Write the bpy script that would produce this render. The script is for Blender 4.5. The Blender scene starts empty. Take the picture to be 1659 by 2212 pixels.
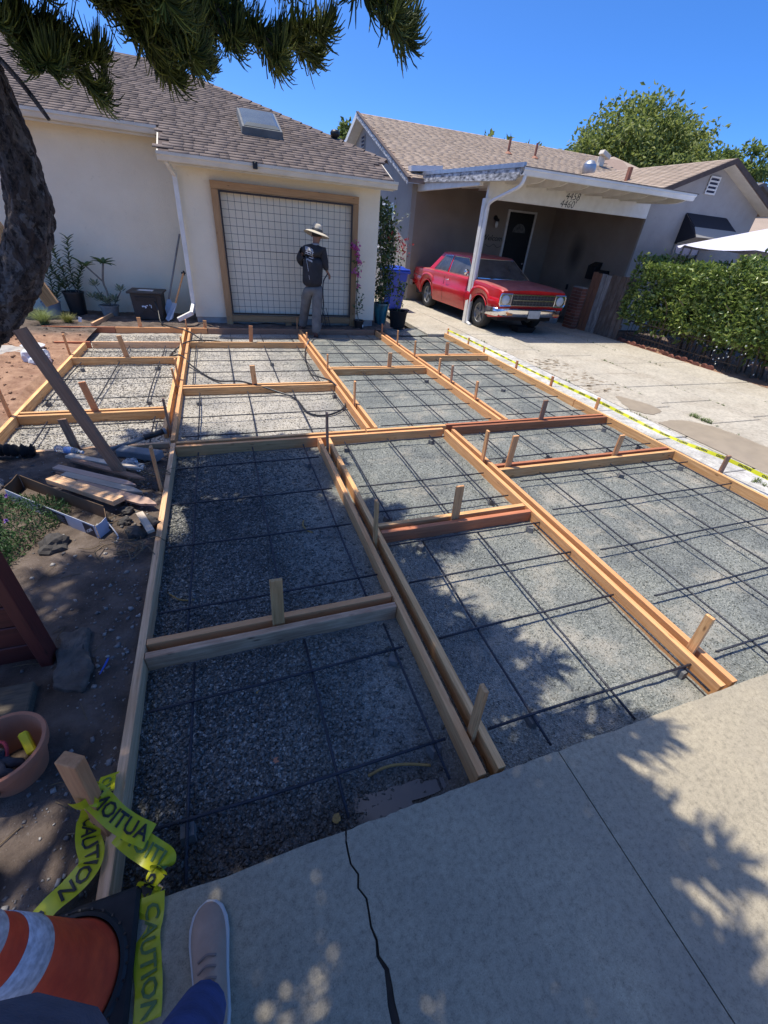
import bpy, bmesh, math, random
import numpy as np
from mathutils import Vector, Matrix
R = math.radians
sc = bpy.context.scene
C = sc.collection
rng = np.random.default_rng(7)
random.seed(7)

# ---------------------------------------------------------------- camera, sky, sun, exposure
cd = bpy.data.cameras.new('camera'); cam = bpy.data.objects.new('camera', cd); C.objects.link(cam)
cd.sensor_fit = 'VERTICAL'; cd.sensor_height = 24.0; cd.lens = 24.0*893.48/2212
cd.clip_start = 0.02; cd.clip_end = 2000
yaw, pit, rol = R(22.03), R(34.33), R(5.39)
F_ = Vector((math.sin(yaw)*math.cos(pit), math.cos(yaw)*math.cos(pit), -math.sin(pit)))
R0 = Vector((math.cos(yaw), -math.sin(yaw), 0)); U0 = R0.cross(F_)
RR = math.cos(rol)*R0 + math.sin(rol)*U0; UU = -math.sin(rol)*R0 + math.cos(rol)*U0
M = Matrix((RR, UU, -F_)).transposed().to_4x4(); M.translation = (0, 0, 1.83)
cam.matrix_world = M
sc.camera = cam

SUN = Vector((-0.22, 0.17, 1.0)).normalized()          # towards the sun
elev = math.asin(SUN.z); azim = math.atan2(SUN.x, SUN.y)
w = bpy.data.worlds.new('World'); sc.world = w; w.use_nodes = True
nt = w.node_tree; nt.nodes.clear()
sky = nt.nodes.new('ShaderNodeTexSky'); sky.sky_type = 'NISHITA'; sky.sun_disc = False
sky.sun_elevation = elev; sky.sun_rotation = azim; sky.air_density = 0.45; sky.dust_density = 1.15; sky.ozone_density = 10.0; sky.altitude = 0
bg = nt.nodes.new('ShaderNodeBackground'); bg.inputs[1].default_value = 0.15
wo = nt.nodes.new('ShaderNodeOutputWorld')
hs_ = nt.nodes.new('ShaderNodeHueSaturation'); hs_.inputs['Saturation'].default_value = 1.2; hs_.inputs['Hue'].default_value = 0.504
nt.links.new(sky.outputs[0], hs_.inputs['Color']); nt.links.new(hs_.outputs[0], bg.inputs[0]); nt.links.new(bg.outputs[0], wo.inputs[0])
sl = bpy.data.lights.new('sun', 'SUN'); sl.energy = 2.6; sl.angle = R(0.53); sl.color = (1.0, 0.95, 0.87)
so = bpy.data.objects.new('sun', sl); C.objects.link(so); so.location = SUN*60
so.rotation_euler = SUN.to_track_quat('Z', 'Y').to_euler()
sc.view_settings.view_transform = 'Standard'; sc.view_settings.look = 'None'
sc.view_settings.gamma = 1.0; sc.view_settings.use_curve_mapping = False
sc.view_settings.exposure = 1.12
sc.view_settings.use_white_balance = True; sc.view_settings.white_balance_temperature = 6900; sc.view_settings.white_balance_tint = 8
sc.cycles.max_bounces = 6; sc.cycles.diffuse_bounces = 4; sc.cycles.transparent_max_bounces = 12

# ---------------------------------------------------------------- helpers
def tag(o, label=None, cat=None, group=None, kind=None):
    if label: o['label'] = label
    if cat: o['category'] = cat
    if group: o['group'] = group
    if kind: o['kind'] = kind
    return o
ORG = {}
def thing(name, label, cat, loc=(0, 0, 0), rot=(0, 0, 0), group=None, parent=None):
    o = bpy.data.objects.new(name, None); C.objects.link(o); o.empty_display_size = 0.1
    o.location = loc; o.rotation_euler = rot
    if parent is not None: o.parent = parent
    ORG[o.name] = Vector(loc)
    return tag(o, label, cat, group)
def link(name, me, parent=None, loc=(0, 0, 0), rot=(0, 0, 0), scale=(1, 1, 1)):
    o = bpy.data.objects.new(name, me); C.objects.link(o)
    o.location = loc; o.rotation_euler = rot; o.scale = scale
    if parent is not None: o.parent = parent
    return o
def mesh_np(name, V, F, mat=None, smooth=False, attr=None):
    """V (n,3) array, F (m,k) int array or list of polygons."""
    me = bpy.data.meshes.new(name)
    if isinstance(F, np.ndarray):
        V = np.asarray(V, np.float32); m, k = F.shape
        me.vertices.add(len(V)); me.vertices.foreach_set('co', V.ravel())
        me.loops.add(m*k); me.loops.foreach_set('vertex_index', F.astype(np.int32).ravel())
        me.polygons.add(m); me.polygons.foreach_set('loop_start', np.arange(0, m*k, k, dtype=np.int32))
        if smooth: me.polygons.foreach_set('use_smooth', np.ones(m, bool))
        me.update(calc_edges=True)
    else:
        me.from_pydata([tuple(v) for v in V], [], [tuple(f) for f in F]); me.update()
        if smooth: me.polygons.foreach_set('use_smooth', np.ones(len(me.polygons), bool))
    if attr is not None:
        a = me.attributes.new('tint', 'FLOAT', 'POINT'); a.data.foreach_set('value', np.asarray(attr, np.float32))
    if mat is not None: me.materials.append(mat)
    return me
class MB:
    """collects shapes in world (or local) coordinates; build() links them as one mesh object"""
    def __init__(s): s.v = []; s.f = []
    def add(s, V, F):
        n = len(s.v); s.v += [tuple(p) for p in V]; s.f += [tuple(i+n for i in f) for f in F]; return s
    def box(s, c, d, rot=None, taper=1.0):
        hx, hy, hz = d[0]/2, d[1]/2, d[2]/2
        P = [(-hx,-hy,-hz),(hx,-hy,-hz),(hx,hy,-hz),(-hx,hy,-hz),(-hx*taper,-hy*taper,hz),(hx*taper,-hy*taper,hz),(hx*taper,hy*taper,hz),(-hx*taper,hy*taper,hz)]
        m = Matrix.Identity(3) if rot is None else (rot if isinstance(rot, Matrix) else Matrix.Rotation(rot, 3, 'Z'))
        c = Vector(c)
        return s.add([m @ Vector(p) + c for p in P], [(0,3,2,1),(4,5,6,7),(0,1,5,4),(1,2,6,5),(2,3,7,6),(3,0,4,7)])
    def bar(s, a, b, wd, th, up=(0, 0, 1)):
        """a squared bar from a to b, wd across, th along 'up'"""
        a, b = Vector(a), Vector(b); d = b-a; L = d.length; d.normalize()
        side = d.cross(Vector(up))
        if side.length < 1e-5: side = d.cross(Vector((1, 0, 0)))
        side.normalize(); u = side.cross(d)
        m = Matrix((d, side, u)).transposed()
        return s.box((a+b)/2, (L, wd, th), m)
    def tube(s, pts, rad, n=8, caps=True):
        pts = [Vector(p) for p in pts]; k = len(pts)
        if not hasattr(rad, '__len__'): rad = [rad]*k
        base = len(s.v); prev = None
        for i, p in enumerate(pts):
            t = (pts[min(i+1, k-1)]-pts[max(i-1, 0)]).normalized()
            if prev is None:
                prev = t.orthogonal().normalized()
            nrm = (prev - t*prev.dot(t))
            nrm = nrm.normalized() if nrm.length > 1e-6 else t.orthogonal().normalized()
            prev = nrm; bn = t.cross(nrm)
            for j in range(n):
                a = 2*math.pi*j/n
                s.v.append(tuple(p + (nrm*math.cos(a)+bn*math.sin(a))*rad[i]))
        for i in range(k-1):
            for j in range(n):
                a0 = base+i*n+j; a1 = base+i*n+(j+1) % n
                s.f.append((a0, a1, a1+n, a0+n))
        if caps:
            s.f.append(tuple(base+j for j in range(n))[::-1]); s.f.append(tuple(base+(k-1)*n+j for j in range(n)))
        return s
    def lathe(s, prof, c=(0, 0, 0), n=24, axis='Z', cap0=True, cap1=True):
        base = len(s.v); c = Vector(c); k = len(prof)
        for r, h in prof:
            for j in range(n):
                a = 2*math.pi*j/n; x, y = r*math.cos(a), r*math.sin(a)
                p = (x, y, h) if axis == 'Z' else ((h, x, y) if axis == 'X' else (y, h, x))
                s.v.append(tuple(Vector(p)+c))
        for i in range(k-1):
            for j in range(n):
                a0 = base+i*n+j; a1 = base+i*n+(j+1) % n
                s.f.append((a0, a1, a1+n, a0+n))
        if cap0 and prof[0][0] > 1e-6: s.f.append(tuple(base+j for j in range(n))[::-1])
        if cap1 and prof[-1][0] > 1e-6: s.f.append(tuple(base+(k-1)*n+j for j in range(n)))
        return s
    def prism(s, poly, d, off=None):
        """poly: 3-D points of a flat outline, d: extrusion vector"""
        d = Vector(d); P = [Vector(p) for p in poly]; n = len(P)
        return s.add(P+[p+d for p in P], [tuple(range(n))[::-1], tuple(range(n, 2*n))]+[(i, (i+1) % n, n+(i+1) % n, n+i) for i in range(n)])
    def quad(s, a, b, c, d): return s.add([a, b, c, d], [(0, 1, 2, 3)])
    def build(s, name, mat, parent=None, local=False, smooth=False, bevel=0, sub=0, loc=None):
        org = Vector((0, 0, 0))
        if parent is not None and not local:
            q = parent
            while q is not None: org += q.location; q = q.parent
        lo = Vector(loc) if loc is not None else Vector((0, 0, 0))
        me = bpy.data.meshes.new(name)
        me.from_pydata([tuple(Vector(v)-org-lo) for v in s.v], [], s.f)
        bm = bmesh.new(); bm.from_mesh(me)
        bmesh.ops.recalc_face_normals(bm, faces=bm.faces)
        if bevel:
            ed = [e for e in bm.edges if len(e.link_faces) == 2 and e.calc_face_angle(0) > 0.6]
            bmesh.ops.bevel(bm, geom=ed, offset=bevel, segments=1, profile=0.5, affect='EDGES', clamp_overlap=True)
        bm.to_mesh(me); bm.free()
        if smooth:
            me.polygons.foreach_set('use_smooth', np.ones(len(me.polygons), bool))
        if mat is not None: me.materials.append(mat)
        o = link(name, me, parent, lo)
        if sub:
            md = o.modifiers.new('sub', 'SUBSURF'); md.levels = sub; md.render_levels = sub
        return o
def smooth_angle(o, deg=35):
    me = o.data
    me.polygons.foreach_set('use_smooth', np.ones(len(me.polygons), bool))
    bm = bmesh.new(); bm.from_mesh(me)
    for e in bm.edges:
        if len(e.link_faces) == 2 and e.calc_face_angle(0) > R(deg): e.smooth = False
    bm.to_mesh(me); bm.free(); return o
def spline(P, n):
    """Catmull-Rom through points P, n points"""
    P = [np.array(p, float) for p in P]; k = len(P); out = []
    for i in range(n):
        u = i/(n-1)*(k-1); j = min(int(u), k-2); t = u-j
        p0, p1, p2, p3 = P[max(j-1, 0)], P[j], P[j+1], P[min(j+2, k-1)]
        out.append(0.5*((2*p1)+(-p0+p2)*t+(2*p0-5*p1+4*p2-p3)*t*t+(-p0+3*p1-3*p2+p3)*t**3))
    return out
def text_geo(body, size=1.0, shear=0.0, extrude=0.0, bold=0.0):
    cu = bpy.data.curves.new('txt', 'FONT'); cu.body = body; cu.size = size; cu.shear = shear; cu.extrude = extrude
    cu.resolution_u = 2; cu.offset = bold
    cu.align_x = 'CENTER'; cu.align_y = 'CENTER'
    o = bpy.data.objects.new('txt', cu); C.objects.link(o)
    dg = bpy.context.evaluated_depsgraph_get(); me = o.evaluated_get(dg).to_mesh()
    V = np.array([v.co[:] for v in me.vertices]).reshape(-1, 3); F = [tuple(p.vertices) for p in me.polygons]
    o.evaluated_get(dg).to_mesh_clear(); bpy.data.objects.remove(o); bpy.data.curves.remove(cu)
    return V, F
def hsh(x, y, s=0):
    v = np.sin(x*12.9898+y*78.233+s*37.719)*43758.5453
    return v-np.floor(v)
def vnoise(x, y, s=0):
    xi, yi = np.floor(x), np.floor(y); xf, yf = x-xi, y-yi
    u, v = xf*xf*(3-2*xf), yf*yf*(3-2*yf)
    return (hsh(xi, yi, s)*(1-u)+hsh(xi+1, yi, s)*u)*(1-v)+(hsh(xi, yi+1, s)*(1-u)+hsh(xi+1, yi+1, s)*u)*v
def fbm(x, y, s=0, o=4):
    t = 0; a = 0.5
    for i in range(o): t = t+a*vnoise(x, y, s+i); x = x*2.03; y = y*2.03; a *= .5
    return t

# ---------------------------------------------------------------- materials
MATS = {}
def newmat(name):
    m = bpy.data.materials.new(name); m.use_nodes = True; n = m.node_tree.nodes
    b = n['Principled BSDF']; MATS[name] = m
    return m, m.node_tree, b
def N(nt, t, **kw):
    n = nt.nodes.new(t)
    for k, v in kw.items():
        if k in n.inputs: n.inputs[k].default_value = v
        else: setattr(n, k, v)
    return n
def ramp(nt, fac, stops):
    r = nt.nodes.new('ShaderNodeValToRGB'); el = r.color_ramp.elements
    while len(el) < len(stops): el.new(0.5)
    for e, (p, c) in zip(el, stops): e.position = p; e.color = (*c, 1) if len(c) == 3 else c
    nt.links.new(fac, r.inputs[0]); return r.outputs[0]
def mixc(nt, fac, a, b, mode='MIX'):
    m = nt.nodes.new('ShaderNodeMix'); m.data_type = 'RGBA'; m.blend_type = mode
    def put(sock, v):
        if hasattr(v, 'is_output') or isinstance(v, bpy.types.NodeSocket): nt.links.new(v, sock)
        else: sock.default_value = v if not hasattr(v, '__len__') else ((*v, 1) if len(v) == 3 else v)
    put(m.inputs[0], fac); put(m.inputs[6], a); put(m.inputs[7], b)
    return m.outputs[2]
def coords(nt, kind='Object', scale=(1, 1, 1)):
    if kind == 'World':
        g = nt.nodes.new('ShaderNodeNewGeometry'); src = g.outputs['Position']
    else:
        t = nt.nodes.new('ShaderNodeTexCoord'); src = t.outputs[kind]
    mp = nt.nodes.new('ShaderNodeMapping'); mp.inputs['Scale'].default_value = scale
    nt.links.new(src, mp.inputs[0]); return mp.outputs[0]
def noise(nt, vec, scale, detail=4, rough=0.55):
    n = N(nt, 'ShaderNodeTexNoise'); n.inputs['Scale'].default_value = scale; n.inputs['Detail'].default_value = detail
    n.inputs['Roughness'].default_value = rough; nt.links.new(vec, n.inputs['Vector']); return n.outputs['Fac']
def bump(nt, b, h, strength=0.3, dist=0.01):
    bn = nt.nodes.new('ShaderNodeBump'); bn.inputs['Strength'].default_value = strength; bn.inputs['Distance'].default_value = dist
    nt.links.new(h, bn.inputs['Height']); nt.links.new(bn.outputs[0], b.inputs['Normal']); return bn
def simple(name, col, col2=None, rough=0.7, scale=6, metal=0, bmp=0, bscale=40, space='Object', stretch=(1, 1, 1), rand=0.0, spec=None, dist=0.005):
    m, nt, b = newmat(name)
    b.inputs['Roughness'].default_value = rough; b.inputs['Metallic'].default_value = metal
    if spec is not None: b.inputs['Specular IOR Level'].default_value = spec
    vec = coords(nt, space, stretch)
    c2 = col2 if col2 is not None else tuple(min(1, x*0.8) for x in col)
    f = noise(nt, vec, scale)
    c = ramp(nt, f, [(0.32, c2), (0.68, col)])
    if rand:
        oi = nt.nodes.new('ShaderNodeObjectInfo')
        hs = nt.nodes.new('ShaderNodeHueSaturation')
        mr = N(nt, 'ShaderNodeMapRange'); mr.inputs['To Min'].default_value = 1-rand; mr.inputs['To Max'].default_value = 1+rand
        nt.links.new(oi.outputs['Random'], mr.inputs[0]); nt.links.new(mr.outputs[0], hs.inputs['Value']); nt.links.new(c, hs.inputs['Color']); c = hs.outputs[0]
    nt.links.new(c, b.inputs['Base Color'])
    if bmp: bump(nt, b, noise(nt, vec, bscale, 3), bmp, dist)
    return m
def wood(name, cols, rough=0.75, red=None, wet=0.0):
    """cols: dark grain, light wood; grain runs along local X; random hue per piece"""
    m, nt, b = newmat(name); b.inputs['Roughness'].default_value = rough
    oi = nt.nodes.new('ShaderNodeObjectInfo')
    t = nt.nodes.new('ShaderNodeTexCoord'); ad = nt.nodes.new('ShaderNodeVectorMath'); ad.operation = 'ADD'
    mu = nt.nodes.new('ShaderNodeVectorMath'); mu.operation = 'SCALE'; mu.inputs[0].default_value = (13, 7, 5)
    nt.links.new(oi.outputs['Random'], mu.inputs['Scale']); nt.links.new(t.outputs['Object'], ad.inputs[0]); nt.links.new(mu.outputs[0], ad.inputs[1])
    mp = nt.nodes.new('ShaderNodeMapping'); mp.inputs['Scale'].default_value = (2.2, 45, 45); nt.links.new(ad.outputs[0], mp.inputs[0])
    g = noise(nt, mp.outputs[0], 1.6, 6, 0.65)
    mp2 = nt.nodes.new('ShaderNodeMapping'); mp2.inputs['Scale'].default_value = (3, 9, 9); nt.links.new(ad.outputs[0], mp2.inputs[0])
    blot = noise(nt, mp2.outputs[0], 1.2, 4)
    c = ramp(nt, g, [(0.3, cols[0]), (0.62, cols[1])])
    c = mixc(nt, ramp(nt, blot, [(0.42, (0, 0, 0)), (0.72, (0.65, 0.65, 0.65))]), c, cols[2] if len(cols) > 2 else cols[0])
    vo = N(nt, 'ShaderNodeTexVoronoi'); vo.inputs['Scale'].default_value = 1.0
    mp3 = nt.nodes.new('ShaderNodeMapping'); mp3.inputs['Scale'].default_value = (4.5, 14, 14); nt.links.new(ad.outputs[0], mp3.inputs[0]); nt.links.new(mp3.outputs[0], vo.inputs['Vector'])
    c = mixc(nt, ramp(nt, vo.outputs['Distance'], [(0.05, (0.85, 0.85, 0.85)), (0.13, (0, 0, 0))]), c, tuple(x*0.35 for x in cols[0]))
    if red is not None:
        k = ramp(nt, oi.outputs['Random'], [(0.55, (0, 0, 0)), (0.95, (0.8, 0.8, 0.8))]); c = mixc(nt, k, c, red)
    hs = nt.nodes.new('ShaderNodeHueSaturation'); mr = N(nt, 'ShaderNodeMapRange'); mr.inputs['To Min'].default_value = 0.8; mr.inputs['To Max'].default_value = 1.12
    mm = N(nt, 'ShaderNodeMath', operation='FRACT'); mm2 = N(nt, 'ShaderNodeMath', operation='MULTIPLY'); mm2.inputs[1].default_value = 7.3
    nt.links.new(oi.outputs['Random'], mm2.inputs[0]); nt.links.new(mm2.outputs[0], mm.inputs[0]); nt.links.new(mm.outputs[0], mr.inputs[0])
    nt.links.new(mr.outputs[0], hs.inputs['Value']); nt.links.new(c, hs.inputs['Color'])
    nt.links.new(hs.outputs[0], b.inputs['Base Color'])
    bump(nt, b, g, 0.5, 0.003)
    return m
def flat(name, col, rough=0.5, metal=0.0, **kw):
    m, nt, b = newmat(name); b.inputs['Base Color'].default_value = (*col, 1); b.inputs['Roughness'].default_value = rough; b.inputs['Metallic'].default_value = metal
    for k, v in kw.items(): b.inputs[k].default_value = v
    return m

m_fir = wood('fir_lumber', [(0.50, 0.22, 0.075), (0.90, 0.53, 0.24), (0.72, 0.36, 0.135)], red=(0.70, 0.30, 0.125))
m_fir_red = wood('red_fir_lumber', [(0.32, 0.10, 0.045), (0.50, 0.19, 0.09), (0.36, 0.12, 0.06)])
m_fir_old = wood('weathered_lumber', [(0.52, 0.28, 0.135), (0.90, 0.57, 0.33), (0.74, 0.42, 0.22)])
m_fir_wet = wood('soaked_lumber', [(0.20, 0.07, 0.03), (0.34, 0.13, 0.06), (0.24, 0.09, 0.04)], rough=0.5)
m_stake = wood('stake_wood', [(0.46, 0.20, 0.08), (0.82, 0.45, 0.20), (0.62, 0.28, 0.115)], red=(0.60, 0.22, 0.095))
m_brace = wood('brace_lumber', [(0.28, 0.145, 0.085), (0.44, 0.25, 0.155), (0.34, 0.17, 0.10)])
m_redwood = wood('red_stained_wood', [(0.07, 0.012, 0.010), (0.13, 0.024, 0.018), (0.09, 0.014, 0.012)], rough=0.55)
m_gate = wood('weathered_plank', [(0.05, 0.035, 0.028), (0.13, 0.085, 0.06), (0.20, 0.18, 0.16)])

def gravel_mat():
    m, nt, b = newmat('gravel'); b.inputs['Roughness'].default_value = 0.8
    vec = coords(nt, 'World')
    sp = nt.nodes.new('ShaderNodeSeparateXYZ'); nt.links.new(vec, sp.inputs[0])
    def mr(s, a, c):
        q = N(nt, 'ShaderNodeMapRange'); q.inputs['From Min'].default_value = a; q.inputs['From Max'].default_value = c; q.clamp = True
        nt.links.new(s, q.inputs[0]); return q.outputs[0]
    def mul(a, c, op='MULTIPLY'):
        q = N(nt, 'ShaderNodeMath', operation=op); nt.links.new(a, q.inputs[0])
        if isinstance(c, (int, float)): q.inputs[1].default_value = c
        else: nt.links.new(c, q.inputs[1])
        return q.outputs[0]
    big = noise(nt, vec, 1.3, 5)
    vo = N(nt, 'ShaderNodeTexVoronoi'); vo.inputs['Scale'].default_value = 130; nt.links.new(vec, vo.inputs['Vector'])
    wn = nt.nodes.new('ShaderNodeSeparateColor'); nt.links.new(vo.outputs['Color'], wn.inputs[0])
    at = nt.nodes.new('ShaderNodeAttribute'); at.attribute_name = 'tint'
    cell = mul(wn.outputs[0], at.outputs['Fac'], 'ADD')
    grey = ramp(nt, cell, [(0.0, (0.11, 0.12, 0.112)), (0.5, (0.195, 0.208, 0.192)), (0.85, (0.245, 0.258, 0.235)), (1.0, (0.34, 0.345, 0.31))])
    pale = ramp(nt, cell, [(0.0, (0.25, 0.22, 0.18)), (0.5, (0.40, 0.37, 0.315)), (1.0, (0.60, 0.56, 0.49))])
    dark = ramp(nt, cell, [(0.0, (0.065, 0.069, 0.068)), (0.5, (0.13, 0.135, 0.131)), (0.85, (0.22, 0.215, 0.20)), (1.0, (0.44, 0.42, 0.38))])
    nx = mul(big, 1.6, 'MULTIPLY')
    # pale dry stone in the upper left panels
    y_ = mr(mul(sp.outputs[1], nx, 'ADD'), 4.75, 5.15)
    x_ = mr(mul(sp.outputs[0], nx, 'ADD'), 2.3, 1.6)
    c = mixc(nt, mul(y_, x_), grey, pale)
    # coarse darker stone near the left front, with some tree shade in its colour
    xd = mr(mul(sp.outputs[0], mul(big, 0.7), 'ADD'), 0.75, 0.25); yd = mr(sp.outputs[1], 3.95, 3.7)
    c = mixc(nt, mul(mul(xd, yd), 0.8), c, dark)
    # rock dust washed into hollows
    c = mixc(nt, .85, c, ramp(nt, noise(nt, vec, 1.9, 5, .6), [(0.34, (0.62, 0.64, 0.68)), (0.55, (1, 1, 1)), (0.7, (1.12, 1.1, 1.06))]), 'MULTIPLY')
    du = ramp(nt, noise(nt, vec, 2.6, 6, .65), [(0.52, (0, 0, 0)), (0.68, (0.8, 0.8, 0.8))])
    c = mixc(nt, mul(du, mr(sp.outputs[0], 0.3, 1.0)), c, (0.36, 0.335, 0.28))
    # mud along the pavement edge
    md_ = mul(mr(mul(sp.outputs[1], mul(big, .5), 'ADD'), 1.08, .88), mr(sp.outputs[0], .95, .7)); c = mixc(nt, mul(md_, .6), c, ramp(nt, noise(nt, vec, 16, 6, .7), [(.3, (.035, .024, .019)), (.7, (.10, .072, .056))]))
    nt.links.new(c, b.inputs['Base Color'])
    bump(nt, b, vo.outputs['Distance'], 0.8, 0.008)
    return m
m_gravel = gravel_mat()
def dirt_mat():
    m, nt, b = newmat('dirt'); b.inputs['Roughness'].default_value = 0.92
    vec = coords(nt, 'World')
    c = ramp(nt, noise(nt, vec, 5, 8, 0.65), [(0.3, (0.045, 0.032, 0.025)), (0.5, (0.105, 0.078, 0.062)), (0.72, (0.19, 0.15, 0.125))])
    sp = nt.nodes.new('ShaderNodeSeparateXYZ'); nt.links.new(vec, sp.inputs[0])
    q = N(nt, 'ShaderNodeMapRange'); q.inputs['From Min'].default_value = 4.2; q.inputs['From Max'].default_value = 5.0; nt.links.new(sp.outputs[1], q.inputs[0])
    q2 = N(nt, 'ShaderNodeMapRange'); q2.inputs['From Min'].default_value = 8.7; q2.inputs['From Max'].default_value = 8.2; nt.links.new(sp.outputs[1], q2.inputs[0])
    mu = N(nt, 'ShaderNodeMath', operation='MULTIPLY'); nt.links.new(q.outputs[0], mu.inputs[0]); nt.links.new(q2.outputs[0], mu.inputs[1])
    red = ramp(nt, noise(nt, vec, 7, 8, 0.65), [(0.3, (0.20, 0.10, 0.06)), (0.7, (0.40, 0.24, 0.15))])
    c = mixc(nt, mu.outputs[0], c, red)
    sg = ramp(nt, noise(nt, vec, 90, 3), [(0.66, (0, 0, 0)), (0.72, (0.6, 0.6, 0.6))]); c = mixc(nt, sg, c, (0.26, 0.24, 0.22))
    nt.links.new(c, b.inputs['Base Color']); bump(nt, b, noise(nt, vec, 38, 6, 0.7), 0.8, 0.02)
    return m
m_dirt = dirt_mat()
def concrete_mat(name, a, bcol, stain, fine=260, sc1=1.7, bmp=0.35):
    m, nt, b = newmat(name); b.inputs['Roughness'].default_value = 0.85
    vec = coords(nt, 'World')
    c = ramp(nt, noise(nt, vec, sc1, 7, 0.62), [(0.3, bcol), (0.68, a)])
    c = mixc(nt, ramp(nt, noise(nt, vec, fine, 2), [(0.35, (0.75, 0.75, 0.75)), (0.6, (1, 1, 1))]), (0, 0, 0), c) if False else mixc(nt, 0.5, c, ramp(nt, noise(nt, vec, fine, 3, 0.7), [(0.3, (0.35, 0.35, 0.35)), (0.7, (1.0, 1.0, 1.0))]), 'MULTIPLY')
    st = ramp(nt, noise(nt, vec, 1.3, 8, 0.72), [(0.48, (0, 0, 0)), (0.68, (0.85, 0.85, 0.85))])
    c = mixc(nt, st, c, stain)
    mo_ = ramp(nt, noise(nt, vec, fine*0.16, 6, 0.8), [(0.28, (0.5, 0.5, 0.5)), (0.5, (1, 1, 1)), (0.74, (1.3, 1.3, 1.3))]); c = mixc(nt, 0.95, c, mo_, 'MULTIPLY')
    vp_ = N(nt, 'ShaderNodeTexVoronoi'); vp_.inputs['Scale'].default_value = fine*.32; nt.links.new(vec, vp_.inputs['Vector']); c = mixc(nt, ramp(nt, vp_.outputs['Distance'], [(0.10, (.6, .6, .6)), (0.20, (0, 0, 0))]), c, tuple(x*0.5 for x in bcol))
    sp = ramp(nt, noise(nt, vec, 34, 4, 0.7), [(0.64, (0, 0, 0)), (0.74, (0.7, 0.7, 0.7))]); c = mixc(nt, sp, c, tuple(x*0.55 for x in bcol))
    nt.links.new(c, b.inputs['Base Color'])
    bump(nt, b, noise(nt, vec, fine*0.7, 3), bmp, 0.004)
    return m
m_pave = concrete_mat('pavement_concrete', (0.44, 0.382, 0.275), (0.335, 0.295, 0.218), (0.26, 0.23, 0.178))
m_drive = concrete_mat('driveway_concrete', (0.54, 0.49, 0.40), (0.42, 0.38, 0.31), (0.34, 0.295, 0.23), fine=120)
m_drive2 = concrete_mat('pale_driveway_concrete', (0.56, 0.54, 0.50), (0.42, 0.405, 0.375), (0.64, 0.63, 0.61), fine=60, sc1=4)
def stucco(name, a, bcol, bmp=0.5, scale=55):
    m, nt, b = newmat(name); b.inputs['Roughness'].default_value = 0.9
    vec = coords(nt, 'World')
    c = ramp(nt, noise(nt, vec, 1.4, 7, 0.6), [(0.32, bcol), (0.66, a)])
    c = mixc(nt, ramp(nt, noise(nt, vec, 11, 6, .75), [(.60, (0, 0, 0)), (.74, (.45, .45, .45))]), c, tuple(x*.72 for x in bcol))
    nt.links.new(c, b.inputs['Base Color']); bump(nt, b, noise(nt, vec, scale, 5, 0.65), bmp, 0.012); return m
m_cream = stucco('cream_stucco', (0.88, 0.785, 0.60), (0.81, 0.71, 0.53))
m_grey_stucco = stucco('grey_stucco', (0.40, 0.375, 0.345), (0.33, 0.305, 0.28), 0.7, 30)
m_tan_stucco = stucco('tan_stucco', (0.33, 0.26, 0.205), (0.28, 0.215, 0.165), 0.7, 30)
m_trim_cream = simple('cream_trim_paint', (0.72, 0.66, 0.54), (0.62, 0.56, 0.45), 0.5, 4)
m_white_paint = simple('white_paint', (0.80, 0.78, 0.73), (0.68, 0.65, 0.59), 0.5, 7)
m_peel = simple('peeling_paint', (0.72, 0.71, 0.69), (0.03, 0.03, 0.034), 0.6, 5, stretch=(1, 1.3, 4))
m_gutter = simple('white_gutter', (0.80, 0.80, 0.79), (0.70, 0.70, 0.69), 0.4, 3)
def shingle_mat(name, cols):
    m, nt, b = newmat(name); b.inputs['Roughness'].default_value = 0.9
    vec = coords(nt, 'World')
    oi = nt.nodes.new('ShaderNodeObjectInfo'); at = nt.nodes.new('ShaderNodeAttribute'); at.attribute_name = 'tint'
    ad = N(nt, 'ShaderNodeMath', operation='ADD'); nt.links.new(oi.outputs['Random'], ad.inputs[0]); nt.links.new(at.outputs['Fac'], ad.inputs[1])
    fr = N(nt, 'ShaderNodeMath', operation='FRACT'); nt.links.new(ad.outputs[0], fr.inputs[0])
    c = ramp(nt, fr.outputs[0], [(0.0, cols[0]), (0.5, cols[1]), (1.0, cols[2])])
    c = mixc(nt, 0.6, c, ramp(nt, noise(nt, vec, 140, 3, 0.8), [(0.3, (0.5, 0.5, 0.5)), (0.7, (1.15, 1.15, 1.15))]), 'MULTIPLY')
    c = mixc(nt, 0.35, c, ramp(nt, noise(nt, vec, 0.9, 5), [(0.3, (0.7, 0.7, 0.7)), (0.7, (1.2, 1.2, 1.2))]), 'MULTIPLY')
    nt.links.new(c, b.inputs['Base Color']); bump(nt, b, noise(nt, vec, 220, 2), 0.4, 0.004); return m
m_sh_brown = shingle_mat('brown_shingle', [(0.115, 0.087, 0.077), (0.15, 0.116, 0.102), (0.185, 0.144, 0.127)])
m_sh_tan = shingle_mat('tan_shingle', [(0.37, 0.285, 0.215), (0.42, 0.325, 0.25), (0.47, 0.37, 0.285)])
m_rebar = simple('rebar_steel', (0.032, 0.037, 0.055), (0.02, 0.021, 0.027), 0.42, 14, metal=0.2, bmp=0.5, bscale=60, stretch=(1, 8, 8))
m_dobie = simple('mortar_block', (0.21, 0.205, 0.195), (0.12, 0.118, 0.115), 0.9, 20, bmp=0.6)
m_black_plastic = flat('black_plastic', (0.012, 0.012, 0.013), 0.45)
m_black_rubber = simple('black_rubber', (0.02, 0.02, 0.021), (0.010, 0.010, 0.011), 0.75, 30)
m_chrome = flat('chrome', (0.75, 0.75, 0.76), 0.14, 1.0)
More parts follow.
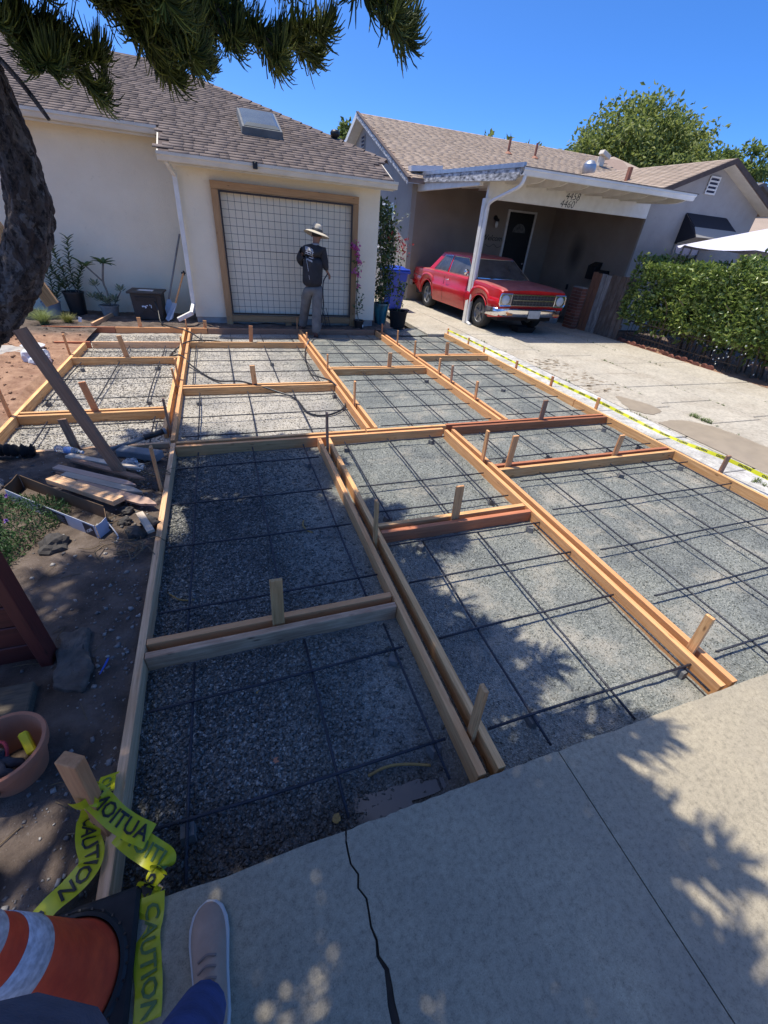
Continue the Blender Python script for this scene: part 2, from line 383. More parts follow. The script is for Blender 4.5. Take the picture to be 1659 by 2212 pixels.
m_galv = simple('galvanised_steel', (0.45, 0.47, 0.50), (0.34, 0.36, 0.39), 0.4, 8, metal=0.8)
m_glass_dark = flat('dark_glass', (0.03, 0.034, 0.04), 0.06, 0, **{'Specular IOR Level': 0.8})
m_glass_dusty = simple('dusty_glass', (0.10, 0.10, 0.10), (0.045, 0.046, 0.048), 0.16, 3, spec=0.9)
m_terracotta = simple('terracotta', (0.50, 0.205, 0.115), (0.38, 0.155, 0.09), 0.8, 8, bmp=0.2)
m_skin = simple('skin', (0.30, 0.155, 0.10), (0.25, 0.125, 0.08), 0.55, 10)
def bark_mat():
    m, nt, b = newmat('pine_bark'); b.inputs['Roughness'].default_value = .95; vec = coords(nt, 'World', (1, 1, .6))
    wv = mixc(nt, .12, vec, N(nt, 'ShaderNodeTexNoise', Scale=9.0).outputs['Color'])
    vo = N(nt, 'ShaderNodeTexVoronoi', feature='DISTANCE_TO_EDGE'); vo.inputs['Scale'].default_value = 24; nt.links.new(wv, vo.inputs['Vector'])
    vc = N(nt, 'ShaderNodeTexVoronoi'); vc.inputs['Scale'].default_value = 24; nt.links.new(wv, vc.inputs['Vector'])
    sp = nt.nodes.new('ShaderNodeSeparateColor'); nt.links.new(vc.outputs['Color'], sp.inputs[0])
    c = ramp(nt, sp.outputs[0], [(0, (.09, .06, .05)), (.5, (.14, .108, .093)), (1, (.25, .215, .195))])
    c = mixc(nt, ramp(nt, noise(nt, vec, 22, 6, .75), [(.40, (1, 1, 1)), (.52, (0, 0, 0))]), c, (.022, .015, .013))
    c = mixc(nt, .6, c, ramp(nt, noise(nt, vec, 70, 4, .7), [(.3, (.55, .55, .55)), (.7, (1.2, 1.2, 1.2))]), 'MULTIPLY'); nt.links.new(c, b.inputs['Base Color'])
    bump(nt, b, noise(nt, vec, 22, 6, .75), 1.0, .05); return m
m_bark = bark_mat()
# ---------------------------------------------------------------- setting
def grid(name, x0, x1, y0, y1, step, hf, mat, kind='structure'):
    nx, ny = max(2, int((x1-x0)/step)+1), max(2, int((y1-y0)/step)+1)
    X, Y = np.meshgrid(np.linspace(x0, x1, nx), np.linspace(y0, y1, ny))
    Z = hf(X, Y)
    V = np.stack([X.ravel(), Y.ravel(), Z.ravel()], 1)
    i = (np.arange(ny-1)[:, None]*nx+np.arange(nx-1)[None, :]).ravel()
    Fq = np.stack([i, i+1, i+1+nx, i+nx], 1)
    o = link(name, mesh_np(name, V, Fq, mat, True)); tag(o, kind=kind); return o
m_far = simple('far_ground', (0.20, 0.17, 0.14), (0.13, 0.115, 0.095), 0.95, 0.4, space='World')
me = mesh_np('ground', np.array([(-600, -600, -.22), (600, -600, -.22), (600, 600, -.22), (-600, 600, -.22)]), np.array([(0, 1, 2, 3)]), m_far)
tag(link('ground', me), kind='structure')
def h_gravel(X, Y):
    edge = np.clip((.95-Y)/.35, 0, 1)*np.clip((1.0-X)/.3, 0, 1)
    return -.122+.022*fbm(X*2.2, Y*2.2, 3)+.014*fbm(X*11, Y*11, 9)+.008*fbm(X*34, Y*34, 10)-.014*edge-.016*np.exp(-((X-.42)/.24)**2-((Y-.64)/.09)**2)
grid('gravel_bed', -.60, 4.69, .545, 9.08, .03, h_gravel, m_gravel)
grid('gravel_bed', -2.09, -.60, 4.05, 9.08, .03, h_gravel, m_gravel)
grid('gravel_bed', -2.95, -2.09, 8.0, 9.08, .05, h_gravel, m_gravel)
def h_dirt(X, Y):
    near = np.exp(-((X+.62)/.25)**2)
    z = -.075+.10*fbm(X*1.4, Y*1.4, 5)+.035*fbm(X*7, Y*7, 11)-.03*near
    z += .16*np.exp(-((X+3.0)**2/.9+(Y-6.4)**2/1.6))*fbm(X*3, Y*3, 21)*1.3
    z += np.clip(-2.6-X, 0, 3)*.05
    return np.where(X > -2.16, np.minimum(z, -.012), z)
grid('dirt', -5.0, -.612, .40, 4.03, .022, h_dirt, m_dirt)
grid('dirt', -7.5, -2.112, 4.03, 9.08, .035, h_dirt, m_dirt)
def h_bed(X, Y): return -.075+.07*fbm(X*2.2, Y*2.2, 15)+.05*fbm(X*8, Y*8, 16)
grid('planting_bed', -7.5, 3.4, 9.125, 10.72, .03, h_bed, m_dirt)
grid('dirt', 3.1, 4.75, 9.0, 9.75, .03, lambda X, Y: -.105+.05*fbm(X*5, Y*5, 31), m_gravel)

# loose stones on the gravel, one mesh
OCT_V = np.array([(1, 0, 0), (-1, 0, 0), (0, 1, 0), (0, -1, 0), (0, 0, 1), (0, 0, -1)], float)
OCT_F = np.array([(0, 2, 4), (2, 1, 4), (1, 3, 4), (3, 0, 4), (2, 0, 5), (1, 2, 5), (3, 1, 5), (0, 3, 5)])
CUBE_V = np.array([(x, y, z) for x in (-.62, .62) for y in (-.62, .62) for z in (-.62, .62)], float)
CUBE_F = np.array([(0, 1, 3), (0, 3, 2), (4, 6, 7), (4, 7, 5), (0, 4, 5), (0, 5, 1), (2, 3, 7), (2, 7, 6), (0, 2, 6), (0, 6, 4), (1, 5, 7), (1, 7, 3)])
def rot_random(n):
    q = rng.normal(size=(n, 4)); q /= np.linalg.norm(q, axis=1)[:, None]; a, b, c, d = q.T
    return np.stack([np.stack([1-2*(c*c+d*d), 2*(b*c-a*d), 2*(b*d+a*c)], 1), np.stack([2*(b*c+a*d), 1-2*(b*b+d*d), 2*(c*d-a*b)], 1), np.stack([2*(b*d-a*c), 2*(c*d+a*b), 1-2*(b*b+c*c)], 1)], 1)
def stones(P, size, cube_share=0.5):
    Vs, Fs, T, off = [], [], [], 0
    pick = rng.random(len(P)) < cube_share
    for base_v, base_f, msk in ((OCT_V, OCT_F, ~pick), (CUBE_V, CUBE_F, pick)):
        p, s = P[msk], size[msk]; n = len(p)
        if n == 0: continue
        v = base_v[None]*(1+rng.uniform(-.3, .3, (n, len(base_v), 3)))*(s[:, None]*rng.uniform(.6, 1.25, (n, 3)))[:, None, :]
        v = np.einsum('nij,nkj->nki', rot_random(n), v)
        v[:, :, 2] *= .75; v += p[:, None, :]
        Vs.append(v.reshape(-1, 3)); Fs.append((base_f[None]+(off+np.arange(n)*len(base_v))[:, None, None]).reshape(-1, 3)); off += n*len(base_v)
        T.append(np.repeat(rng.uniform(-.4, .34, n), len(base_v)))
    return np.concatenate(Vs), np.concatenate(Fs), np.concatenate(T)
def scatter(n, x0, x1, y0, y1, smin, smax, prob=None):
    x, y = rng.uniform(x0, x1, n), rng.uniform(y0, y1, n)
    if prob is not None:
        k = rng.random(n) < prob(x, y); x, y = x[k], y[k]
    s = smin+(smax-smin)*rng.random(len(x))**2
    return np.stack([x, y, h_gravel(x, y)+s*.25], 1), s
coarse = lambda x, y: np.clip((.55-x)/.5+.35+.7*(fbm(x*2, y*2, 41)-.5), .04, 1)
A = [scatter(9500, -.565, .76, .57, 1.52, .005, .0135, coarse), scatter(15000, -.565, .76, 1.66, 3.9, .005, .0135, coarse),
     scatter(20000, .92, 2.2, .57, 3.9, .0025, .006), scatter(26000, 2.4, 4.66, .57, 3.9, .003, .0065),
     scatter(3800, -.56, .42, .66, 1.50, .008, .016, lambda x, y: np.clip(1.15-(x+.56)/.9+.9*(fbm(x*3, y*3, 43)-.5), 0, 1)), scatter(2500, -.56, .2, 1.68, 2.9, .007, .013, coarse),
     scatter(9000, -.56, 1.33, 4.08, 8.9, .005, .010), scatter(13000, -2.06, -.73, 4.08, 8.9, .006, .013),
     scatter(7000, 1.52, 4.65, 4.08, 8.9, .004, .008)]
P = np.concatenate([a[0] for a in A]); S = np.concatenate([a[1] for a in A])
V, Fm, T = stones(P, S)
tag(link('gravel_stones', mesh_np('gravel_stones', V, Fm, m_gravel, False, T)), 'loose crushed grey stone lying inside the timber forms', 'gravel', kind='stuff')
# pebbles in the dirt
x, y = rng.uniform(-2.4, -.63, 5200), rng.uniform(.6, 4.0, 5200)
k = rng.random(5200) < np.clip(.12+np.exp(-((x+.72)/.16)**2)*1.0, 0, 1)
x, y = x[k], y[k]; s = .004+.012*rng.random(len(x))**3
V, Fm, T = stones(np.stack([x, y, h_dirt(x, y)+s*.2], 1), s)
m_peb = shingle_mat('pebble', [(0.10, 0.095, 0.095), (0.22, 0.205, 0.195), (0.42, 0.40, 0.37)])
tag(link('pebbles', mesh_np('pebbles', V, Fm, m_peb, False, T+.5)), 'small pebbles scattered over the dark soil beside the forms', 'pebbles', kind='stuff')
x, y = rng.uniform(-5, -2.2, 900), rng.uniform(4.2, 9, 900); s = .008+.03*rng.random(900)**4
V, Fm, T = stones(np.stack([x, y, h_dirt(x, y)+s*.2], 1), s)
tag(link('pebbles', mesh_np('pebbles', V, Fm, m_dirt, False, T+.5)), 'reddish clods and pebbles on the sunlit soil mound', 'soil', kind='stuff')

# puddle of grey water along the pavement edge
m_water, nt_, b_ = newmat('muddy_water'); b_.inputs['Base Color'].default_value = (.055, .056, .06, 1); b_.inputs['Roughness'].default_value = .08
def puddle(cx, cy, rx, ry, z, sd):
    n = 40; P = []
    for i in range(n):
        a = 2*math.pi*i/n; r = 1+.28*math.sin(3*a+sd)+.18*math.sin(5*a+2*sd)+.1*math.sin(9*a)
        P.append((cx+rx*r*math.cos(a), cy+ry*r*math.sin(a), z))
    o = link('puddle', mesh_np('puddle', P, [tuple(range(n))], m_water)); tag(o, kind='structure')
puddle(.42, .635, .22, .062, -.1225, 1.0); puddle(.36, 1.16, .03, .022, -.108, 2.0)
puddle(.50, .98, .035, .02, -.1085, 3.0)

# pavement slabs with the crack and the tooled joint
pav = thing('pavement', None, None, (0, 0, 0)); tag(pav, kind='structure')
def crack_x(y, k=0): return .185+.012*math.sin(y*9)+.010*(hsh(y*31.7, 1.0)-.5)*2+.02*math.sin(y*2.3+1)+(.0035+.009*max(0, math.sin(y*7+1.1))**2)*(1 if k else -1)
def slab(name, left, right, y0=-1.8, y1=.562, zt=0.0, n=70, mat=None, parent=pav, lip=True, thick=.14):
    mb = MB(); ys = np.linspace(y0, y1, n)
    L = [left(v) for v in ys]; Rr = [right(v) for v in ys]
    mx = 46
    # top edge toward the forms is chipped
    xs = np.linspace(L[-1], Rr[-1], mx)
    top = []
    for xx in xs: top.append((xx, y1-.005*float(hsh(xx*53.0, 2.0))**3-.010*max(0, float(fbm(np.array(xx*23), np.array(3.1), 4))-.60)*4, zt))
    ring = [(L[i], ys[i], zt) for i in range(n-1)]+top+[(Rr[i], ys[i], zt) for i in range(n-2, -1, -1)]
    V = ring+[(x_, y_-0.0, zt-thick) for x_, y_, z_ in ring]; m = len(ring)
    Fs = [tuple(range(m))[::-1]]+[(i, (i+1) % m, m+(i+1) % m, m+i) for i in range(m)]
    mb.add(V, Fs)
    return mb.build(name, mat or m_pave, parent, bevel=0)
slab('paving_slab', lambda y: -6.0, lambda y: crack_x(y, 0))
slab('paving_slab', lambda y: crack_x(y, 1), lambda y: 1.1525)
slab('paving_slab', lambda y: 1.1575, lambda y: 4.735, n=30)
mb = MB(); mb.box((-.6, -.62, -.02), (11, 2.3, .02)); cj = mb.build('joint_fill', simple('joint_dirt', (.05, .042, .036), (.025, .021, .018), .95, 30), pav)

# driveway slabs
drv = thing('driveway', None, None, (0, 0, 0)); tag(drv, kind='structure')
cols = [4.76, 5.32, 6.18, 7.24, 8.30, 9.30]
cross = [[-1.8, .2, 1.35, 2.45, 3.3, 4.25, 5.3, 6.4, 7.6, 9.0, 11.2, 14.0], [-1.8, .2, 1.35, 2.45, 3.3, 4.25, 5.3, 6.4, 7.6, 9.0, 11.2, 14.0],
         [-1.8, .9, 2.2, 3.6, 4.4, 5.15, 5.86, 7.1, 8.6, 11.2, 14.0], [-1.8, .9, 2.2, 3.7, 5.15, 6.5, 8.1, 9.9, 12, 14.0], [-1.8, .9, 2.2, 3.7, 5.15, 6.5, 8.1, 9.9, 12, 14.0]]
bm = bmesh.new()
for ci in range(5):
    for j in range(len(cross[ci])-1):
        y0, y1 = cross[ci][j]+.009, cross[ci][j+1]-.009; x0, x1 = cols[ci]+.011, cols[ci+1]-.011
        if ci == 0 and y0 > 8.95: x0 = 4.3
        mb = MB(); t = random.uniform(-.004, .004)
        mb.box(((x0+x1)/2, (y0+y1)/2, -.09), (x1-x0, y1-y0, .10))
        o = mb.build('paving_slab', m_drive2 if ci == 0 and y1 < 9.1 else m_drive, drv, bevel=.008)
        o.location.z += t*.8
bm.free()
mb = MB(); mb.box((7.03, 6.1, -.10), (4.5, 15.6, .076)); mb.build('joint_fill', MATS['joint_dirt'], drv)
# weeds in the joints
def grass_tuft(mb, x, y, z, n, h, spread):
    for i in range(n):
        a = random.uniform(0, 2*math.pi); hh = h*random.uniform(.5, 1.1); r = spread*random.uniform(.3, 1)
        bx, by = x+random.uniform(-.012, .012), y+random.uniform(-.02, .02)
        d = Vector((math.cos(a), math.sin(a), 0)); s = Vector((-d.y, d.x, 0))*.0035
        p0 = Vector((bx, by, z)); p1 = p0+d*r*.4+Vector((0, 0, hh*.7)); p2 = p0+d*r+Vector((0, 0, hh))
        mb.add([p0-s, p0+s, p1+s*.8, p1-s*.8, p2], [(0, 1, 2, 3), (3, 2, 4)])
m_grass = simple('weed_green', (.16, .20, .06), (.09, .13, .04), .7, 20)
mb = MB()
for i in range(150):
    ci = random.choice([1, 2, 3, 3, 4]); yy = random.uniform(2.0, 9.5)
    if math.sin(yy*3.1+ci*2) > -.1: grass_tuft(mb, cols[ci], yy, -.045, random.randint(3, 7), random.uniform(.015, .045), .04)
for i in range(26): grass_tuft(mb, 6.18+random.uniform(-.05, .05), 3.75+random.uniform(-.15, .15), -.045, 7, .05, .08)
for i in range(14): grass_tuft(mb, 5.0+random.uniform(-.1, .1), 2.15+random.uniform(-.1, .1), -.045, 6, .04, .06)
tag(mb.build('weeds', m_grass), 'thin weeds growing in the driveway joints', 'weeds', kind='stuff')
# wet run-off on the driveway
m_wet = simple('wet_concrete', (.36, .295, .215), (.30, .245, .18), .35, 6, space='World')
def wet(poly, name='wet_patch'):
    n = len(poly); pts = spline([*poly, poly[0]], 60)[:-1]
    V = [(p[0]+.03*(hsh(i*1.7, 3)-.5), p[1]+.03*(hsh(i*2.3, 5)-.5), -.0355) for i, p in enumerate(pts)]
    o = link(name, mesh_np(name, V, [tuple(range(len(V)))], m_wet)); tag(o, kind='structure')
wet([(5.36, 4.22), (5.62, 4.75), (5.84, 4.45), (5.86, 4.15), (5.55, 4.0)])
wet([(5.36, 3.75), (5.85, 3.75), (6.15, 3.3), (6.12, 2.5), (5.75, 2.0), (5.40, 2.2), (5.36, 3.1)])
mbw = MB()
for i in range(120):
    x_, y_ = random.uniform(5.4, 6.12), random.uniform(4.9, 6.9); r = random.uniform(.008, .035)
    a0 = random.random()*6
    mbw.add([(x_+r*(1+.5*math.sin(3*a+a0))*math.cos(a)*1.5, y_+r*(1+.4*math.sin(2*a+a0))*math.sin(a), -.0352) for a in np.linspace(0, 2*math.pi, 9)[:-1]], [tuple(range(8))])
tag(mbw.build('wet_spots', m_wet), 'small damp splash marks on the driveway', 'splashes', kind='stuff')

# ---------------------------------------------------------------- timber forms
BW, BH = .038, .128
board_cache = {}
def board_mesh(L):
    key = round(L, 2)
    if key not in board_cache:
        bm = bmesh.new(); bmesh.ops.create_cube(bm, size=1)
        for v in bm.verts: v.co = Vector((v.co.x*L, v.co.y*BW, v.co.z*BH))
        bmesh.ops.bevel(bm, geom=list(bm.edges), offset=.0035, segments=2, profile=.6, affect='EDGES')
        me = bpy.data.meshes.new('form_board'); bm.to_mesh(me); bm.free(); board_cache[key] = me
    return board_cache[key]
def board(x0, y0, x1, y1, label, mat=None, z=0.0):
    L = math.hypot(x1-x0, y1-y0)
    me = board_mesh(L).copy(); me.materials.clear(); me.materials.append(mat or m_fir)
    o = link('form_board', me, None, ((x0+x1)/2, (y0+y1)/2, z-BH/2), (random.uniform(-.012, .012), 0, math.atan2(y1-y0, x1-x0)))
    return tag(o, label, 'board', 'timber form boards')
bl = 'pale timber form board '
board(-.592, .60, -.590, 4.02, 'single weathered form board running from the traffic cone along the dark soil', m_fir_old)
board(-.69, 4.36, -.695, 9.06, 'left form board of the long pair rising from the soil pile to the far wall')
board(-.60, 4.08, -.605, 9.06, 'right form board of the long pair beside the hose and pale gravel')
board(.782, .575, .785, 3.90, 'left board of the double form nearest the cracked pavement', m_fir)
board(.878, .575, .880, 3.90, 'right board of the double form nearest the cracked pavement', m_fir)
board(1.372, 4.08, 1.375, 8.72, 'left board of the long double form leading to the worker')
board(1.462, 4.08, 1.460, 9.06, 'right board of the long double form leading to the worker')
board(2.235, .575, 2.24, 3.90, 'left board of the bright double form crossing the grey gravel', m_fir)
board(2.325, .575, 2.33, 3.90, 'right board of the bright double form crossing the grey gravel', m_fir)
board(3.085, 4.08, 3.09, 9.06, 'left board of the double form ending near the corner downspout pots')
board(3.175, 4.08, 3.18, 9.0, 'right board of the double form with many stakes in a row')
board(4.70, .58, 4.69, 4.6, 'near half of the outer form board beside the driveway under yellow tape')
board(4.69, 4.61, 4.68, 8.92, 'far half of the outer form board beside the driveway')
board(-.565, 3.94, 2.22, 3.94, 'front board of the double cross form over the shaded gravel', m_fir)
board(-.565, 4.03, 1.32, 4.03, 'rear board of the double cross form, dappled with light', m_fir)
board(1.335, 4.03, 2.30, 4.03, 'short rear cross board meeting two double forms')
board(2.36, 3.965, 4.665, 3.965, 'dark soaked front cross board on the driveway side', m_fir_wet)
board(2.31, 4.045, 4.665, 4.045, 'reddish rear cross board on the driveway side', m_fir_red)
board(-.570, 1.555, .76, 1.555, 'water stained front cross board nearest the pavement', wood('stained_lumber', [(.50, .26, .14), (.80, .50, .31), (.26, .125, .07)]))
board(-.570, 1.640, .76, 1.640, 'rear cross board nearest the pavement with a stake before it', m_fir)
board(.902, 2.245, 2.212, 2.245, 'red stained cross board in the middle of the grey gravel', m_fir_red)
board(.902, 2.333, 2.212, 2.333, 'pale cross board behind the red stained one', m_fir)
board(2.352, 2.935, 4.675, 2.935, 'front cross board with dark knots by the driveway', m_fir)
board(2.352, 3.02, 4.675, 3.02, 'rear reddish cross board by the driveway', m_fir_red)
board(-.578, 5.62, 1.35, 5.62, 'front cross board under the looping hose')
board(-.578, 5.71, 1.35, 5.71, 'rear cross board under the looping hose')
board(1.485, 6.32, 3.06, 6.32, 'front cross board in the second row of wet gravel')
board(1.485, 6.41, 3.06, 6.41, 'rear cross board in the second row of wet gravel')
board(3.20, 7.04, 4.66, 7.04, 'front cross board nearest the red car')
board(3.20, 7.13, 4.66, 7.13, 'rear cross board nearest the red car')
board(-2.065, 7.06, -.715, 7.06, 'cross board with a leaning stake in the sunlit left panels')
board(-2.065, 4.90, -.715, 4.90, 'front board of the double cross form behind the tree brace')
board(-2.065, 4.985, -.715, 4.985, 'rear board of the double cross form behind the tree brace')
board(-2.09, 4.2, -2.085, 7.93, 'outer left form board beside the reddish soil mound')
board(-2.5, 8.0, -2.02, 8.0, 'short reddish cross board at the far left corner', m_fir_red)
board(-2.0, 8.0, -.72, 8.0, 'grey weathered cross board in the far left panels', m_fir_old)
board(-.575, 8.0, 1.345, 8.0, 'far cross board before the worker with a wide stake')
board(-2.95, 9.10, -1.85, 9.10, 'dark red length of the far edge board beside the grasses', m_fir_red)
board(-1.84, 9.10, -.31, 9.10, 'pale length of the far edge board before the patio heater box', m_fir)
board(-.30, 9.10, 3.06, 9.10, 'long far edge board passing the worker feet', m_brace)
board(-2.05, 4.065, -.63, 4.065, 'low board half buried behind the soil pile', m_fir_old, -.012)
board(-2.20, 9.15, -2.02, 10.25, 'loose weathered board lying in the planting bed', m_fir_old, .05)

# stakes: base x,y, top x,y,z, apparent width
ST = [(-1.44,9.13,-1.44,9.13,.16,.068),(-.35,9.13,-.33,9.13,.13,.069),(-.645,8.81,-.64,8.81,.20,.032),(.41,8.035,.44,8.035,.26,.069),(1.42,9.20,1.42,9.2,.20,.031),(-2.125,7.25,-2.13,7.25,.27,.041),
(-1.37,7.09,-1.42,7.09,.29,.065),(-.645,7.29,-.64,7.29,.24,.03),(-.645,5.97,-.64,5.97,.26,.028),(-.645,5.72,-.67,5.72,.21,.027),(-2.125,4.91,-2.13,4.92,.32,.026),(-1.37,4.943,-1.43,4.943,.31,.065),
(-1.36,4.03,-1.40,4.03,.28,.073),(-.645,4.39,-.645,4.39,.30,.025),(-.63,3.19,-.625,3.19,.36,.035),(.30,5.665,.28,5.665,.25,.066),(1.417,6.34,1.417,6.34,.21,.032),(1.417,4.83,1.417,4.83,.28,.035),
(.83,3.70,.82,3.70,.35,.032),(.83,2.16,.82,2.17,.33,.035),(.08,1.60,.09,1.595,.32,.07),(1.417,8.08,1.417,8.08,.15,.033),(3.13,8.78,3.12,8.79,.19,.04),(3.13,7.85,3.12,7.86,.25,.05),
(3.13,6.98,3.12,6.99,.26,.05),(3.82,7.085,3.80,7.085,.21,.069),(2.43,6.365,2.43,6.365,.22,.069),(3.13,5.98,3.13,5.99,.23,.052),(3.13,5.53,3.12,5.55,.24,.049),(3.13,4.79,3.12,4.81,.24,.05),
(3.63,4.005,3.62,4.005,.25,.066),(4.735,4.24,4.73,4.25,.15,.05),(4.735,5.23,4.73,5.24,.14,.05),(4.735,6.19,4.73,6.2,.12,.048),(4.735,7.29,4.73,7.3,.09,.041),(4.725,7.92,4.72,7.92,.12,.044),(4.715,8.85,4.71,8.85,.11,.037),
(2.283,3.14,2.27,3.15,.31,.045),(2.47,2.978,2.47,2.978,.32,.06),(3.84,2.978,3.83,2.978,.23,.061),(4.74,2.41,4.74,2.43,.18,.061),(1.54,2.29,1.52,2.29,.29,.064),(2.283,.79,2.275,.82,.25,.05),(.83,.74,.82,.76,.32,.05)]
SL = ['wide stake behind the far edge board before the patio heater box','short stake behind the far edge board beside the downspout','thin stake farthest up the long double form by the downspout','wide upright stake on the far cross board before the trellis','thin stake at the far edge beside the worker legs',
'leaning stake outside the left form at the far mound corner','wide leaning stake on the sunlit left cross board','thin stake crossed by the grey hose on the long double form','thin stake pushed between the long pair, the farther of two close ones','thin stake pushed between the long pair, the nearer of two close ones',
'reddish stake outside the left form at the edge of the photo','wide leaning stake half hidden behind the tree brace','wide dark stake leaning beyond the bottle and soil pile','thin dark stake above the grey pipe end','reddish thin stake against the single board by the lumber pile',
'wide stake on the cross board under the hose','thin stake on the double form two panels before the worker','thin stake on the double form beside the hose loop','dark thin stake where the shaded double form meets the cross form','pale stake in the shaded double form by the yellow twig',
'wide pale stake before the rear cross board nearest the pavement','short thin stake beside the hose near the worker','stake nearest the teal pot, first of the row','second stake of the row from the teal pot','third stake of the row from the teal pot','wide stake on the cross board nearest the red car',
'wide stake on the wet gravel cross board','fourth stake of the row from the teal pot','fifth stake of the row, dark red','sixth stake of the row, leaning','wide leaning stake on the dark soaked cross board','split red stake behind the outer board at the soaked cross board',
'stake behind the outer board beside the splash marks','small stake behind the outer board, fourth from the tape end','tiny stake behind the outer board, third from the tape end','tiny stake behind the outer board, second from the tape end','stake at the far end holding the yellow tape',
'thin tall stake between the bright double form boards','wide stake standing beside the bright double form','wide stake on the knotty cross board by the driveway','dark stake crossed by the yellow tape nearest the photo edge','wide stake standing on the red stained cross board','nailed pale stake between the bright double boards at the pavement','red stake between the double boards at the pavement edge']
for (bx, by, tx, ty, tz, wd), lab in zip(ST, SL):
    b0, t0 = Vector((bx, by, -.16)), Vector((tx, ty, tz)); ax = (t0-b0); L = ax.length; ax.normalize()
    wide = wd >= .06
    wx = Vector((1, 0, 0)) if wide else Vector((0, 1, 0)); wx = (wx-ax*wx.dot(ax)).normalized(); th = ax.cross(wx)
    W = .064 if wide else .045; T_ = .020
    mb = MB(); mb.box((0, 0, 0), (L, W, T_))
    o = mb.build('stake', m_stake if 'dark' not in lab else m_brace, None, bevel=.0015)
    if 'pale' in lab: o.data.materials.clear(); o.data.materials.append(m_fir)
    mt = Matrix((ax, wx, th)).transposed().to_4x4(); mt.translation = (b0+t0)/2; o.matrix_world = mt
    tag(o, ('wooden ' if len(lab.split()) < 14 else '')+lab, 'stake', 'wooden form stakes')

# rebar mats
PANEL = {
 'A': ('the panel beside the traffic cone', [-.36, .21, .66], [.77, 1.27], (-.55, .74), (.585, 1.50)),
 'B': ('the long dark shaded panel', [-.375, .12, .625], [1.85, 2.44, 2.96, 3.56], (-.55, .75), (1.68, 3.90)),
 'C': ('the tree shaded pavement panel', [1.18, 1.66, 2.17], [.75, 1.285, 1.735, 2.125], (.91, 2.24), (.58, 2.15)),
 'D': ('the panel with sandy sunlit patches', [1.04, 1.54, 2.02], [2.53, 2.945, 3.79], (.91, 2.20), (2.37, 3.90)),
 'E': ('the narrow panel by the soaked board', [2.65, 3.13, 3.605, 3.98, 4.455], [3.21, 3.80], (2.37, 4.66), (3.07, 3.88)),
 'F': ('the wide right edge panel', [2.775, 3.27, 3.70, 4.14, 4.53], [.76, 1.195, 1.69, 2.24, 2.73], (2.44, 4.67), (.58, 2.87)),
 'G': ('the panel under the hose loop', [-.385, .185, .765, 1.30], [4.22, 4.72, 5.30], (-.57, 1.34), (4.09, 5.58)),
 'H': ('the pale far panel', [-.465, .03, .63, 1.21], [6.37, 6.95, 7.5], (-.57, 1.33), (5.76, 7.94)),
 'I': ('the nearer wet panel', [1.95, 2.40, 2.82], [4.19, 4.735, 5.33, 5.85], (1.52, 3.06), (4.09, 6.28)),
 'J': ('the far wet panel by the worker', [1.9, 2.38, 2.8], [6.8, 7.35, 7.9, 8.45], (1.50, 3.06), (6.45, 8.95)),
 'K': ('the panel inside the taped board', [3.55, 3.98, 4.40], [4.30, 4.86, 5.38, 5.99, 6.5], (3.30, 4.60), (4.10, 6.98)),
 'L': ('the far corner panel by the red car', [3.55, 3.98, 4.40], [7.6, 8.2], (3.22, 4.62), (7.18, 8.8)),
 'M': ('the sunlit panel behind the brace', [-1.95, -1.47, -.945], [5.435, 6.17, 6.75], (-2.02, -.70), (5.25, 7.0)),
 'N': ('the sunlit panel above the soil', [-1.79, -.82], [4.64], (-2.02, -.70), (4.12, 4.85)),
 'O': ('the far left panel', [-1.47, -.95], [7.5], (-2.05, -.72), (7.12, 7.95)),
 'P': ('the narrow far strip', [-.42, .1, .65, 1.2], [8.45], (-.55, 1.33), (8.05, 8.9))}
rb_cache = {}
def rebar(x0, y0, x1, y1, z, label):
    L = math.hypot(x1-x0, y1-y0); key = round(L, 2)
    if key not in rb_cache:
        mb = MB(); k = max(3, int(L/.25)); sd = random.random()*9
        mb.tube([(-L/2+L*i/k, .003*math.sin(i*1.3+sd), .002*math.sin(i*2.1+sd)) for i in range(k+1)], .0067, 7)
        for i in range(int(L/.03)):   # ribs
            xx = -L/2+.015+i*.03; mb.lathe([(.0061, xx-.0026), (.0076, xx-.001), (.0076, xx+.001), (.0061, xx+.0026)], axis='X', n=6, cap0=False, cap1=False)
        rb_cache[key] = mb.build('rebar', m_rebar, smooth=True); o = rb_cache[key]
    else:
        o = rb_cache[key].copy(); C.objects.link(o)
    o.location = ((x0+x1)/2, (y0+y1)/2, z); o.rotation_euler = (0, random.uniform(-.003, .003), math.atan2(y1-y0, x1-x0))
    tag(o, label, 'rebar', 'reinforcing bars')
ORD = ['first', 'second', 'third', 'fourth', 'fifth', 'sixth']
JX = {}
for k, (nm, xs, ys, (xa, xb), (ya, yb)) in PANEL.items():
    for i, xx in enumerate(xs):
        j = .02; rebar(xx+random.uniform(-.012, .012), ya+random.uniform(0, .03), xx+random.uniform(-.015, .015), yb-random.uniform(0, .03), -.047, f'{ORD[i]} lengthwise rebar from the left in {nm}')
    for i, yy in enumerate(ys):
        rebar(xa+random.uniform(0, .04), yy+random.uniform(-.012, .012), xb-random.uniform(.0, .05), yy+random.uniform(-.015, .015), -.034, f'{ORD[i]} crosswise rebar from the near side in {nm}')
DB = [(-1.89,6.75),(-.97,6.75),(-1.95,5.42),(-.94,5.37),(.65,6.90),(1.29,5.34),(.60,3.50),(-.40,5.27),(2.88,5.86),(3.94,5.33),(4.44,3.74),(4.46,3.20),(3.98,3.17),(3.15,3.18),(2.62,3.23),(2.02,3.78),(3.68,2.69),(4.54,2.69),(2.03,2.53),(2.13,2.10),(1.17,2.10),(.64,1.25),(.66,.76),(1.18,.745),(2.17,.735),(1.05,2.50),(1.04,3.76),(-.36,.75)]
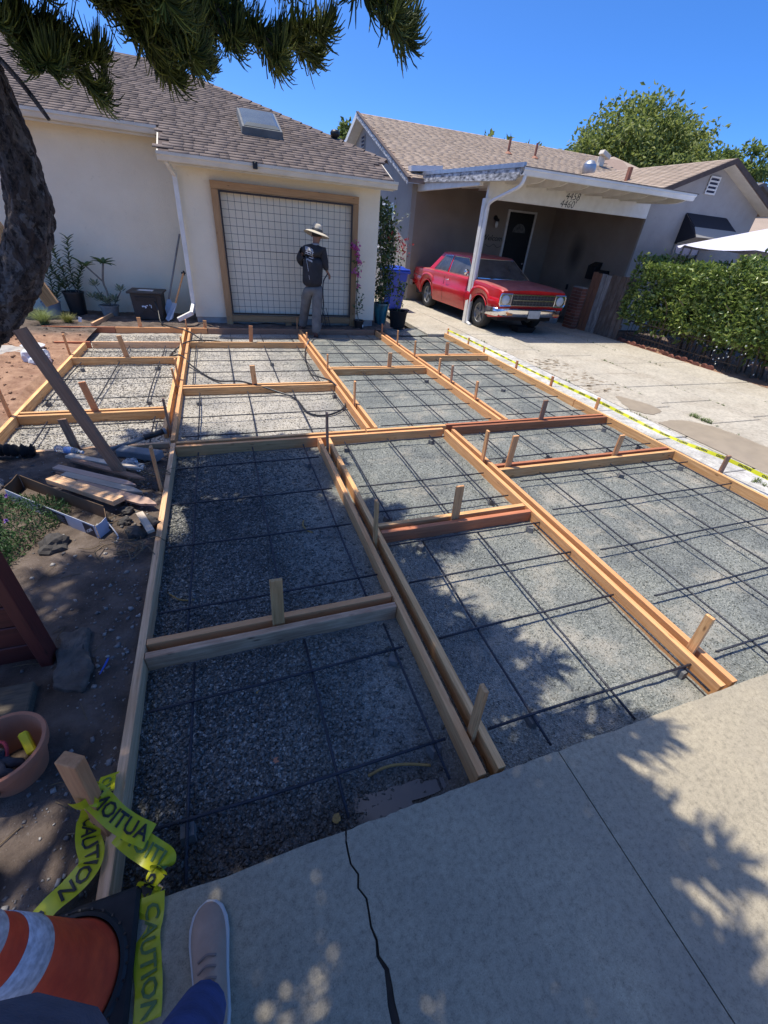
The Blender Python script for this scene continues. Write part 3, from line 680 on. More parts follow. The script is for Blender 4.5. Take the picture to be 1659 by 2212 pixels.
DL = ['at the far left corner behind the brace','by the far right of the sunlit left panel','beside the outer left board and mound','under the rebar before the double left cross form','on the pale gravel under the hose','inside the hose loop','in the dark shaded panel far corner','by the long double form in the hose panel',
'in the wet panel near the row of stakes','in the panel inside the taped board','at the soaked cross board corner','at the outer corner of the narrow panel','behind the stake on the knotty cross board','near the middle of the narrow panel','at the tall thin stake in the narrow panel','by the pale cut end of the cross form','before the knotty cross board, the left one','before the knotty cross board, the right one','in the sandy patch panel by the bright double form','under the bar end by the red cross board','in shade under the red cross board','in the cone panel far right corner','beside the curved twig near the pavement','in tree shadow near the red stake','at the sunlit bar end near the pavement','behind the red cross board in shade','in the sandy panel at the shaded left corner','by the cone panel crossing, flat and muddy']
for (x_, y_), lab in zip(DB, DL):
    mb = MB(); mb.box((0, 0, .026), (.055, .055, .058), taper=.86)
    mb.tube([(0, 0, .045), (.006, .004, .06), (.012, .012, .072)], .0012, 5)
    o = mb.build('rebar_spacer', m_dobie, None, bevel=.004); o.location = (x_, y_, -.112); o.rotation_euler = (random.uniform(-.1, .1), random.uniform(-.1, .1), random.uniform(0, 3))
    tag(o, 'small grey mortar spacer block '+lab, 'spacer', 'mortar spacer blocks')
# ---------------------------------------------------------------- shingled roofs
def wedge(wd, dp, t0=.013, t1=.004):
    hx = wd/2
    V = [(-hx, 0, 0), (hx, 0, 0), (hx, dp, 0), (-hx, dp, 0), (-hx, 0, t0), (hx, 0, t0), (hx, dp, t1), (-hx, dp, t1)]
    return np.array(V), np.array([(0, 3, 2, 1), (4, 5, 6, 7), (0, 1, 5, 4), (1, 2, 6, 5), (2, 3, 7, 6), (3, 0, 4, 7)])
def shingles(parent, mat, xr, y0, zf, slope, n_course, inside, expo=.128, widths=(.15, .22, .30), seed=1, axis='Y', lift=.004):
    """courses of tabs on the plane z = z0 + slope*(y-y0); the 300 nearest are objects, the rest one mesh"""
    r_ = random.Random(seed); th = math.atan(slope); c_, s_ = math.cos(th), math.sin(th); items = []
    for k in range(n_course):
        d = k*expo; y = y0+d*c_
        x = xr[0]+r_.uniform(0, .2)
        while x < xr[1]:
            wi = r_.randrange(len(widths)); wd = widths[wi]; xc = x+wd/2
            if inside(xc, y+expo*.4): items.append((xc, y, zf(xc, y)+lift+r_.uniform(0, .003), wi))
            x += wd+.004
    items.sort(key=lambda q: q[0]**2+q[1]**2)
    org = Vector((0, 0, 0)); q = parent
    while q is not None: org += q.location; q = q.parent
    meshes = []
    for wd in widths:
        V, Fm = wedge(wd, expo*1.12); meshes.append(mesh_np('shingle', V, Fm, mat))
    n_ob = 300
    for xc, y, z, wi in items[:n_ob]:
        link('shingle', meshes[wi], parent, (xc-org.x, y-org.y, z-org.z), (th, 0, r_.uniform(-.006, .006)))
    Vs, Fs, T, off = [], [], [], 0
    for xc, y, z, wi in items[n_ob:]:
        V, Fm = wedge(widths[wi], expo*1.12)
        W = np.stack([V[:, 0]+xc-org.x, y-org.y+V[:, 1]*c_-V[:, 2]*s_, z-org.z+V[:, 1]*s_+V[:, 2]*c_], 1)
        Vs.append(W); Fs.append(Fm+off); off += 8; T += [r_.random()]*8
    if Vs:
        tag(link('shingle_field', mesh_np('shingle_field', np.concatenate(Vs), np.concatenate(Fs), mat, False, T), parent), kind='stuff')
# ---------------------------------------------------------------- cream house with the closed garage wing
HA = thing('cream_house', 'cream stucco house with brown shingle roof and walled-up garage wing', 'house', (1.4, 9.65, 0))
zr = lambda x, y: 2.55+.38*(y-9.2)
mb = MB(); mb.box((1.355, 10.25, 1.365), (3.69, 1.2, 2.53)); mb.build('wing_wall', m_cream, HA)
mb = MB(); mb.box((1.355, 10.26, -.02), (3.66, 1.18, .24)); mb.build('foundation', simple('old_foundation', (.42, .40, .37), (.28, .265, .245), .9, 6, bmp=.4), HA)
mb = MB(); mb.box((-2.9, 11.6, 1.5), (12.19, 1.8, 3.08)); mb.build('main_wall', m_cream, HA)
mb = MB()
def slabpoly(mb, P, t=.07): mb.prism(P, (0, 0, -t))
z_ = lambda x, y: (x, y, zr(x, y))
slabpoly(mb, [z_(-.63, 9.2), z_(3.30, 9.2), z_(3.30, 10.25), z_(3.45, 10.25), z_(-.85, 14.5), z_(-9.2, 14.5), z_(-9.2, 10.25), z_(-.63, 10.25)])
top = (-.85, 14.5, zr(0, 14.5))
mb.add([z_(3.45, 10.25), (3.45, 18.75, zr(0, 10.25)), top], [(0, 1, 2)])
mb.add([top, (3.45, 18.75, zr(0, 10.25)), (-9.2, 18.75, zr(0, 10.25)), (-9.2, 14.5, top[2])], [(0, 1, 2, 3)])
roofA = mb.build('roof', simple('roof_felt', (.10, .07, .06), (.075, .052, .045), .9, 10), HA)
hipx = lambda y: 3.45-(y-10.25)*(4.30/4.25)
def insA(x, y):
    if y < 10.25: return -.58 < x < 3.26
    return -8.5 < x < hipx(y)-.10 and y < 14.45
shingles(roofA, m_sh_brown, (-7.2, 3.5), 9.19, zr, .38, 43, insA, seed=3)
# hip caps
mcap = MB(); th = .02
capm = None
for i in range(24):
    t = i/24; y = 10.22+t*4.25; x = hipx(y)
    if capm is None:
        mb = MB(); a = .13
        mb.add([(-a, -.0, -.045), (0, -.0, .022), (a, 0, -.045), (-a, .24, -.055), (0, .24, .010), (a, .24, -.055), (-a, 0, -.06), (0, 0, .006), (a, 0, -.06)], [(0, 3, 4, 1), (1, 4, 5, 2), (0, 1, 7, 6), (1, 2, 8, 7)])
        cap = mb.build('hip_cap', m_sh_brown, roofA, local=True); capm = cap.data
    else: cap = link('hip_cap', capm, roofA)
    cap.location = Vector((x, y, zr(x, y)+.012))-Vector((1.4, 9.65, 0)); cap.rotation_euler = (math.atan(.38*.70), 0, R(45.3))
# rake edges, gutters, fascia
mb = MB(); mb.prism([(3.30, 9.20, 2.55-.005), (3.30, 10.25, zr(0, 10.25)-.005), (3.30, 10.25, zr(0, 10.25)-.13), (3.30, 9.20, 2.42)], (.025, 0, 0)); mb.build('rake_board', m_trim_cream, HA)
mb = MB(); mb.prism([(-.655, 9.20, 2.545), (-.655, 10.22, zr(0, 10.22)-.005), (-.655, 10.22, zr(0, 10.22)-.12), (-.655, 9.20, 2.43)], (.022, 0, 0)); mb.build('rake_board', m_trim_cream, HA)
def gutter(x0, x1, y, zt, parent, mat, depth=.11, h=.115, name='gutter'):
    prof = [(0, 0), (0, -h), (-depth*.62, -h), (-depth*.78, -h*.55), (-depth, -h*.35), (-depth, 0), (-depth+.008, 0), (-depth+.008, -h*.3), (-depth*.72, -h*.9), (-.008, -h*.9), (-.008, 0)]
    mb = MB(); mb.prism([(x0, y+a, zt+b) for a, b in prof], (x1-x0, 0, 0)); return mb.build(name, mat, parent)
gutter(-.66, 3.36, 9.21, 2.548, HA, m_trim_cream); gutter(-9.0, -.66, 10.27, 2.955, HA, m_trim_cream)
mb = MB(); mb.box((1.35, 9.235, 2.47), (3.9, .025, .12)); mb.build('fascia', m_trim_cream, HA)
mb = MB(); mb.box((-4.9, 10.295, 2.875), (8.4, .025, .14)); mb.build('fascia', m_trim_cream, HA)
mb = MB(); mb.prism([(-.62, 9.25, 2.44), (3.28, 9.25, 2.44), (3.28, 9.66, 2.585), (-.62, 9.66, 2.585)], (0, 0, -.012)); mb.build('soffit', m_trim_cream, HA)
mb = MB(); mb.prism([(-9, 10.30, 2.83), (-.62, 10.30, 2.83), (-.62, 10.72, 2.98), (-9, 10.72, 2.98)], (0, 0, -.012)); mb.build('soffit', m_trim_cream, HA)
mb = MB(); mb.bar((-.54, 9.20, 2.44), (-.465, 9.56, 2.30), .055, .065); mb.bar((-.465, 9.57, 2.33), (-.50, 9.57, .30), .075, .055, (0, 1, 0))
mb.bar((-.50, 9.57, .33), (-.55, 9.36, .20), .06, .075); mb.bar((-.55, 9.37, .21), (-.80, 9.30, .10), .06, .075); mb.build('downspout', m_white_paint, HA, bevel=.006)
# skylight
sk = MB()
def rp(x, y, h): n = Vector((0, -.38, 1)).normalized(); return Vector(z_(x, y))+n*h
sk.add([rp(.745, 10.48, 0), rp(1.50, 10.48, 0), rp(1.50, 11.53, 0), rp(.745, 11.53, 0), rp(.765, 10.50, .12), rp(1.48, 10.50, .12), rp(1.48, 11.51, .12), rp(.765, 11.51, .12)], [(0, 1, 5, 4), (1, 2, 6, 5), (2, 3, 7, 6), (3, 0, 4, 7), (4, 5, 6, 7)])
skl = sk.build('skylight', simple('skylight_curb', (.16, .165, .16), (.11, .115, .11), .5, 8), HA)
g = MB(); g.add([rp(.80, 10.54, .128), rp(1.445, 10.54, .128), rp(1.445, 11.47, .128), rp(.80, 11.47, .128), rp(.86, 10.62, .16), rp(1.385, 10.62, .16), rp(1.385, 11.39, .16), rp(.86, 11.39, .16)], [(0, 1, 5, 4), (1, 2, 6, 5), (2, 3, 7, 6), (3, 0, 4, 7), (4, 5, 6, 7)])
g.build('skylight_dome', simple('skylight_glass', (.10, .115, .11), (.075, .085, .085), .25, 3), skl, smooth=False)
mb = MB(); mb.box((.815, 9.085, 2.52), (.075, .05, .10)); mb.lathe([(.018, -.012), (.018, .012)], (.815, 9.055, 2.535), 12, 'Y'); mb.build('security_camera', m_black_plastic, HA, bevel=.004)
mb = MB(); mb.lathe([(.05, -.06), (.05, 0), (.09, .02), (.1, .07), (.07, .11), (.0, .125)], (2.62, 11.05, 3.28), 16); mb.build('roof_vent', m_black_plastic, HA, smooth=True)

# trellis with wire grid
TR = thing('wire_trellis', 'wood framed trellis of square black wire against the cream wall', 'trellis', (1.4, 9.57, 0))
m_tr = wood('trellis_lumber', [(.34, .185, .085), (.48, .285, .135), (.38, .21, .095)])
def lum(x0, x1, z0, z1, y=9.585, d=.07, mat=None, name='frame_board'):
    horiz = (x1-x0) > (z1-z0); mb = MB(); L, W = (x1-x0, z1-z0) if horiz else (z1-z0, x1-x0)
    mb.box((0, 0, 0), (L, d, W)); o = mb.build(name, mat or m_tr, TR, local=True, bevel=.004)
    o.location = ((x0+x1)/2-1.4, y-9.57, (z0+z1)/2)
    if not horiz: o.rotation_euler = (0, R(90), 0)
    return o
lum(.075, .195, -.06, 2.165); lum(2.63, 2.745, -.06, 2.165); lum(.075, 2.745, 2.168, 2.285); lum(.198, 1.62, .04, .155); lum(1.9, 2.627, .04, .155); lum(1.24, 1.36, -.08, .037)
m_blk = simple('black_metal', (.02, .016, .015), (.035, .02, .016), .5, 12)
mb = MB(); mb.box((.212, 9.55, 1.17), (.028, .03, 1.98)); mb.box((2.613, 9.55, 1.17), (.028, .03, 1.98)); mb.box((1.4125, 9.55, 2.146), (2.372, .03, .03)); mb.box((1.4125, 9.55, .19), (2.372, .03, .03))
mb.build('metal_frame', m_blk, TR)
mv = mh = None
for i in range(1, 21):
    xx = .226+i*(2.373/21)
    if mv is None: mb = MB(); mb.tube([(0, 0, -.97), (0, 0, .97)], .0031, 5); o = mb.build('wire', m_blk, TR, local=True); mv = o.data
    else: o = link('wire', mv, TR)
    o.location = (xx-1.4, -.022, 1.168)
for i in range(1, 16):
    zz = .205+i*(1.93/16)
    if mh is None: mb = MB(); mb.tube([(-1.19, 0, 0), (1.19, 0, 0)], .0031, 5); o = mb.build('wire', m_blk, TR, local=True); mh = o.data
    else: o = link('wire', mh, TR)
    o.location = (.0125, -.030, zz)
    if i == 9: o.scale = (1, 1.8, 1.8)

# ---------------------------------------------------------------- neighbour house with carport
HB = thing('neighbour_house', 'grey stucco house with tan shingle roof, gables and black front door', 'house', (8, 14, 0))
sB = (5.04-3.10)/(18.85-13.7)
zb = lambda x, y: 3.10+sB*(y-13.7)
mb = MB(); mb.prism([(5.6, 14.0, -.15), (5.6, 23.7, -.15), (5.6, 23.7, 3.15), (5.6, 18.85, 4.97), (5.6, 14.0, 3.15)], (.15, 0, 0)); mb.build('gable_wall', m_grey_stucco, HB)
def tan_wall_mat():
    m, nt, b = newmat('carport_stucco'); b.inputs['Roughness'].default_value = .9
    vec = coords(nt, 'World'); c = ramp(nt, noise(nt, vec, 1.4, 6), [(.32, (.27, .21, .165)), (.66, (.33, .265, .21))])
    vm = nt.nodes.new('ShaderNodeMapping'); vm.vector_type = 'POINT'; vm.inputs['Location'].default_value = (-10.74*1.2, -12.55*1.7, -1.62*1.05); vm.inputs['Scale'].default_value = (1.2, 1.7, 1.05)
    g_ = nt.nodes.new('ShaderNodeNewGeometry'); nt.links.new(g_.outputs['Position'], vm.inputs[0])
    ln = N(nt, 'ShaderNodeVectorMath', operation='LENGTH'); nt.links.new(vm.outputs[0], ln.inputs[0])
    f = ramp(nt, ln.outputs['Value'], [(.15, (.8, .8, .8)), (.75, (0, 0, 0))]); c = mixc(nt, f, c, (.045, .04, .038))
    nt.links.new(c, b.inputs['Base Color']); bump(nt, b, noise(nt, vec, 30, 5), .6, .012); return m
m_cp = tan_wall_mat()
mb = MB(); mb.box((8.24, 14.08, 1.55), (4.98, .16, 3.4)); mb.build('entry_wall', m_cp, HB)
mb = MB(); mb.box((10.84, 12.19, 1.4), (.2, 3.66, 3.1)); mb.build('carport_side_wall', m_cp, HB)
mb = MB(); mb.prism([(10.742, 10.30, -.15), (14.75, 10.30, -.15), (14.75, 10.30, 3.06), (12.62, 10.30, 3.87), (10.742, 10.30, 3.16)], (0, .15, 0)); mb.build('front_gable_wall', m_grey_stucco, HB)
mb = MB(); mb.box((14.68, 14, 1.4), (.14, 7.1, 3.1)); mb.build('side_wall', m_grey_stucco, HB)
# roofs
m_felt2 = simple('tan_roof_felt', (.30, .215, .165), (.25, .175, .135), .9, 10)
mb = MB(); mb.prism([(5.25, 13.5, zb(0, 13.5)), (14.9, 13.5, zb(0, 13.5)), (17.2, 18.85, 5.04), (5.25, 18.85, 5.04)], (0, 0, -.10)); mb.prism([(5.25, 18.85, 5.04), (17.2, 18.85, 5.04), (17.2, 24.2, 3.0), (5.25, 24.2, 3.0)], (0, 0, -.10)); roofB = mb.build('roof', m_felt2, HB)
shingles(roofB, m_sh_tan, (5.25, 15.4), 13.5, zb, sB, 44, lambda x, y: x < 15.6 and 13.5 < y < 18.82 and not (10.4 < x < 14.9 and y < 13.7+abs(0)), seed=5, widths=(.28, .33, .33))
zw = lambda x: 3.93-.385*abs(x-12.62)
wing = MB(); wing.prism([(10.42, 9.95, zw(10.42)), (12.62, 9.95, 3.93), (12.62, 15.9, 3.93), (10.42, 13.75, zw(10.42))], (0, 0, -.09)); wing.prism([(12.62, 9.95, 3.93), (14.95, 9.95, zw(14.95)), (14.95, 13.6, zw(14.95)), (12.62, 15.9, 3.93)], (0, 0, -.09))
roofW = wing.build('wing_roof', m_felt2, HB)
# wing shingles: courses run along y on the left slope
def side_shingles():
    th = math.atan(.385); c_, s_ = math.cos(th), math.sin(th); me_ = None; Vs = []; n = 0; items = []
    for k in range(17):
        x = 10.42+k*.142*c_; y = 9.95+random.uniform(0, .1)
        while y < 13.6+(x-10.42)*.95: items.append((x, y+.16)); y += .334
    items.sort(key=lambda q: q[1])
    V, Fm = wedge(.33, .16); me_ = mesh_np('shingle', V, Fm, m_sh_tan); W = []; Fs = []; T = []; off = 0
    for i, (x, y) in enumerate(items):
        z = zw(x)+.005
        if i < 260: link('shingle', me_, roofW, (x-8, y-14, z), (th, 0, R(-90)))
        else:
            P_ = np.stack([x-8+V[:, 1]*c_-V[:, 2]*s_, y-14-V[:, 0], z+V[:, 1]*s_+V[:, 2]*c_], 1); W.append(P_); Fs.append(Fm+off); off += 8; T += [random.random()]*8
    if W: tag(link('shingle_field', mesh_np('shingle_field', np.concatenate(W), np.concatenate(Fs), m_sh_tan, False, T), roofW), kind='stuff')
side_shingles()
m_rake = simple('dark_rake_trim', (.10, .065, .05), (.06, .04, .03), .7, 8)
mb = MB(); mb.prism([(5.22, 13.48, zb(0, 13.48)+.015), (5.22, 18.85, 5.06), (5.22, 18.85, 4.90), (5.22, 13.48, zb(0, 13.48)-.14)], (.03, 0, 0)); mb.build('rake_board', m_peel, HB)
mb = MB(); mb.prism([(5.22, 18.86, 5.06), (5.22, 24.2, 3.02), (5.22, 24.2, 2.86), (5.22, 18.86, 4.90)], (.03, 0, 0)); mb.build('rake_board', m_white_paint, HB)
mb = MB(); mb.prism([(5.205, 13.45, zb(0, 13.45)+.028), (5.205, 18.85, 5.075), (5.205, 18.85, 5.04), (5.205, 13.45, zb(0, 13.45)-.01)], (.10, 0, 0)); mb.build('drip_edge', m_rake, HB)
mb = MB(); mb.prism([(5.25, 13.5, zb(0, 13.5)-.102), (5.6, 13.5, zb(0, 13.5)-.102), (5.6, 18.85, 4.935), (5.25, 18.85, 4.935)], (0, 0, -.01)); mb.build('rake_soffit', m_white_paint, HB)
mb = MB(); mb.prism([(5.25, 18.85, 4.935), (5.6, 18.85, 4.935), (5.6, 24.2, 2.895), (5.25, 24.2, 2.895)], (0, 0, -.01)); mb.build('rake_soffit', m_white_paint, HB)
mb = MB(); mb.prism([(10.40, 9.93, zw(10.40)+.03), (12.62, 9.93, 3.96), (12.62, 9.93, 3.84), (10.40, 9.93, zw(10.40)-.09)], (0, .03, 0)); mb.build('rake_board', m_rake, HB)
mb = MB(); mb.prism([(12.622, 9.93, 3.96), (14.97, 9.93, zw(14.97)+.03), (14.97, 9.93, zw(14.97)-.09), (12.622, 9.93, 3.84)], (0, .03, 0)); mb.build('rake_board', m_rake, HB)
mb = MB(); mb.prism([(12.63, 9.965, 3.835), (14.92, 9.965, zw(14.92)-.095), (14.92, 10.3, zw(14.92)-.095), (12.63, 10.3, 3.835)], (0, 0, -.012)); mb.build('rake_soffit', m_trim_cream, HB)
gy = MB(); gy.box((15.02, 11.8, 2.97), (.12, 3.7, .11)); gy.build('gutter', m_gutter, HB)
# rear hipped roof block
mb = MB(); ap = (17.7, 20.0, 5.32); b4 = [(15.2, 17.6, 4.35), (20.9, 17.9, 4.25), (21.0, 24, 4.2), (15.2, 24, 4.2)]
mb.add([ap, (17.7, 22.0, 5.32), *b4], [(2, 3, 0), (3, 4, 1, 0), (4, 5, 1), (5, 2, 0, 1)]); mb.build('rear_roof', m_sh_tan, HB)
mb = MB(); mb.box((18.1, 21, 3.0), (5.2, 5.6, 2.4)); mb.build('rear_wall', m_grey_stucco, HB)
# gable vents
def louvre(cx, cy, cz, wd, h, axis, frame_mat, n=4):
    mb = MB()
    f = (lambda a, d, z: (cx+a, cy+d, cz+z)) if axis == 'Y' else (lambda a, d, z: (cx+d, cy+a, cz+z))
    def bx(a, z, w_, h_, d, dd=.03):
        mb.box(f(a, d, z), (w_, dd, h_) if axis == 'Y' else (dd, w_, h_))
    for s_ in (-1, 1): bx(s_*wd/2, 0, .035, h, -.02)
    for k in range(n+1): bx(0, -h/2+k*h/n, wd+.035, .035, -.021)
    v = mb.build('gable_vent', frame_mat, HB)
    mb = MB(); bx(0, 0, wd, h, -.006, .012); mb.build('vent_opening', flat('vent_dark_'+axis, (.03, .035, .07), .8), v)
louvre(12.56, 10.30, 3.42, .34, .34, 'Y', m_white_paint); louvre(5.6, 19.15, 4.30, .40, .42, 'X', m_grey_stucco)
# window on the gable wall
mb = MB()
for (ya, yb_, za, zb_) in ((15.28, 15.33, 1.25, 2.52), (16.72, 16.77, 1.25, 2.52), (15.28, 16.77, 2.47, 2.52), (15.28, 16.77, 1.25, 1.30), (15.98, 16.03, 1.25, 2.52)):
    mb.box((5.575, (ya+yb_)/2, (za+zb_)/2), (.06, yb_-ya, zb_-za))
wf = mb.build('window_frame', m_gutter, HB)
for yy in (15.65, 16.37):
    mb = MB(); mb.box((5.59, yy, 1.885), (.012, .64, 1.15)); mb.build('pane', m_glass_dark, wf)
# front door
mb = MB(); mb.box((8.935, 13.965, 1.42), (.06, .06, 2.42)); mb.box((9.945, 13.965, 1.42), (.06, .06, 2.42)); mb.box((9.44, 13.965, 2.60), (.95, .06, .05)); df = mb.build('door_frame', m_white_paint, HB)
mb = MB(); mb.box((9.44, 13.985, 1.39), (.95, .03, 2.36))
for px in (-.22, .22):
    for pz, ph in ((.75, .55), (1.45, .55)): mb.box((9.44+px, 13.967, pz), (.32, .012, ph))
dr = mb.build('door', flat('black_door', (.010, .010, .011), .6), HB)
mb = MB(); fan = [(9.44+.24*math.cos(a), 13.966, 2.05+.24*math.sin(a)) for a in np.linspace(0, math.pi, 13)]; mb.prism(fan, (0, -.006, 0)); fl = mb.build('fanlight', simple('fan_glass', (.16, .16, .155), (.04, .04, .04), .3, 14), dr)
mb = MB(); mb.lathe([(.028, -.05), (.03, -.02), (.015, 0)], (9.82, 13.966, 1.2), 12, 'Y'); mb.build('door_handle', m_chrome, dr, smooth=True)
mb = MB(); mb.box((9.44, 13.75, .08), (1.3, .5, .28)); mb.build('door_step', m_drive, HB, bevel=.01)
mb = MB(); mb.lathe([(.07, 0), (.06, -.03)], (8.5, 13.995, 2.38), 12, 'Y'); mb.bar((8.5, 13.97, 2.38), (8.5, 13.86, 2.36), .02, .02); mb.lathe([(.05, .02), (.075, -.03), (.05, -.06)], (8.5, 13.86, 2.34), 12)
wl = mb.build('wall_lamp', m_black_plastic, HB, smooth=True)
mb = MB(); mb.lathe([(.03, 0), (.05, -.05), (.045, -.14), (.0, -.17)], (8.5, 13.86, 2.28), 12); mb.build('lamp_bulb', flat('frosted_glass', (.75, .74, .70), .4), wl, smooth=True)
V, Fm = text_geo('Welcome', .22, .25); o = link('wall_lettering', mesh_np('wall_lettering', [(p[0], 0, p[1]) for p in V], Fm, m_black_plastic), HB, (8.55-8, 13.985-14, 1.84)); md = o.modifiers.new('s', 'SOLIDIFY'); md.thickness = .008
mb = MB(); mb.tube(spline([(8.30, 13.985, 1.66), (8.45, 13.985, 1.60), (8.6, 13.985, 1.68), (8.75, 13.985, 1.60), (8.92, 13.985, 1.66)], 24), .006, 5); mb.build('wall_flourish', m_black_plastic, HB)
mb = MB(); mb.box((8.42, 13.99, 1.25), (.07, .012, .11)); mb.build('light_switch', m_white_paint, HB, bevel=.003)
mb = MB(); mb.box((10.73, 12.5, .72), (.02, .09, .15)); mb.build('outlet_cover', m_black_plastic, HB, bevel=.004)
# mailbox, dark box shelf
mb = MB(); mb.box((10.62, 11.45, 1.22), (.2, .32, .34)); mb.prism([(10.52, 11.29, 1.39), (10.74, 11.29, 1.50), (10.74, 11.29, 1.39)], (0, .32, 0)); mb.build('mailbox', m_black_plastic, HB, bevel=.006)
mb = MB(); mb.box((10.63, 11.05, 1.26), (.16, .30, .12)); mb.build('mailbox', m_black_plastic, HB, bevel=.006)
# front window, curtain, awning
mb = MB()
for (xa, xb, za, zb_) in ((12.05, 12.10, 1.0, 2.14), (13.05, 13.10, 1.0, 2.14), (12.05, 13.10, 2.10, 2.15), (12.05, 13.10, .98, 1.04), (12.40, 12.43, 1.0, 2.14), (12.73, 12.76, 1.0, 2.14)): mb.box(((xa+xb)/2, 10.275, (za+zb_)/2), (xb-xa, .06, zb_-za))
wf = mb.build('window_frame', m_grey_stucco, HB)
mb = MB(); mb.box((12.575, 10.288, 1.56), (1.0, .012, 1.1)); mb.build('pane', m_glass_dark, wf)
mb = MB(); mb.prism([(12.12, 10.279, 2.08), (13.04, 10.279, 2.08), (13.04, 10.279, 1.90), (12.8, 10.279, 1.86), (12.45, 10.279, 1.86), (12.2, 10.279, 1.90)][::-1], (0, -.004, 0)); mb.build('curtain', flat('lilac_curtain', (.62, .60, .72), .8), wf)
mb = MB(); mb.prism([(12.05, 10.28, 2.80), (13.58, 10.28, 2.80), (13.62, 9.86, 2.50), (12.02, 9.86, 2.50)], (0, .004, -.012)); aw = mb.build('awning', flat('black_canvas', (.012, .014, .022), .8), HB)
mb = MB(); mb.prism([(12.02, 9.858, 2.498), (13.62, 9.858, 2.498), (13.64, 9.66, 2.30), (11.98, 9.66, 2.28)], (0, .004, -.01)); mb.build('awning_valance', flat('faded_canvas', (.28, .27, .245), .85), aw)
mb = MB(); mb.add([(12.02, 10.28, 2.79), (12.01, 9.86, 2.49), (11.975, 9.66, 2.27), (12.02, 10.28, 2.10)], [(0, 1, 2, 3)]); mb.build('awning_side', MATS['black_canvas'], aw); mb = MB(); mb.add([(13.62, 10.28, 2.79), (13.63, 9.86, 2.49), (13.65, 9.66, 2.29), (13.62, 10.28, 2.10)], [(0, 1, 2, 3)]); mb.build('awning_side', MATS['black_canvas'], aw)
# roof pipes and vents
m_copper = simple('rusty_pipe', (.36, .15, .09), (.24, .10, .06), .7, 10)
for (px, py) in ((10.40, 17.1), (11.55, 17.1)):
    mb = MB(); z0 = zb(0, py); mb.lathe([(.16, -.02), (.09, .04), (.042, .06), (.042, .42), (.035, .42)], (px, py, z0), 12); mb.build('vent_pipe', m_copper, HB, smooth=False)
mb = MB(); z0 = zb(0, 16.0); mb.lathe([(.19, -.02), (.17, .06), (.20, .08), (.24, .2), (.22, .34), (.12, .44), (0, .47)], (13.2, 16.0, z0), 20); smooth_angle(mb.build('turbine_vent', m_galv, HB))
mb = MB(); z0 = zb(0, 17.5); mb.box((14.9, 17.5, z0+.14), (.22, .2, .3)); mb.box((14.95, 17.42, z0+.34), (.42, .26, .14), Matrix.Rotation(.35, 3, 'Y')); mb.build('roof_vent', m_trim_cream, HB, bevel=.01)
mb = MB(); mb.box((11.5, 12.2, zw(11.5)+.14), (.1, .1, .34)); mb.build('vent_pipe', m_copper, HB)
mb = MB(); mb.box((5.9, 13.9, 3.30), (.95, .25, .12), Matrix.Rotation(-.1, 3, 'Y')); mb.build('roof_flashing', m_gutter, HB)

# ---------------------------------------------------------------- carport
CP = thing('carport', 'flat carport roof on a white post over the red car', 'carport', (5.95, 10.3, -.04))
m_cpw = simple('carport_white', (.80, .77, .70), (.70, .66, .58), .55, 5)
mb = MB(); mb.prism([(5.76, 8.80, 2.985), (5.76, 13.6, 3.13), (5.76, 13.6, 3.09), (5.76, 8.80, 2.945)], (4.54, 0, 0)); mb.build('roof_deck', m_cpw, CP)
mb = MB(); mb.prism([(5.72, 8.70, 3.005), (5.72, 13.6, 3.15), (5.72, 13.6, 3.135), (5.72, 8.70, 2.99)], (4.62, 0, 0)); mb.build('roof_sheet', simple('roof_sheet', (.20, .17, .15), (.14, .12, .11), .8, 4), CP)
mb = MB(); mb.prism([(5.715, 8.86, 2.985), (5.715, 13.6, 3.13), (5.715, 13.6, 2.97), (5.715, 8.98, 2.80), (5.715, 8.86, 2.90)], (.035, 0, 0)); mb.build('side_fascia', m_peel, CP)
mb = MB(); mb.prism([(5.70, 8.72, 3.06), (5.70, 13.6, 3.20), (5.70, 13.6, 3.125), (5.70, 8.72, 2.985)], (.05, 0, 0)); mb.build('roof_edge_metal', m_galv, CP)
rfm = None
for i in range(9):
    xx = 5.80+i*.555
    if rfm is None:
        mb = MB(); pr_ = [(0, 0, .0), (0, 4.75, .143), (0, 4.75, .0), (0, .55, -.125), (0, .32, -.118), (0, .14, -.085), (0, .03, -.035)]
        mb.prism(pr_, (.04, 0, 0)); o = mb.build('rafter', m_cpw, CP, local=True); rfm = o.data
    else: o = link('rafter', rfm, CP)
    o.location = (xx-5.95, 8.83-10.3, 2.943+.04)
mb = MB(); mb.prism([(10.25, 10.0, 3.04), (10.25, 13.6, 3.12), (10.25, 13.6, 3.05), (10.25, 10.0, 2.97)], (.5, 0, 0)); mb.build('roof_infill', m_cpw, CP)  # added to close a roof gap that let sun onto the side wall
mb = MB(); mb.box((8.345, 10.34, 2.735), (4.79, .09, .35)); hd = mb.build('header_beam', m_cpw, CP, bevel=.006)
mb = MB(); mb.box((5.80, 12.2, 2.88), (.09, 3.6, .20)); mb.build('side_beam', m_cpw, CP, bevel=.006)
mb = MB(); mb.box((5.965, 10.34, 1.255), (.14, .14, 2.62)); mb.build('post', m_white_paint, CP, bevel=.006)
g_ = gutter(5.72, 10.30, 8.83, 3.0, CP, m_gutter, .12, .13)
mb = MB(); P_ = spline([(5.80, 8.76, 2.88), (5.80, 8.86, 2.72), (5.86, 9.4, 2.62), (5.92, 10.05, 2.50), (5.93, 10.20, 2.36), (5.93, 10.21, 2.1), (5.93, 10.215, 1.0), (5.93, 10.215, .10), (5.93, 10.15, .0), (5.93, 10.02, -.02)], 40)
mb.tube(P_, .034, 10); smooth_angle(mb.build('downspout', m_gutter, CP))
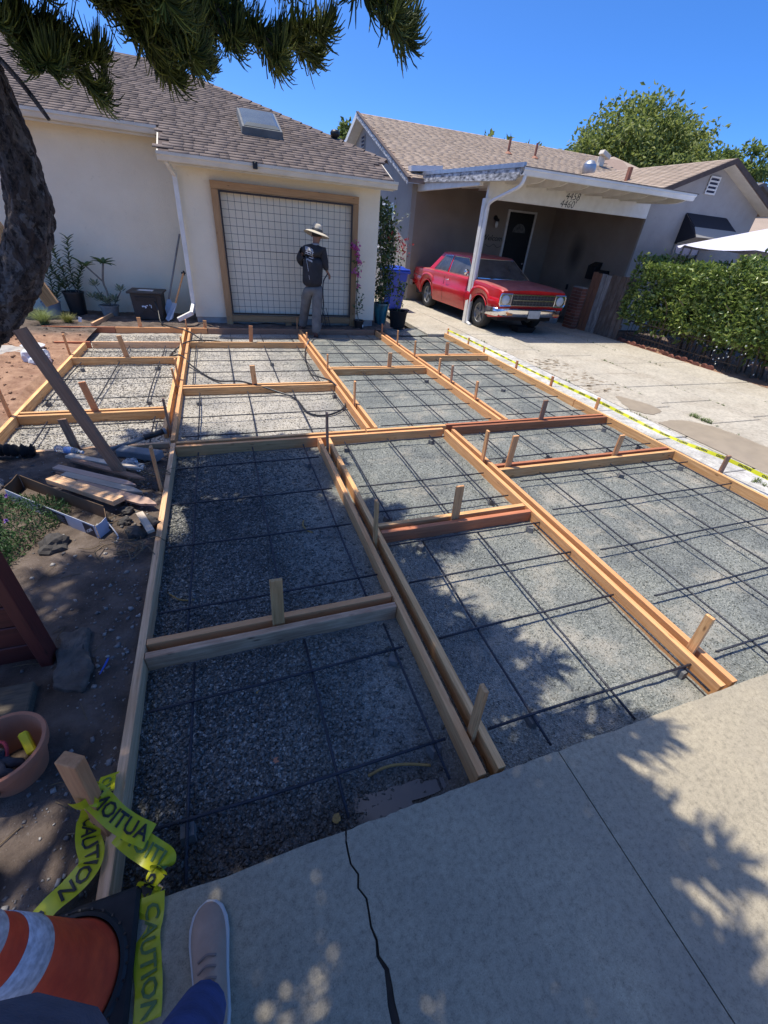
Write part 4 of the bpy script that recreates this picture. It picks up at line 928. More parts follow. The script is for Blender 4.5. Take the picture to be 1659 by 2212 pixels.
for txt, zz, xx in (('4458', 2.80, 8.25), ('4460\'', 2.645, 8.16)):
    V, Fm = text_geo(txt, .21, .22, bold=-.002); o = link('house_number', mesh_np('house_number', [(p[0], 0, p[1]) for p in V], Fm, m_black_plastic), CP, (xx-5.95, 10.291-10.3, zz+.04)); md = o.modifiers.new('s', 'SOLIDIFY'); md.thickness = .006
# ---------------------------------------------------------------- red two-door car
def paint_mat():
    m, nt, b = newmat('red_car_paint'); vec = coords(nt, 'Object')
    g = nt.nodes.new('ShaderNodeNewGeometry'); sp = nt.nodes.new('ShaderNodeSeparateXYZ'); nt.links.new(g.outputs['Normal'], sp.inputs[0])
    f = ramp(nt, sp.outputs[2], [(.55, (0, 0, 0)), (.95, (.66, .66, .66))])      # dust settles on upward faces
    c = ramp(nt, noise(nt, vec, 3, 5), [(.3, (.48, .008, .014)), (.7, (.60, .014, .020))])
    d = ramp(nt, noise(nt, vec, 9, 6), [(.3, (.20, .10, .095)), (.7, (.30, .17, .155))])
    c = mixc(nt, f, c, d); nt.links.new(c, b.inputs['Base Color'])
    rg = ramp(nt, sp.outputs[2], [(.5, (.22, .22, .22)), (.95, (.75, .75, .75))]); nt.links.new(rg, b.inputs['Roughness'])
    b.inputs['Coat Weight'].default_value = .25; b.inputs['Coat Roughness'].default_value = .1
    return m
m_red = paint_mat()
m_dark = flat('underbody_black', (.012, .011, .011), .8)
m_tyre = simple('tyre_rubber', (.03, .029, .028), (.018, .018, .018), .85, 20)
m_rim = simple('dull_alloy', (.30, .30, .30), (.16, .16, .16), .4, 12, metal=.7)
CS = 1.08
CAR = thing('red_car', 'dusty red vintage two-door sedan parked nose out under the carport', 'car', (6.86, 9.88, -.04), (0, 0, R(-90+2.3)))
CAR.scale = (CS, CS, CS)
def ip(x, pts):
    xs, ys = zip(*pts); return float(np.interp(x, xs, ys))
belt = lambda x: ip(x, [(-3.78, .80), (-3.70, .90), (-3.2, .925), (-2.6, .935), (-2.2, .945), (-.5, .945), (.2, .925), (.62, .900), (.74, .885), (.80, .855)])
hw = lambda x: ip(x, [(-3.80, .70), (-3.72, .80), (-3.3, .855), (-2.5, .885), (-1.0, .89), (.1, .888), (.6, .885), (.76, .878), (.80, .868)])
def bot(x):
    z = ip(x, [(-3.80, .50), (-3.5, .42), (-3.1, .32), (-2.3, .255), (-.5, .255), (.45, .30), (.80, .36)])
    for c0 in (0, -2.69):
        d = abs(x-c0)
        if d < .375: z = max(z, .31+math.sqrt(max(0, .375**2-d*d))*.98)
    return min(z, belt(x)-.1)
prof = [(0, .925), (.12, .955), (.35, .985), (.52, 1.0), (.60, .992), (.66, .968), (.85, .965), (.95, .958), (1.0, .93)]
xs = sorted(set([-3.78, -3.74, -3.66, -3.5, -3.35, -3.2]+list(np.linspace(-3.08, -2.30, 24))+list(np.linspace(-2.25, -.45, 14))+list(np.linspace(-.39, .39, 24))+[.45, .55, .64, .72, .77, .80]))
V, Fm = [], []; K = len(prof); NT = 13
ring = 2*K+NT
for x in xs:
    b, t, h = bot(x), belt(x), hw(x); row = []
    for u, k in prof: row.append((x, -h*k, b+(t-b)*u))
    s = h*.93
    for j in range(1, NT+1):
        yy = -s+2*s*j/(NT+1); cr = .018*(1-(yy/s)**2)
        if x > -.55: cr += .022*math.exp(-(yy/.30)**2)*min(1, (x+.55)/.5)*(1 if x < .7 else .4)
        row.append((x, yy, t+cr))
    for u, k in reversed(prof): row.append((x, h*k, b+(t-b)*u))
    V += row
for i in range(len(xs)-1):
    for j in range(ring-1): a = i*ring+j; Fm.append((a, a+1, a+1+ring, a+ring))
Fm.append(tuple(range(ring))[::-1]); n0 = (len(xs)-1)*ring; Fm.append(tuple(range(n0, n0+ring)))
mb = MB(); mb.add(V, Fm); body = smooth_angle(mb.build('body', m_red, CAR, local=True), 28)
mb = MB(); mb.box((-1.45, 0, .36), (4.2, 1.45, .2)); mb.box((-2.69, 0, .5), (.8, 1.3, .3)); mb.box((0, 0, .5), (.8, 1.3, .3)); mb.build('underbody', m_dark, CAR, local=True)
# cabin
def cab(z):   # outline at height z: x front, x rear, half width
    t = (z-.94)/(1.335-.94); return (-.40-.62*t, -2.78+.42*t, .765-.165*t)
rows = []
for z in (.93, .96, 1.05, 1.15, 1.25, 1.31, 1.335):
    xf, xr_, h = cab(z); bow = .10
    r_ = []
    for j in range(9):   # rear edge
        y_ = -h+2*h*j/8; r_.append((xr_-.05*(1-(y_/h)**2), y_, z))
    for j in range(1, 12): r_.append((xr_+(xf-xr_)*j/12, h+.012*math.sin(math.pi*j/12), z))
    for j in range(9):
        y_ = h-2*h*j/8; r_.append((xf+bow*(1-(y_/h)**2), y_, z))
    for j in range(1, 12): r_.append((xf+(xr_-xf)*j/12, -h-.012*math.sin(math.pi*j/12), z))
    rows.append(r_)
xf, xr_, h = cab(1.335); n = len(rows[0])
for k, (sc_, dz) in enumerate(((.97, .020), (.85, .036), (.5, .052))):
    cx_ = (xf+xr_)/2; rows.append([(cx_+(p[0]-cx_)*sc_, p[1]*sc_, 1.335+dz) for p in rows[6]])
mb = MB(); mb.add([p for r_ in rows for p in r_], [(i*n+j, i*n+(j+1) % n, (i+1)*n+(j+1) % n, (i+1)*n+j) for i in range(len(rows)-1) for j in range(n)]+[tuple((len(rows)-1)*n+j for j in range(n))])
smooth_angle(mb.build('cabin', m_red, CAR, local=True), 40)
def side_pt(x_, z, s, off=.008):
    xf, xr_, h = cab(z); t = (x_-xr_)/(xf-xr_); return (x_, s*(h+.012*math.sin(math.pi*max(0, min(1, t)))+off), z)
for s in (-1, 1):
    for nm, poly in (('side_window', [(-.52, .960), (-1.65, .960), (-1.68, 1.10), (-1.71, 1.305), (-1.06, 1.305), (-.78, 1.14)]), ('quarter_window', [(-1.735, .960), (-2.48, .960), (-2.34, 1.12), (-2.18, 1.29), (-1.785, 1.305), (-1.755, 1.10)])):
        mb = MB(); mb.add([side_pt(a, b_, s) for a, b_ in poly], [tuple(range(len(poly)))]); gw = mb.build(nm, m_glass_dusty, CAR, local=True)
        mb = MB(); pp = [side_pt(a, b_, s, .010) for a, b_ in poly]; mb.tube(pp+[pp[0]], .008, 5, False); mb.build('window_trim', m_chrome, gw, local=True)
def front_glass(zs, front=True):
    V_, nn = [], 11
    for z in zs:
        xf, xr_, h = cab(z)
        for j in range(nn):
            y_ = (-1+2*j/(nn-1))*(h-.035)
            V_.append(((xf+.10*(1-(y_/h)**2)+.010) if front else (xr_-.05*(1-(y_/h)**2)-.010), y_, z+.004))
    return V_, [(i*nn+j, i*nn+j+1, (i+1)*nn+j+1, (i+1)*nn+j) for i in range(len(zs)-1) for j in range(nn-1)]
for fr, nm in ((True, 'windshield'), (False, 'rear_window')):
    Vg, Fg = front_glass((.960, 1.06, 1.16, 1.312), fr); mb = MB(); mb.add(Vg, Fg); gw = mb.build(nm, m_glass_dusty, CAR, local=True, smooth=True)
    nn = 11; edge = Vg[:nn]+[Vg[i*nn+nn-1] for i in range(1, 4)]+Vg[3*nn:4*nn][::-1]+[Vg[i*nn] for i in range(2, -1, -1)]
    mb = MB(); mb.tube(edge, .010, 5, False); mb.build('window_trim', m_chrome, gw, local=True)
for s, x1 in ((-1, -.3), (1, .1)):
    mb = MB(); mb.bar((-.285, s*.35-.05, .975), (-.40, s*.35+.40*(-1 if s > 0 else 1)*.9, 1.0), .012, .012); mb.build('wiper', m_black_plastic, CAR, local=True)
# door seams, handles, trim, mirror
for s in (-1, 1):
    def sp_(x, u):
        b, t, h = bot(x), belt(x), hw(x); k = np.interp(u, [p[0] for p in prof], [p[1] for p in prof]); return (x, s*(h*float(k)+.0015), b+(t-b)*u)
    for x0 in (-.60, -1.72):
        mb = MB(); mb.tube([sp_(x0, u) for u in np.linspace(.06, .97, 9)], .004, 4, False); mb.build('door_seam', m_dark, CAR, local=True)
    mb = MB(); mb.tube([sp_(x, .63) for x in np.linspace(-3.6, -3.1, 4)], .007, 4); mb.build('trim_strip', m_chrome, CAR, local=True)
    p = Vector(sp_(-1.60, .80)); mb = MB(); mb.tube(spline([p, p+Vector((.02, s*.035, 0)), p+Vector((.12, s*.04, 0)), p+Vector((.15, s*.005, 0))], 8), .010, 6); mb.build('door_handle', m_chrome, CAR, local=True, smooth=True)
    # wheel arch lip
    for c0 in (0, -2.69):
        mb = MB(); mb.tube([(c0+.375*math.cos(a), s*(hw(c0)*.955+.006), .31+.37*math.sin(a)) for a in np.linspace(.05, math.pi-.05, 16)], .012, 5); mb.build('arch_lip', m_red, CAR, local=True, smooth=True)
mb = MB(); mb.tube([(-.62, -.83, .95), (-.60, -.90, 1.02)], .012, 6); mb.lathe([(.0, -.05), (.04, -.045), (.06, -.01), (.062, .0), (.0, .004)], (-.60, -.92, 1.05), 14, 'X'); mb.build('wing_mirror', m_chrome, CAR, local=True, smooth=True)
# wheels
tm = rm = None
for c0 in (0, -2.69):
    for s in (-1, 1):
        wh = thing('wheel', None, None, (c0, s*.70, .315), parent=CAR)
        if tm is None:
            mb = MB(); mb.lathe([(.20, -.085), (.27, -.098), (.305, -.085), (.315, -.055), (.315, .055), (.305, .085), (.27, .098), (.20, .085)], n=36, axis='Y', cap0=False, cap1=False); o = mb.build('tyre', m_tyre, wh, local=True, smooth=True); tm = o.data
            mb = MB(); mb.lathe([(.205, -.088), (.195, -.080), (.185, -.055), (.10, -.05), (.0, -.052)], n=28, axis='Y', cap0=False); mb.lathe([(.0, -.085), (.05, -.08), (.055, -.05)], n=16, axis='Y'); mb.lathe([(.205, .088), (.195, .080), (.185, .055), (.10, .05), (.0, .052)], n=28, axis='Y', cap0=False); mb.lathe([(.0, .085), (.05, .08), (.055, .05)], n=16, axis='Y')
            for k in range(5):
                a = 2*math.pi*k/5+.3
                for q in (-1, 1): mb.bar((.05*math.cos(a), q*.066, .05*math.sin(a)), (.19*math.cos(a), q*.066, .19*math.sin(a)), .045, .022, (0, 1, 0))
            o = mb.build('rim', m_rim, wh, local=True); rm = o.data
        else: link('tyre', tm, wh); link('rim', rm, wh)
# nose: grille, lamps, bumper
mb = MB(); mb.box((.795, 0, .69), (.03, 1.12, .19)); gr = mb.build('grille', flat('grille_black', (.03, .028, .028), .5), CAR, local=True)
mb = MB()
for z in (.588, .795): mb.box((.815, 0, z), (.03, 1.66 if z > .7 else 1.16, .016))
mb.box((.822, 0, .692), (.02, 1.10, .026)); mb.build('grille_trim', m_chrome, gr, local=True)
mb = MB()
for k in range(13): mb.box((.812, -.52+k*1.04/12, .69), (.012, .008, .18))
for z in (.64, .74): mb.box((.812, 0, z), (.012, 1.06, .006))
mb.build('grille_bars', simple('grille_grey', (.16, .155, .15), (.10, .10, .10), .5, 9, metal=.5), gr, local=True)
for s in (-1, 1):
    mb = MB(); pts = [(.815, s*y_, z) for y_, z in ((.58, .578), (.85, .578), (.875, .63), (.875, .745), (.85, .802), (.58, .802))]; mb.tube(pts+[pts[0]], .014, 6, False); mb.prism([(.80, p[1], p[2]) for p in pts], (.012, 0, 0)); hb = mb.build('headlight', m_chrome, CAR, local=True)
    mb = MB(); mb.lathe([(.092, .80), (.092, .825), (.065, .838), (0, .845)], (0, s*.725, .69), 20, 'X'); mb.build('headlight_lens', flat('lens_glass', (.50, .53, .55), .12), hb, local=True, smooth=True)
mb = MB(); bp = [(.50, .94), (.66, .93), (.80, .86), (.90, .60), (.93, .3), (.94, 0), (.93, -.3), (.90, -.60), (.80, -.86), (.66, -.93), (.50, -.94)]
rows = [[(x_-dx, y_*(1-.0), z) for x_, y_ in bp] for dx, z in ((.05, .53), (.0, .51), (.0, .44), (.02, .40), (.06, .37), (.07, .40), (.07, .50))]
n = len(bp); mb.add([p for r_ in rows for p in r_], [(i*n+j, i*n+j+1, ((i+1) % 7)*n+j+1, ((i+1) % 7)*n+j) for i in range(7) for j in range(n-1)]); bu = smooth_angle(mb.build('front_bumper', m_chrome, CAR, local=True), 50)
for s in (-1, 1): mb = MB(); mb.box((.915, s*.62, .425), (.02, .15, .04), Matrix.Rotation(-s*.12, 3, 'Z')); mb.build('marker_lamp', flat('amber_lens', (.55, .22, .08), .3), bu, local=True)
mb = MB(); mb.box((.95, 0, .435), (.014, .31, .155)); lp = mb.build('licence_plate', simple('plate_white', (.50, .50, .47), (.38, .38, .36), .5, 9), bu, local=True, bevel=.004)
mb = MB(); bp2 = [(-3.55, .90), (-3.76, .88), (-3.86, .6), (-3.88, 0), (-3.86, -.6), (-3.76, -.88), (-3.55, -.90)]; rows = [[(x_+dx, y_, z) for x_, y_ in bp2] for dx, z in ((.04, .58), (0, .55), (0, .47), (.05, .44), (.06, .52))]; n = 7
mb.add([p for r_ in rows for p in r_], [(i*n+j, i*n+j+1, ((i+1) % 5)*n+j+1, ((i+1) % 5)*n+j) for i in range(5) for j in range(n-1)]); smooth_angle(mb.build('rear_bumper', m_chrome, CAR, local=True), 50)
for s in (-1, 1): mb = MB(); mb.box((-3.79, s*.66, .72), (.04, .16, .18)); mb.build('tail_light', flat('tail_red_'+('a' if s > 0 else 'b'), (.35, .01, .01), .2), CAR, local=True, bevel=.01)
# pan under the nose
mb = MB(); mb.add([(-.26, -.17, .13), (.26, -.17, .13), (.26, .17, .13), (-.26, .17, .13), (-.22, -.13, 0), (.22, -.13, 0), (.22, .13, 0), (-.22, .13, 0), (-.24, -.15, .13), (.24, -.15, .13), (.24, .15, .13), (-.24, .15, .13), (-.2, -.11, .02), (.2, -.11, .02), (.2, .11, .02), (-.2, .11, .02)], [(0, 1, 5, 4), (1, 2, 6, 5), (2, 3, 7, 6), (3, 0, 4, 7), (7, 6, 5, 4), (8, 9, 1, 0), (9, 10, 2, 1), (10, 11, 3, 2), (11, 8, 0, 3), (8, 12, 13, 9), (9, 13, 14, 10), (10, 14, 15, 11), (11, 15, 12, 8), (12, 15, 14, 13)])
o = mb.build('drip_pan', m_black_plastic); o.location = (7.05, 9.35, -.038); tag(o, 'black plastic drip pan on the ground under the car nose', 'pan')

# ---------------------------------------------------------------- bins, brick pillar, plank gate
BN = thing('recycling_bin', 'tall blue plastic wheeled bin behind the potted vine', 'bin', (4.56, 12.1, -.04))
m_blue = simple('blue_plastic', (.008, .06, .48), (.006, .045, .38), .4, 6)
mb = MB(); mb.add([(4.40+a*.05, 11.86+b*.05, -.03) if k == 0 else (p, q, .90) for k, (a, b, p, q) in enumerate([])], []) if False else None
mb = MB(); mb.add([(4.38, 11.9, .0), (4.75, 11.9, .0), (4.75, 12.3, .0), (4.38, 12.3, .0), (4.29, 11.8, .92), (4.84, 11.8, .92), (4.84, 12.42, .92), (4.29, 12.42, .92)], [(0, 3, 2, 1), (4, 5, 6, 7), (0, 1, 5, 4), (1, 2, 6, 5), (2, 3, 7, 6), (3, 0, 4, 7)]); mb.build('bin_body', m_blue, BN, bevel=.03)
mb = MB(); mb.box((4.565, 12.11, .90), (.62, .72, .06)); mb.build('rim', m_blue, BN, bevel=.012)
mb = MB(); mb.prism([(4.26, 11.76, .935), (4.87, 11.76, .935), (4.87, 12.46, .935), (4.26, 12.46, .935)], (0, 0, .04)); mb.box((4.565, 12.1, .99), (.5, .5, .07), taper=.7); mb.build('lid', m_blue, BN, bevel=.012)
mb = MB(); mb.box((4.565, 11.845, .62), (.26, .012, .2)); mb.build('bin_label', flat('bin_dark_blue', (.01, .012, .10), .5), BN)
for xx in (4.35, 4.78):
    mb = MB(); mb.lathe([(.1, -.03), (.1, .03)], (xx, 12.36, .08), 16, 'X'); mb.build('wheel', m_black_rubber, BN)
GC = thing('metal_trash_can', 'dented galvanised trash can beside the brick pillar', 'trash can', (8.92, 10.75, -.04))
mb = MB(); n = 28
for k, (r, h) in enumerate([(.22, 0), (.225, .02), (.24, .1), (.26, .6), (.265, .62), (.25, .63)]):
    for j in range(n): a = 2*math.pi*j/n; rr = r*(1+(.025 if j % 2 else 0)*(1 if 0 < k < 4 else 0)); mb.v.append((8.92+rr*math.cos(a), 10.75+rr*math.sin(a), h-.04))
mb.f = [(i*n+j, i*n+(j+1) % n, (i+1)*n+(j+1) % n, (i+1)*n+j) for i in range(5) for j in range(n)]+[tuple(range(n))[::-1]]
mb.build('can_body', m_galv, GC)
mb = MB(); mb.lathe([(.275, .60), (.28, .64), (.2, .69), (.03, .71), (0, .71)], (8.92, 10.75, -.04), 28); mb.bar((8.86, 10.75, .70), (8.98, 10.75, .70), .02, .02); smooth_angle(mb.build('lid', m_galv, GC))
BP = thing('brick_pillar', 'short red brick pillar at the end of the weathered plank gate', 'pillar', (9.04, 10.0, -.04))
m_brick = simple('red_brick', (.22, .078, .05), (.15, .055, .038), .9, 12, bmp=.5, rand=.25)
mb = MB(); mb.box((9.04, 10.0, .46), (.15, .36, 1.0)); mb.build('mortar_core', simple('mortar', (.30, .27, .24), (.22, .20, .18), .95, 20, bmp=.4), BP)
bk = None
for c_ in range(13):
    for side in range(4):
        for k in range(2 if side in (0, 2) else 1):
            if side in (0, 2): px, py, rz, sx = (-.078 if side == 0 else .078), -.09+.18*k+(.02 if c_ % 2 else -.02)*.5, math.pi/2, .165
            else: px, py, rz, sx = 0, (-.182 if side == 1 else .182), 0, .15
            if bk is None: mb = MB(); mb.box((0, 0, 0), (1, .022, .062)); o = mb.build('brick', m_brick, BP, local=True); bk = o.data
            else: o = link('brick', bk, BP)
            o.location = (px, py, .035+c_*.0755); o.rotation_euler = (0, 0, rz); o.scale = (sx, 1, 1)
GT = thing('plank_gate', 'dark weathered plank gate between the brick pillar and the hedge', 'gate', (9.22, 9.2, -.04))
mb = MB(); mb.bar((9.17, 9.78, .25), (9.36, 8.55, .25), .04, .09); mb.bar((9.17, 9.78, 1.05), (9.36, 8.55, 1.05), .04, .09); mb.build('gate_rail', m_gate, GT)
d_ = Vector((.19, -1.23, 0)).normalized()
m_gate2 = wood('brown_plank', [(.10, .04, .022), (.20, .09, .05), (.14, .055, .03)]); m_gate3 = wood('peeling_plank', [(.06, .05, .045), (.34, .32, .30), (.10, .085, .075)])
for k in range(9):
    p = Vector((9.125, 9.79, 0))+d_*(.07+k*.139); hgt = 1.36+random.uniform(-.03, .02)
    mb = MB(); mb.box((0, 0, 0), (hgt, .130, .022)); o = mb.build('plank', [m_gate2, m_gate2, m_gate3, m_gate3, m_gate, m_gate, m_gate, m_gate, m_gate][k], GT, local=True, bevel=.003)
    mt = Matrix((Vector((0, 0, 1)), d_, Vector((0, 0, 1)).cross(d_))).transposed().to_4x4(); mt.translation = p+Vector((0, 0, hgt/2-.03))-Vector((9.22, 9.2, -.04)); o.matrix_local = mt

# ---------------------------------------------------------------- leaf tools
def leaf_quads(P, Dn, size, ratio=.42, fold=.25):
    """folded leaves: positions P, directions Dn, lengths size -> V, F (4 verts, 2 tris ... as 6 verts / 4 tris)"""
    n = len(P); Dn = Dn/np.linalg.norm(Dn, axis=1)[:, None]
    r = rng.normal(size=(n, 3)); s = np.cross(Dn, r); s /= np.linalg.norm(s, axis=1)[:, None]; u = np.cross(s, Dn)
    L = size[:, None]; W = L*ratio*.5
    base = P; mid = P+Dn*L*.5-u*L*.04; tip = P+Dn*L-u*L*.16
    lf = P+Dn*L*.48+s*W+u*W*fold*2; rt = P+Dn*L*.48-s*W+u*W*fold*2
    V = np.stack([base, lf, tip, rt, mid], 1).reshape(-1, 3)
    i = np.arange(n)[:, None]*5
    Fm = np.concatenate([i+np.array([[0, 1, 4]]), i+np.array([[1, 2, 4]]), i+np.array([[2, 3, 4]]), i+np.array([[3, 0, 4]])], 0)
    return V, Fm
def leaf_mat(name, dark, light, rough=.45, trans=.25, yellow=None):
    m, nt, b = newmat(name); b.inputs['Roughness'].default_value = rough
    at = nt.nodes.new('ShaderNodeAttribute'); at.attribute_name = 'tint'; oi = nt.nodes.new('ShaderNodeObjectInfo')
    ad = N(nt, 'ShaderNodeMath', operation='ADD'); nt.links.new(at.outputs['Fac'], ad.inputs[0]); nt.links.new(oi.outputs['Random'], ad.inputs[1])
    fr = N(nt, 'ShaderNodeMath', operation='FRACT'); nt.links.new(ad.outputs[0], fr.inputs[0])
    st = [(0, dark), (.75, light)]+([(1.0, yellow)] if yellow else [])
    c = ramp(nt, fr.outputs[0], st); nt.links.new(c, b.inputs['Base Color'])
    if trans:
        t = nt.nodes.new('ShaderNodeBsdfTranslucent'); nt.links.new(c, t.inputs[0]); mx = nt.nodes.new('ShaderNodeMixShader'); mx.inputs[0].default_value = trans
        out = nt.nodes['Material Output']; nt.links.new(b.outputs[0], mx.inputs[1]); nt.links.new(t.outputs[0], mx.inputs[2]); nt.links.new(mx.outputs[0], out.inputs[0])
    return m
def rand_dir(n, up=0.0):
    d = rng.normal(size=(n, 3)); d[:, 2] += up; return d/np.linalg.norm(d, axis=1)[:, None]
# ---------------------------------------------------------------- hedge
HG = thing('hedge', 'glossy green hedge with small white flowers along the driveway', 'hedge', (10.0, 6.0, -.05))
m_hl = leaf_mat('hedge_leaf', (.085, .135, .032), (.22, .31, .075), .28, .35, (.46, .52, .16))
def hedge_pts(n, surf=True):
    y = rng.uniform(2.2, 8.75, n); x0 = 9.38+.16*np.sin(y*1.9)+.12*np.sin(y*4.1+1); x1 = 10.9
    ztop = 1.70+.10*np.sin(y*2.3)+.10*np.sin(y*5.7+2)+.08*np.sin(y*11)
    end = np.clip((8.75-y)/.35, 0, 1)**.5
    which = rng.random(n); z = rng.uniform(.30, 1, n)
    lump = .16*fbm(y*2.2, z*2.5, 51)+.08*fbm(y*6, z*6, 52)
    face_x = x0+.22*(1-z)**2*0+lump-.1+.25*np.clip(.45-z, 0, 1)
    X = np.where(which < .62, face_x+rng.exponential(.07, n), rng.uniform(0, 1, n)*(x1-x0)+x0)
    Z = np.where(which < .62, z*ztop*(.88+.12*end), ztop*(.86+.14*end)-rng.exponential(.06, n)+.06*fbm(X*4, y*4, 55))
    up = rng.random(n) < .06; Z = Z+np.where(up & (which > .62), rng.uniform(0, .16, n)*(hsh(np.floor(y*9), np.floor(X*9), 5) > .6), 0)
    gap = fbm(y*3.3, Z*3.3, 58)+.25*fbm(y*9, Z*9, 59); X = X+np.where((which < .62) & (gap < .48), rng.uniform(.15, .45, n), 0)
    X = np.where(y > 8.4, np.maximum(X, x0+(y-8.4)*.5), X)
    return np.stack([X, y, Z-.05], 1)
P = hedge_pts(30000); D_ = rand_dir(len(P), .35); D_[:, 0] -= .35
Q = np.stack([rng.uniform(9.6, 10.8, 7000), rng.uniform(2.2, 8.6, 7000), rng.uniform(.25, 1.5, 7000)], 1); P = np.concatenate([P, Q]); D_ = np.concatenate([D_, rand_dir(7000)])
V, Fm = leaf_quads(P, D_, np.concatenate([rng.uniform(.035, .13, len(P)-7000), rng.uniform(.12, .2, 7000)]), .5)
org = np.array([10.0, 6.0, -.05])
o = link('leaves', mesh_np('leaves', V-org, Fm, m_hl, True, np.repeat(rng.random(len(P)), 5)), HG); tag(o, kind='stuff')
V1, F1 = leaf_quads(np.zeros((1, 3)), np.array([[0, 0, 1.]]), np.array([.125])); lm = [mesh_np('leaf', V1, F1, m_hl, True, np.full(5, .2+.3*i)) for i in range(3)]
P = hedge_pts(2600); P = P[P[:, 0] < 9.75]; k = np.argsort((P**2).sum(1))[:300]
for i, p in enumerate(P[k]):
    link('leaf', lm[i % 3], HG, p-org, (random.uniform(-1.2, 1.2), random.uniform(-1.6, -.2), random.uniform(0, 6.3)))
mb = MB()
for i in range(46):
    y_ = random.uniform(3, 8.6); x_ = random.uniform(9.7, 10.3); t_ = Vector((x_-random.uniform(.1, .6), y_+random.uniform(-.5, .5), random.uniform(.8, 1.6)))
    mb.tube(spline([(x_, y_, -.08), (x_-.05, y_+.05, .3), t_*.5+Vector((x_, y_, .5))*.5, t_], 8), [.02-.002*q for q in range(8)], 5)
mb.build('branches', simple('hedge_wood', (.13, .095, .065), (.08, .055, .04), .9, 20), HG)
mb = MB()
for i in range(170):
    y_ = random.choice([random.uniform(2.6, 4.9), random.uniform(2.6, 6.6)]); z_h = random.uniform(.05, .62); x_ = 9.36+.16*math.sin(y_*1.9)+.12*math.sin(y_*4.1+1)+random.uniform(-.02, .18)+.2*max(0, .45-z_h)
    c = Vector((x_, y_, z_h)); r_ = random.uniform(.009, .016); nrm = Vector((-1, random.uniform(-.5, .5), random.uniform(-.2, .8))).normalized(); a_ = nrm.orthogonal().normalized(); b_ = nrm.cross(a_)
    for q in range(5): an = 2*math.pi*q/5; d_ = a_*math.cos(an)+b_*math.sin(an); e_ = nrm.cross(d_); mb.add([c, c+d_*r_*.6+e_*r_*.35, c+d_*r_*1.2+nrm*.003, c+d_*r_*.6-e_*r_*.35], [(0, 1, 2, 3)])
o = mb.build('blossoms', flat('white_petal', (.78, .78, .72), .6), HG); tag(o, kind='stuff')
mb = MB(); mb.box((10.15, 5.6, .55), (.75, 5.8, 1.15)); 
# low ground under the hedge: soil and scalloped brick edging, iron fence
grid('soil_strip', 9.3, 11.5, 1.5, 9.6, .06, lambda X, Y: -.07+.05*fbm(X*4, Y*4, 61), m_dirt)
ED = thing('scalloped_edging', 'scalloped red brick edging at the foot of the hedge', 'edging', (9.42, 7.6, -.05))
ebm = None
for i in range(17):
    y_ = 8.5-i*.155; x_ = 9.36+.0*i
    if ebm is None: mb = MB(); mb.prism([(0, -.073, 0), (0, .073, 0), (0, .073, .09), (0, .05, .125), (0, .0, .14), (0, -.05, .125), (0, -.073, .09)], (.045, 0, 0)); o = mb.build('edging_brick', m_brick, ED, local=True, bevel=.005); ebm = o.data
    else: o = link('edging_brick', ebm, ED)
    o.location = (x_-9.42+random.uniform(-.03, .03), y_-7.6, -.06+random.uniform(-.03, .015)); o.rotation_euler = (random.uniform(-.08, .08), random.uniform(-.25, .12), random.uniform(-.25, .25))
FN = thing('iron_fence', 'low black iron picket fence half hidden in the hedge', 'fence', (9.55, 7.6, -.05))
mb = MB(); mb.bar((9.52, 8.5, .12), (9.52, 5.6, .12), .015, .02); mb.build('rail', m_blk, FN); mb = MB(); mb.bar((9.52, 8.5, .42), (9.52, 5.6, .42), .015, .02); mb.build('rail', m_blk, FN)
pk = None
for i in range(29):
    if pk is None: mb = MB(); mb.tube([(0, 0, -.05), (0, 0, .50)], .007, 5); mb.lathe([(.0, .55), (.014, .52), (.0, .49)], n=5); o = mb.build('picket', m_blk, FN, local=True); pk = o.data
    else: o = link('picket', pk, FN)
    o.location = (9.52-9.55, 8.48-i*.1-7.6, .05)
# ---------------------------------------------------------------- patio umbrella
UMX = 12.35
UM = thing('patio_umbrella', 'white patio umbrella rising behind the hedge', 'umbrella', (UMX, 7.75, -.05))
m_can = simple('white_canvas', (.56, .56, .66), (.50, .50, .60), .8, 3)
cz, rr = 2.62, 2.15; n = 8; ps = [(UMX+rr*math.cos(2*math.pi*k/n+.39), 7.75+rr*math.sin(2*math.pi*k/n+.39), 2.05) for k in range(n)]
for k in range(n):
    a, b = Vector(ps[k]), Vector(ps[(k+1) % n]); apx = Vector((UMX, 7.75, cz)); nn = 5; mb = MB(); idx = {}
    for i in range(nn+1):
        for j in range(i+1):
            t = i/nn; u = j/i if i else 0; p = apx+(a+(b-a)*u-apx)*t; p.z -= .05*math.sin(math.pi*u)*t; idx[(i, j)] = len(mb.v); mb.v.append(tuple(p))
    for i in range(nn):
        for j in range(i+1):
            mb.f.append((idx[(i, j)], idx[(i+1, j)], idx[(i+1, j+1)]))
            if j < i: mb.f.append((idx[(i, j)], idx[(i+1, j+1)], idx[(i, j+1)]))
    mb.build('canopy_panel', m_can, UM)
    mb = MB(); mb.tube([apx-Vector((0, 0, .03)), Vector(ps[k])-Vector((0, 0, .015))], .012, 5); mb.build('rib', m_galv, UM)
mb = MB(); mb.tube([(UMX, 7.75, -.05), (UMX, 7.75, 2.6)], .024, 10); mb.build('pole', m_galv, UM)
mb = MB(); mb.lathe([(.26, 0), (.26, .05), (.05, .09), (.04, .3)], (UMX, 7.75, -.08), 20); mb.build('base', m_black_plastic, UM)
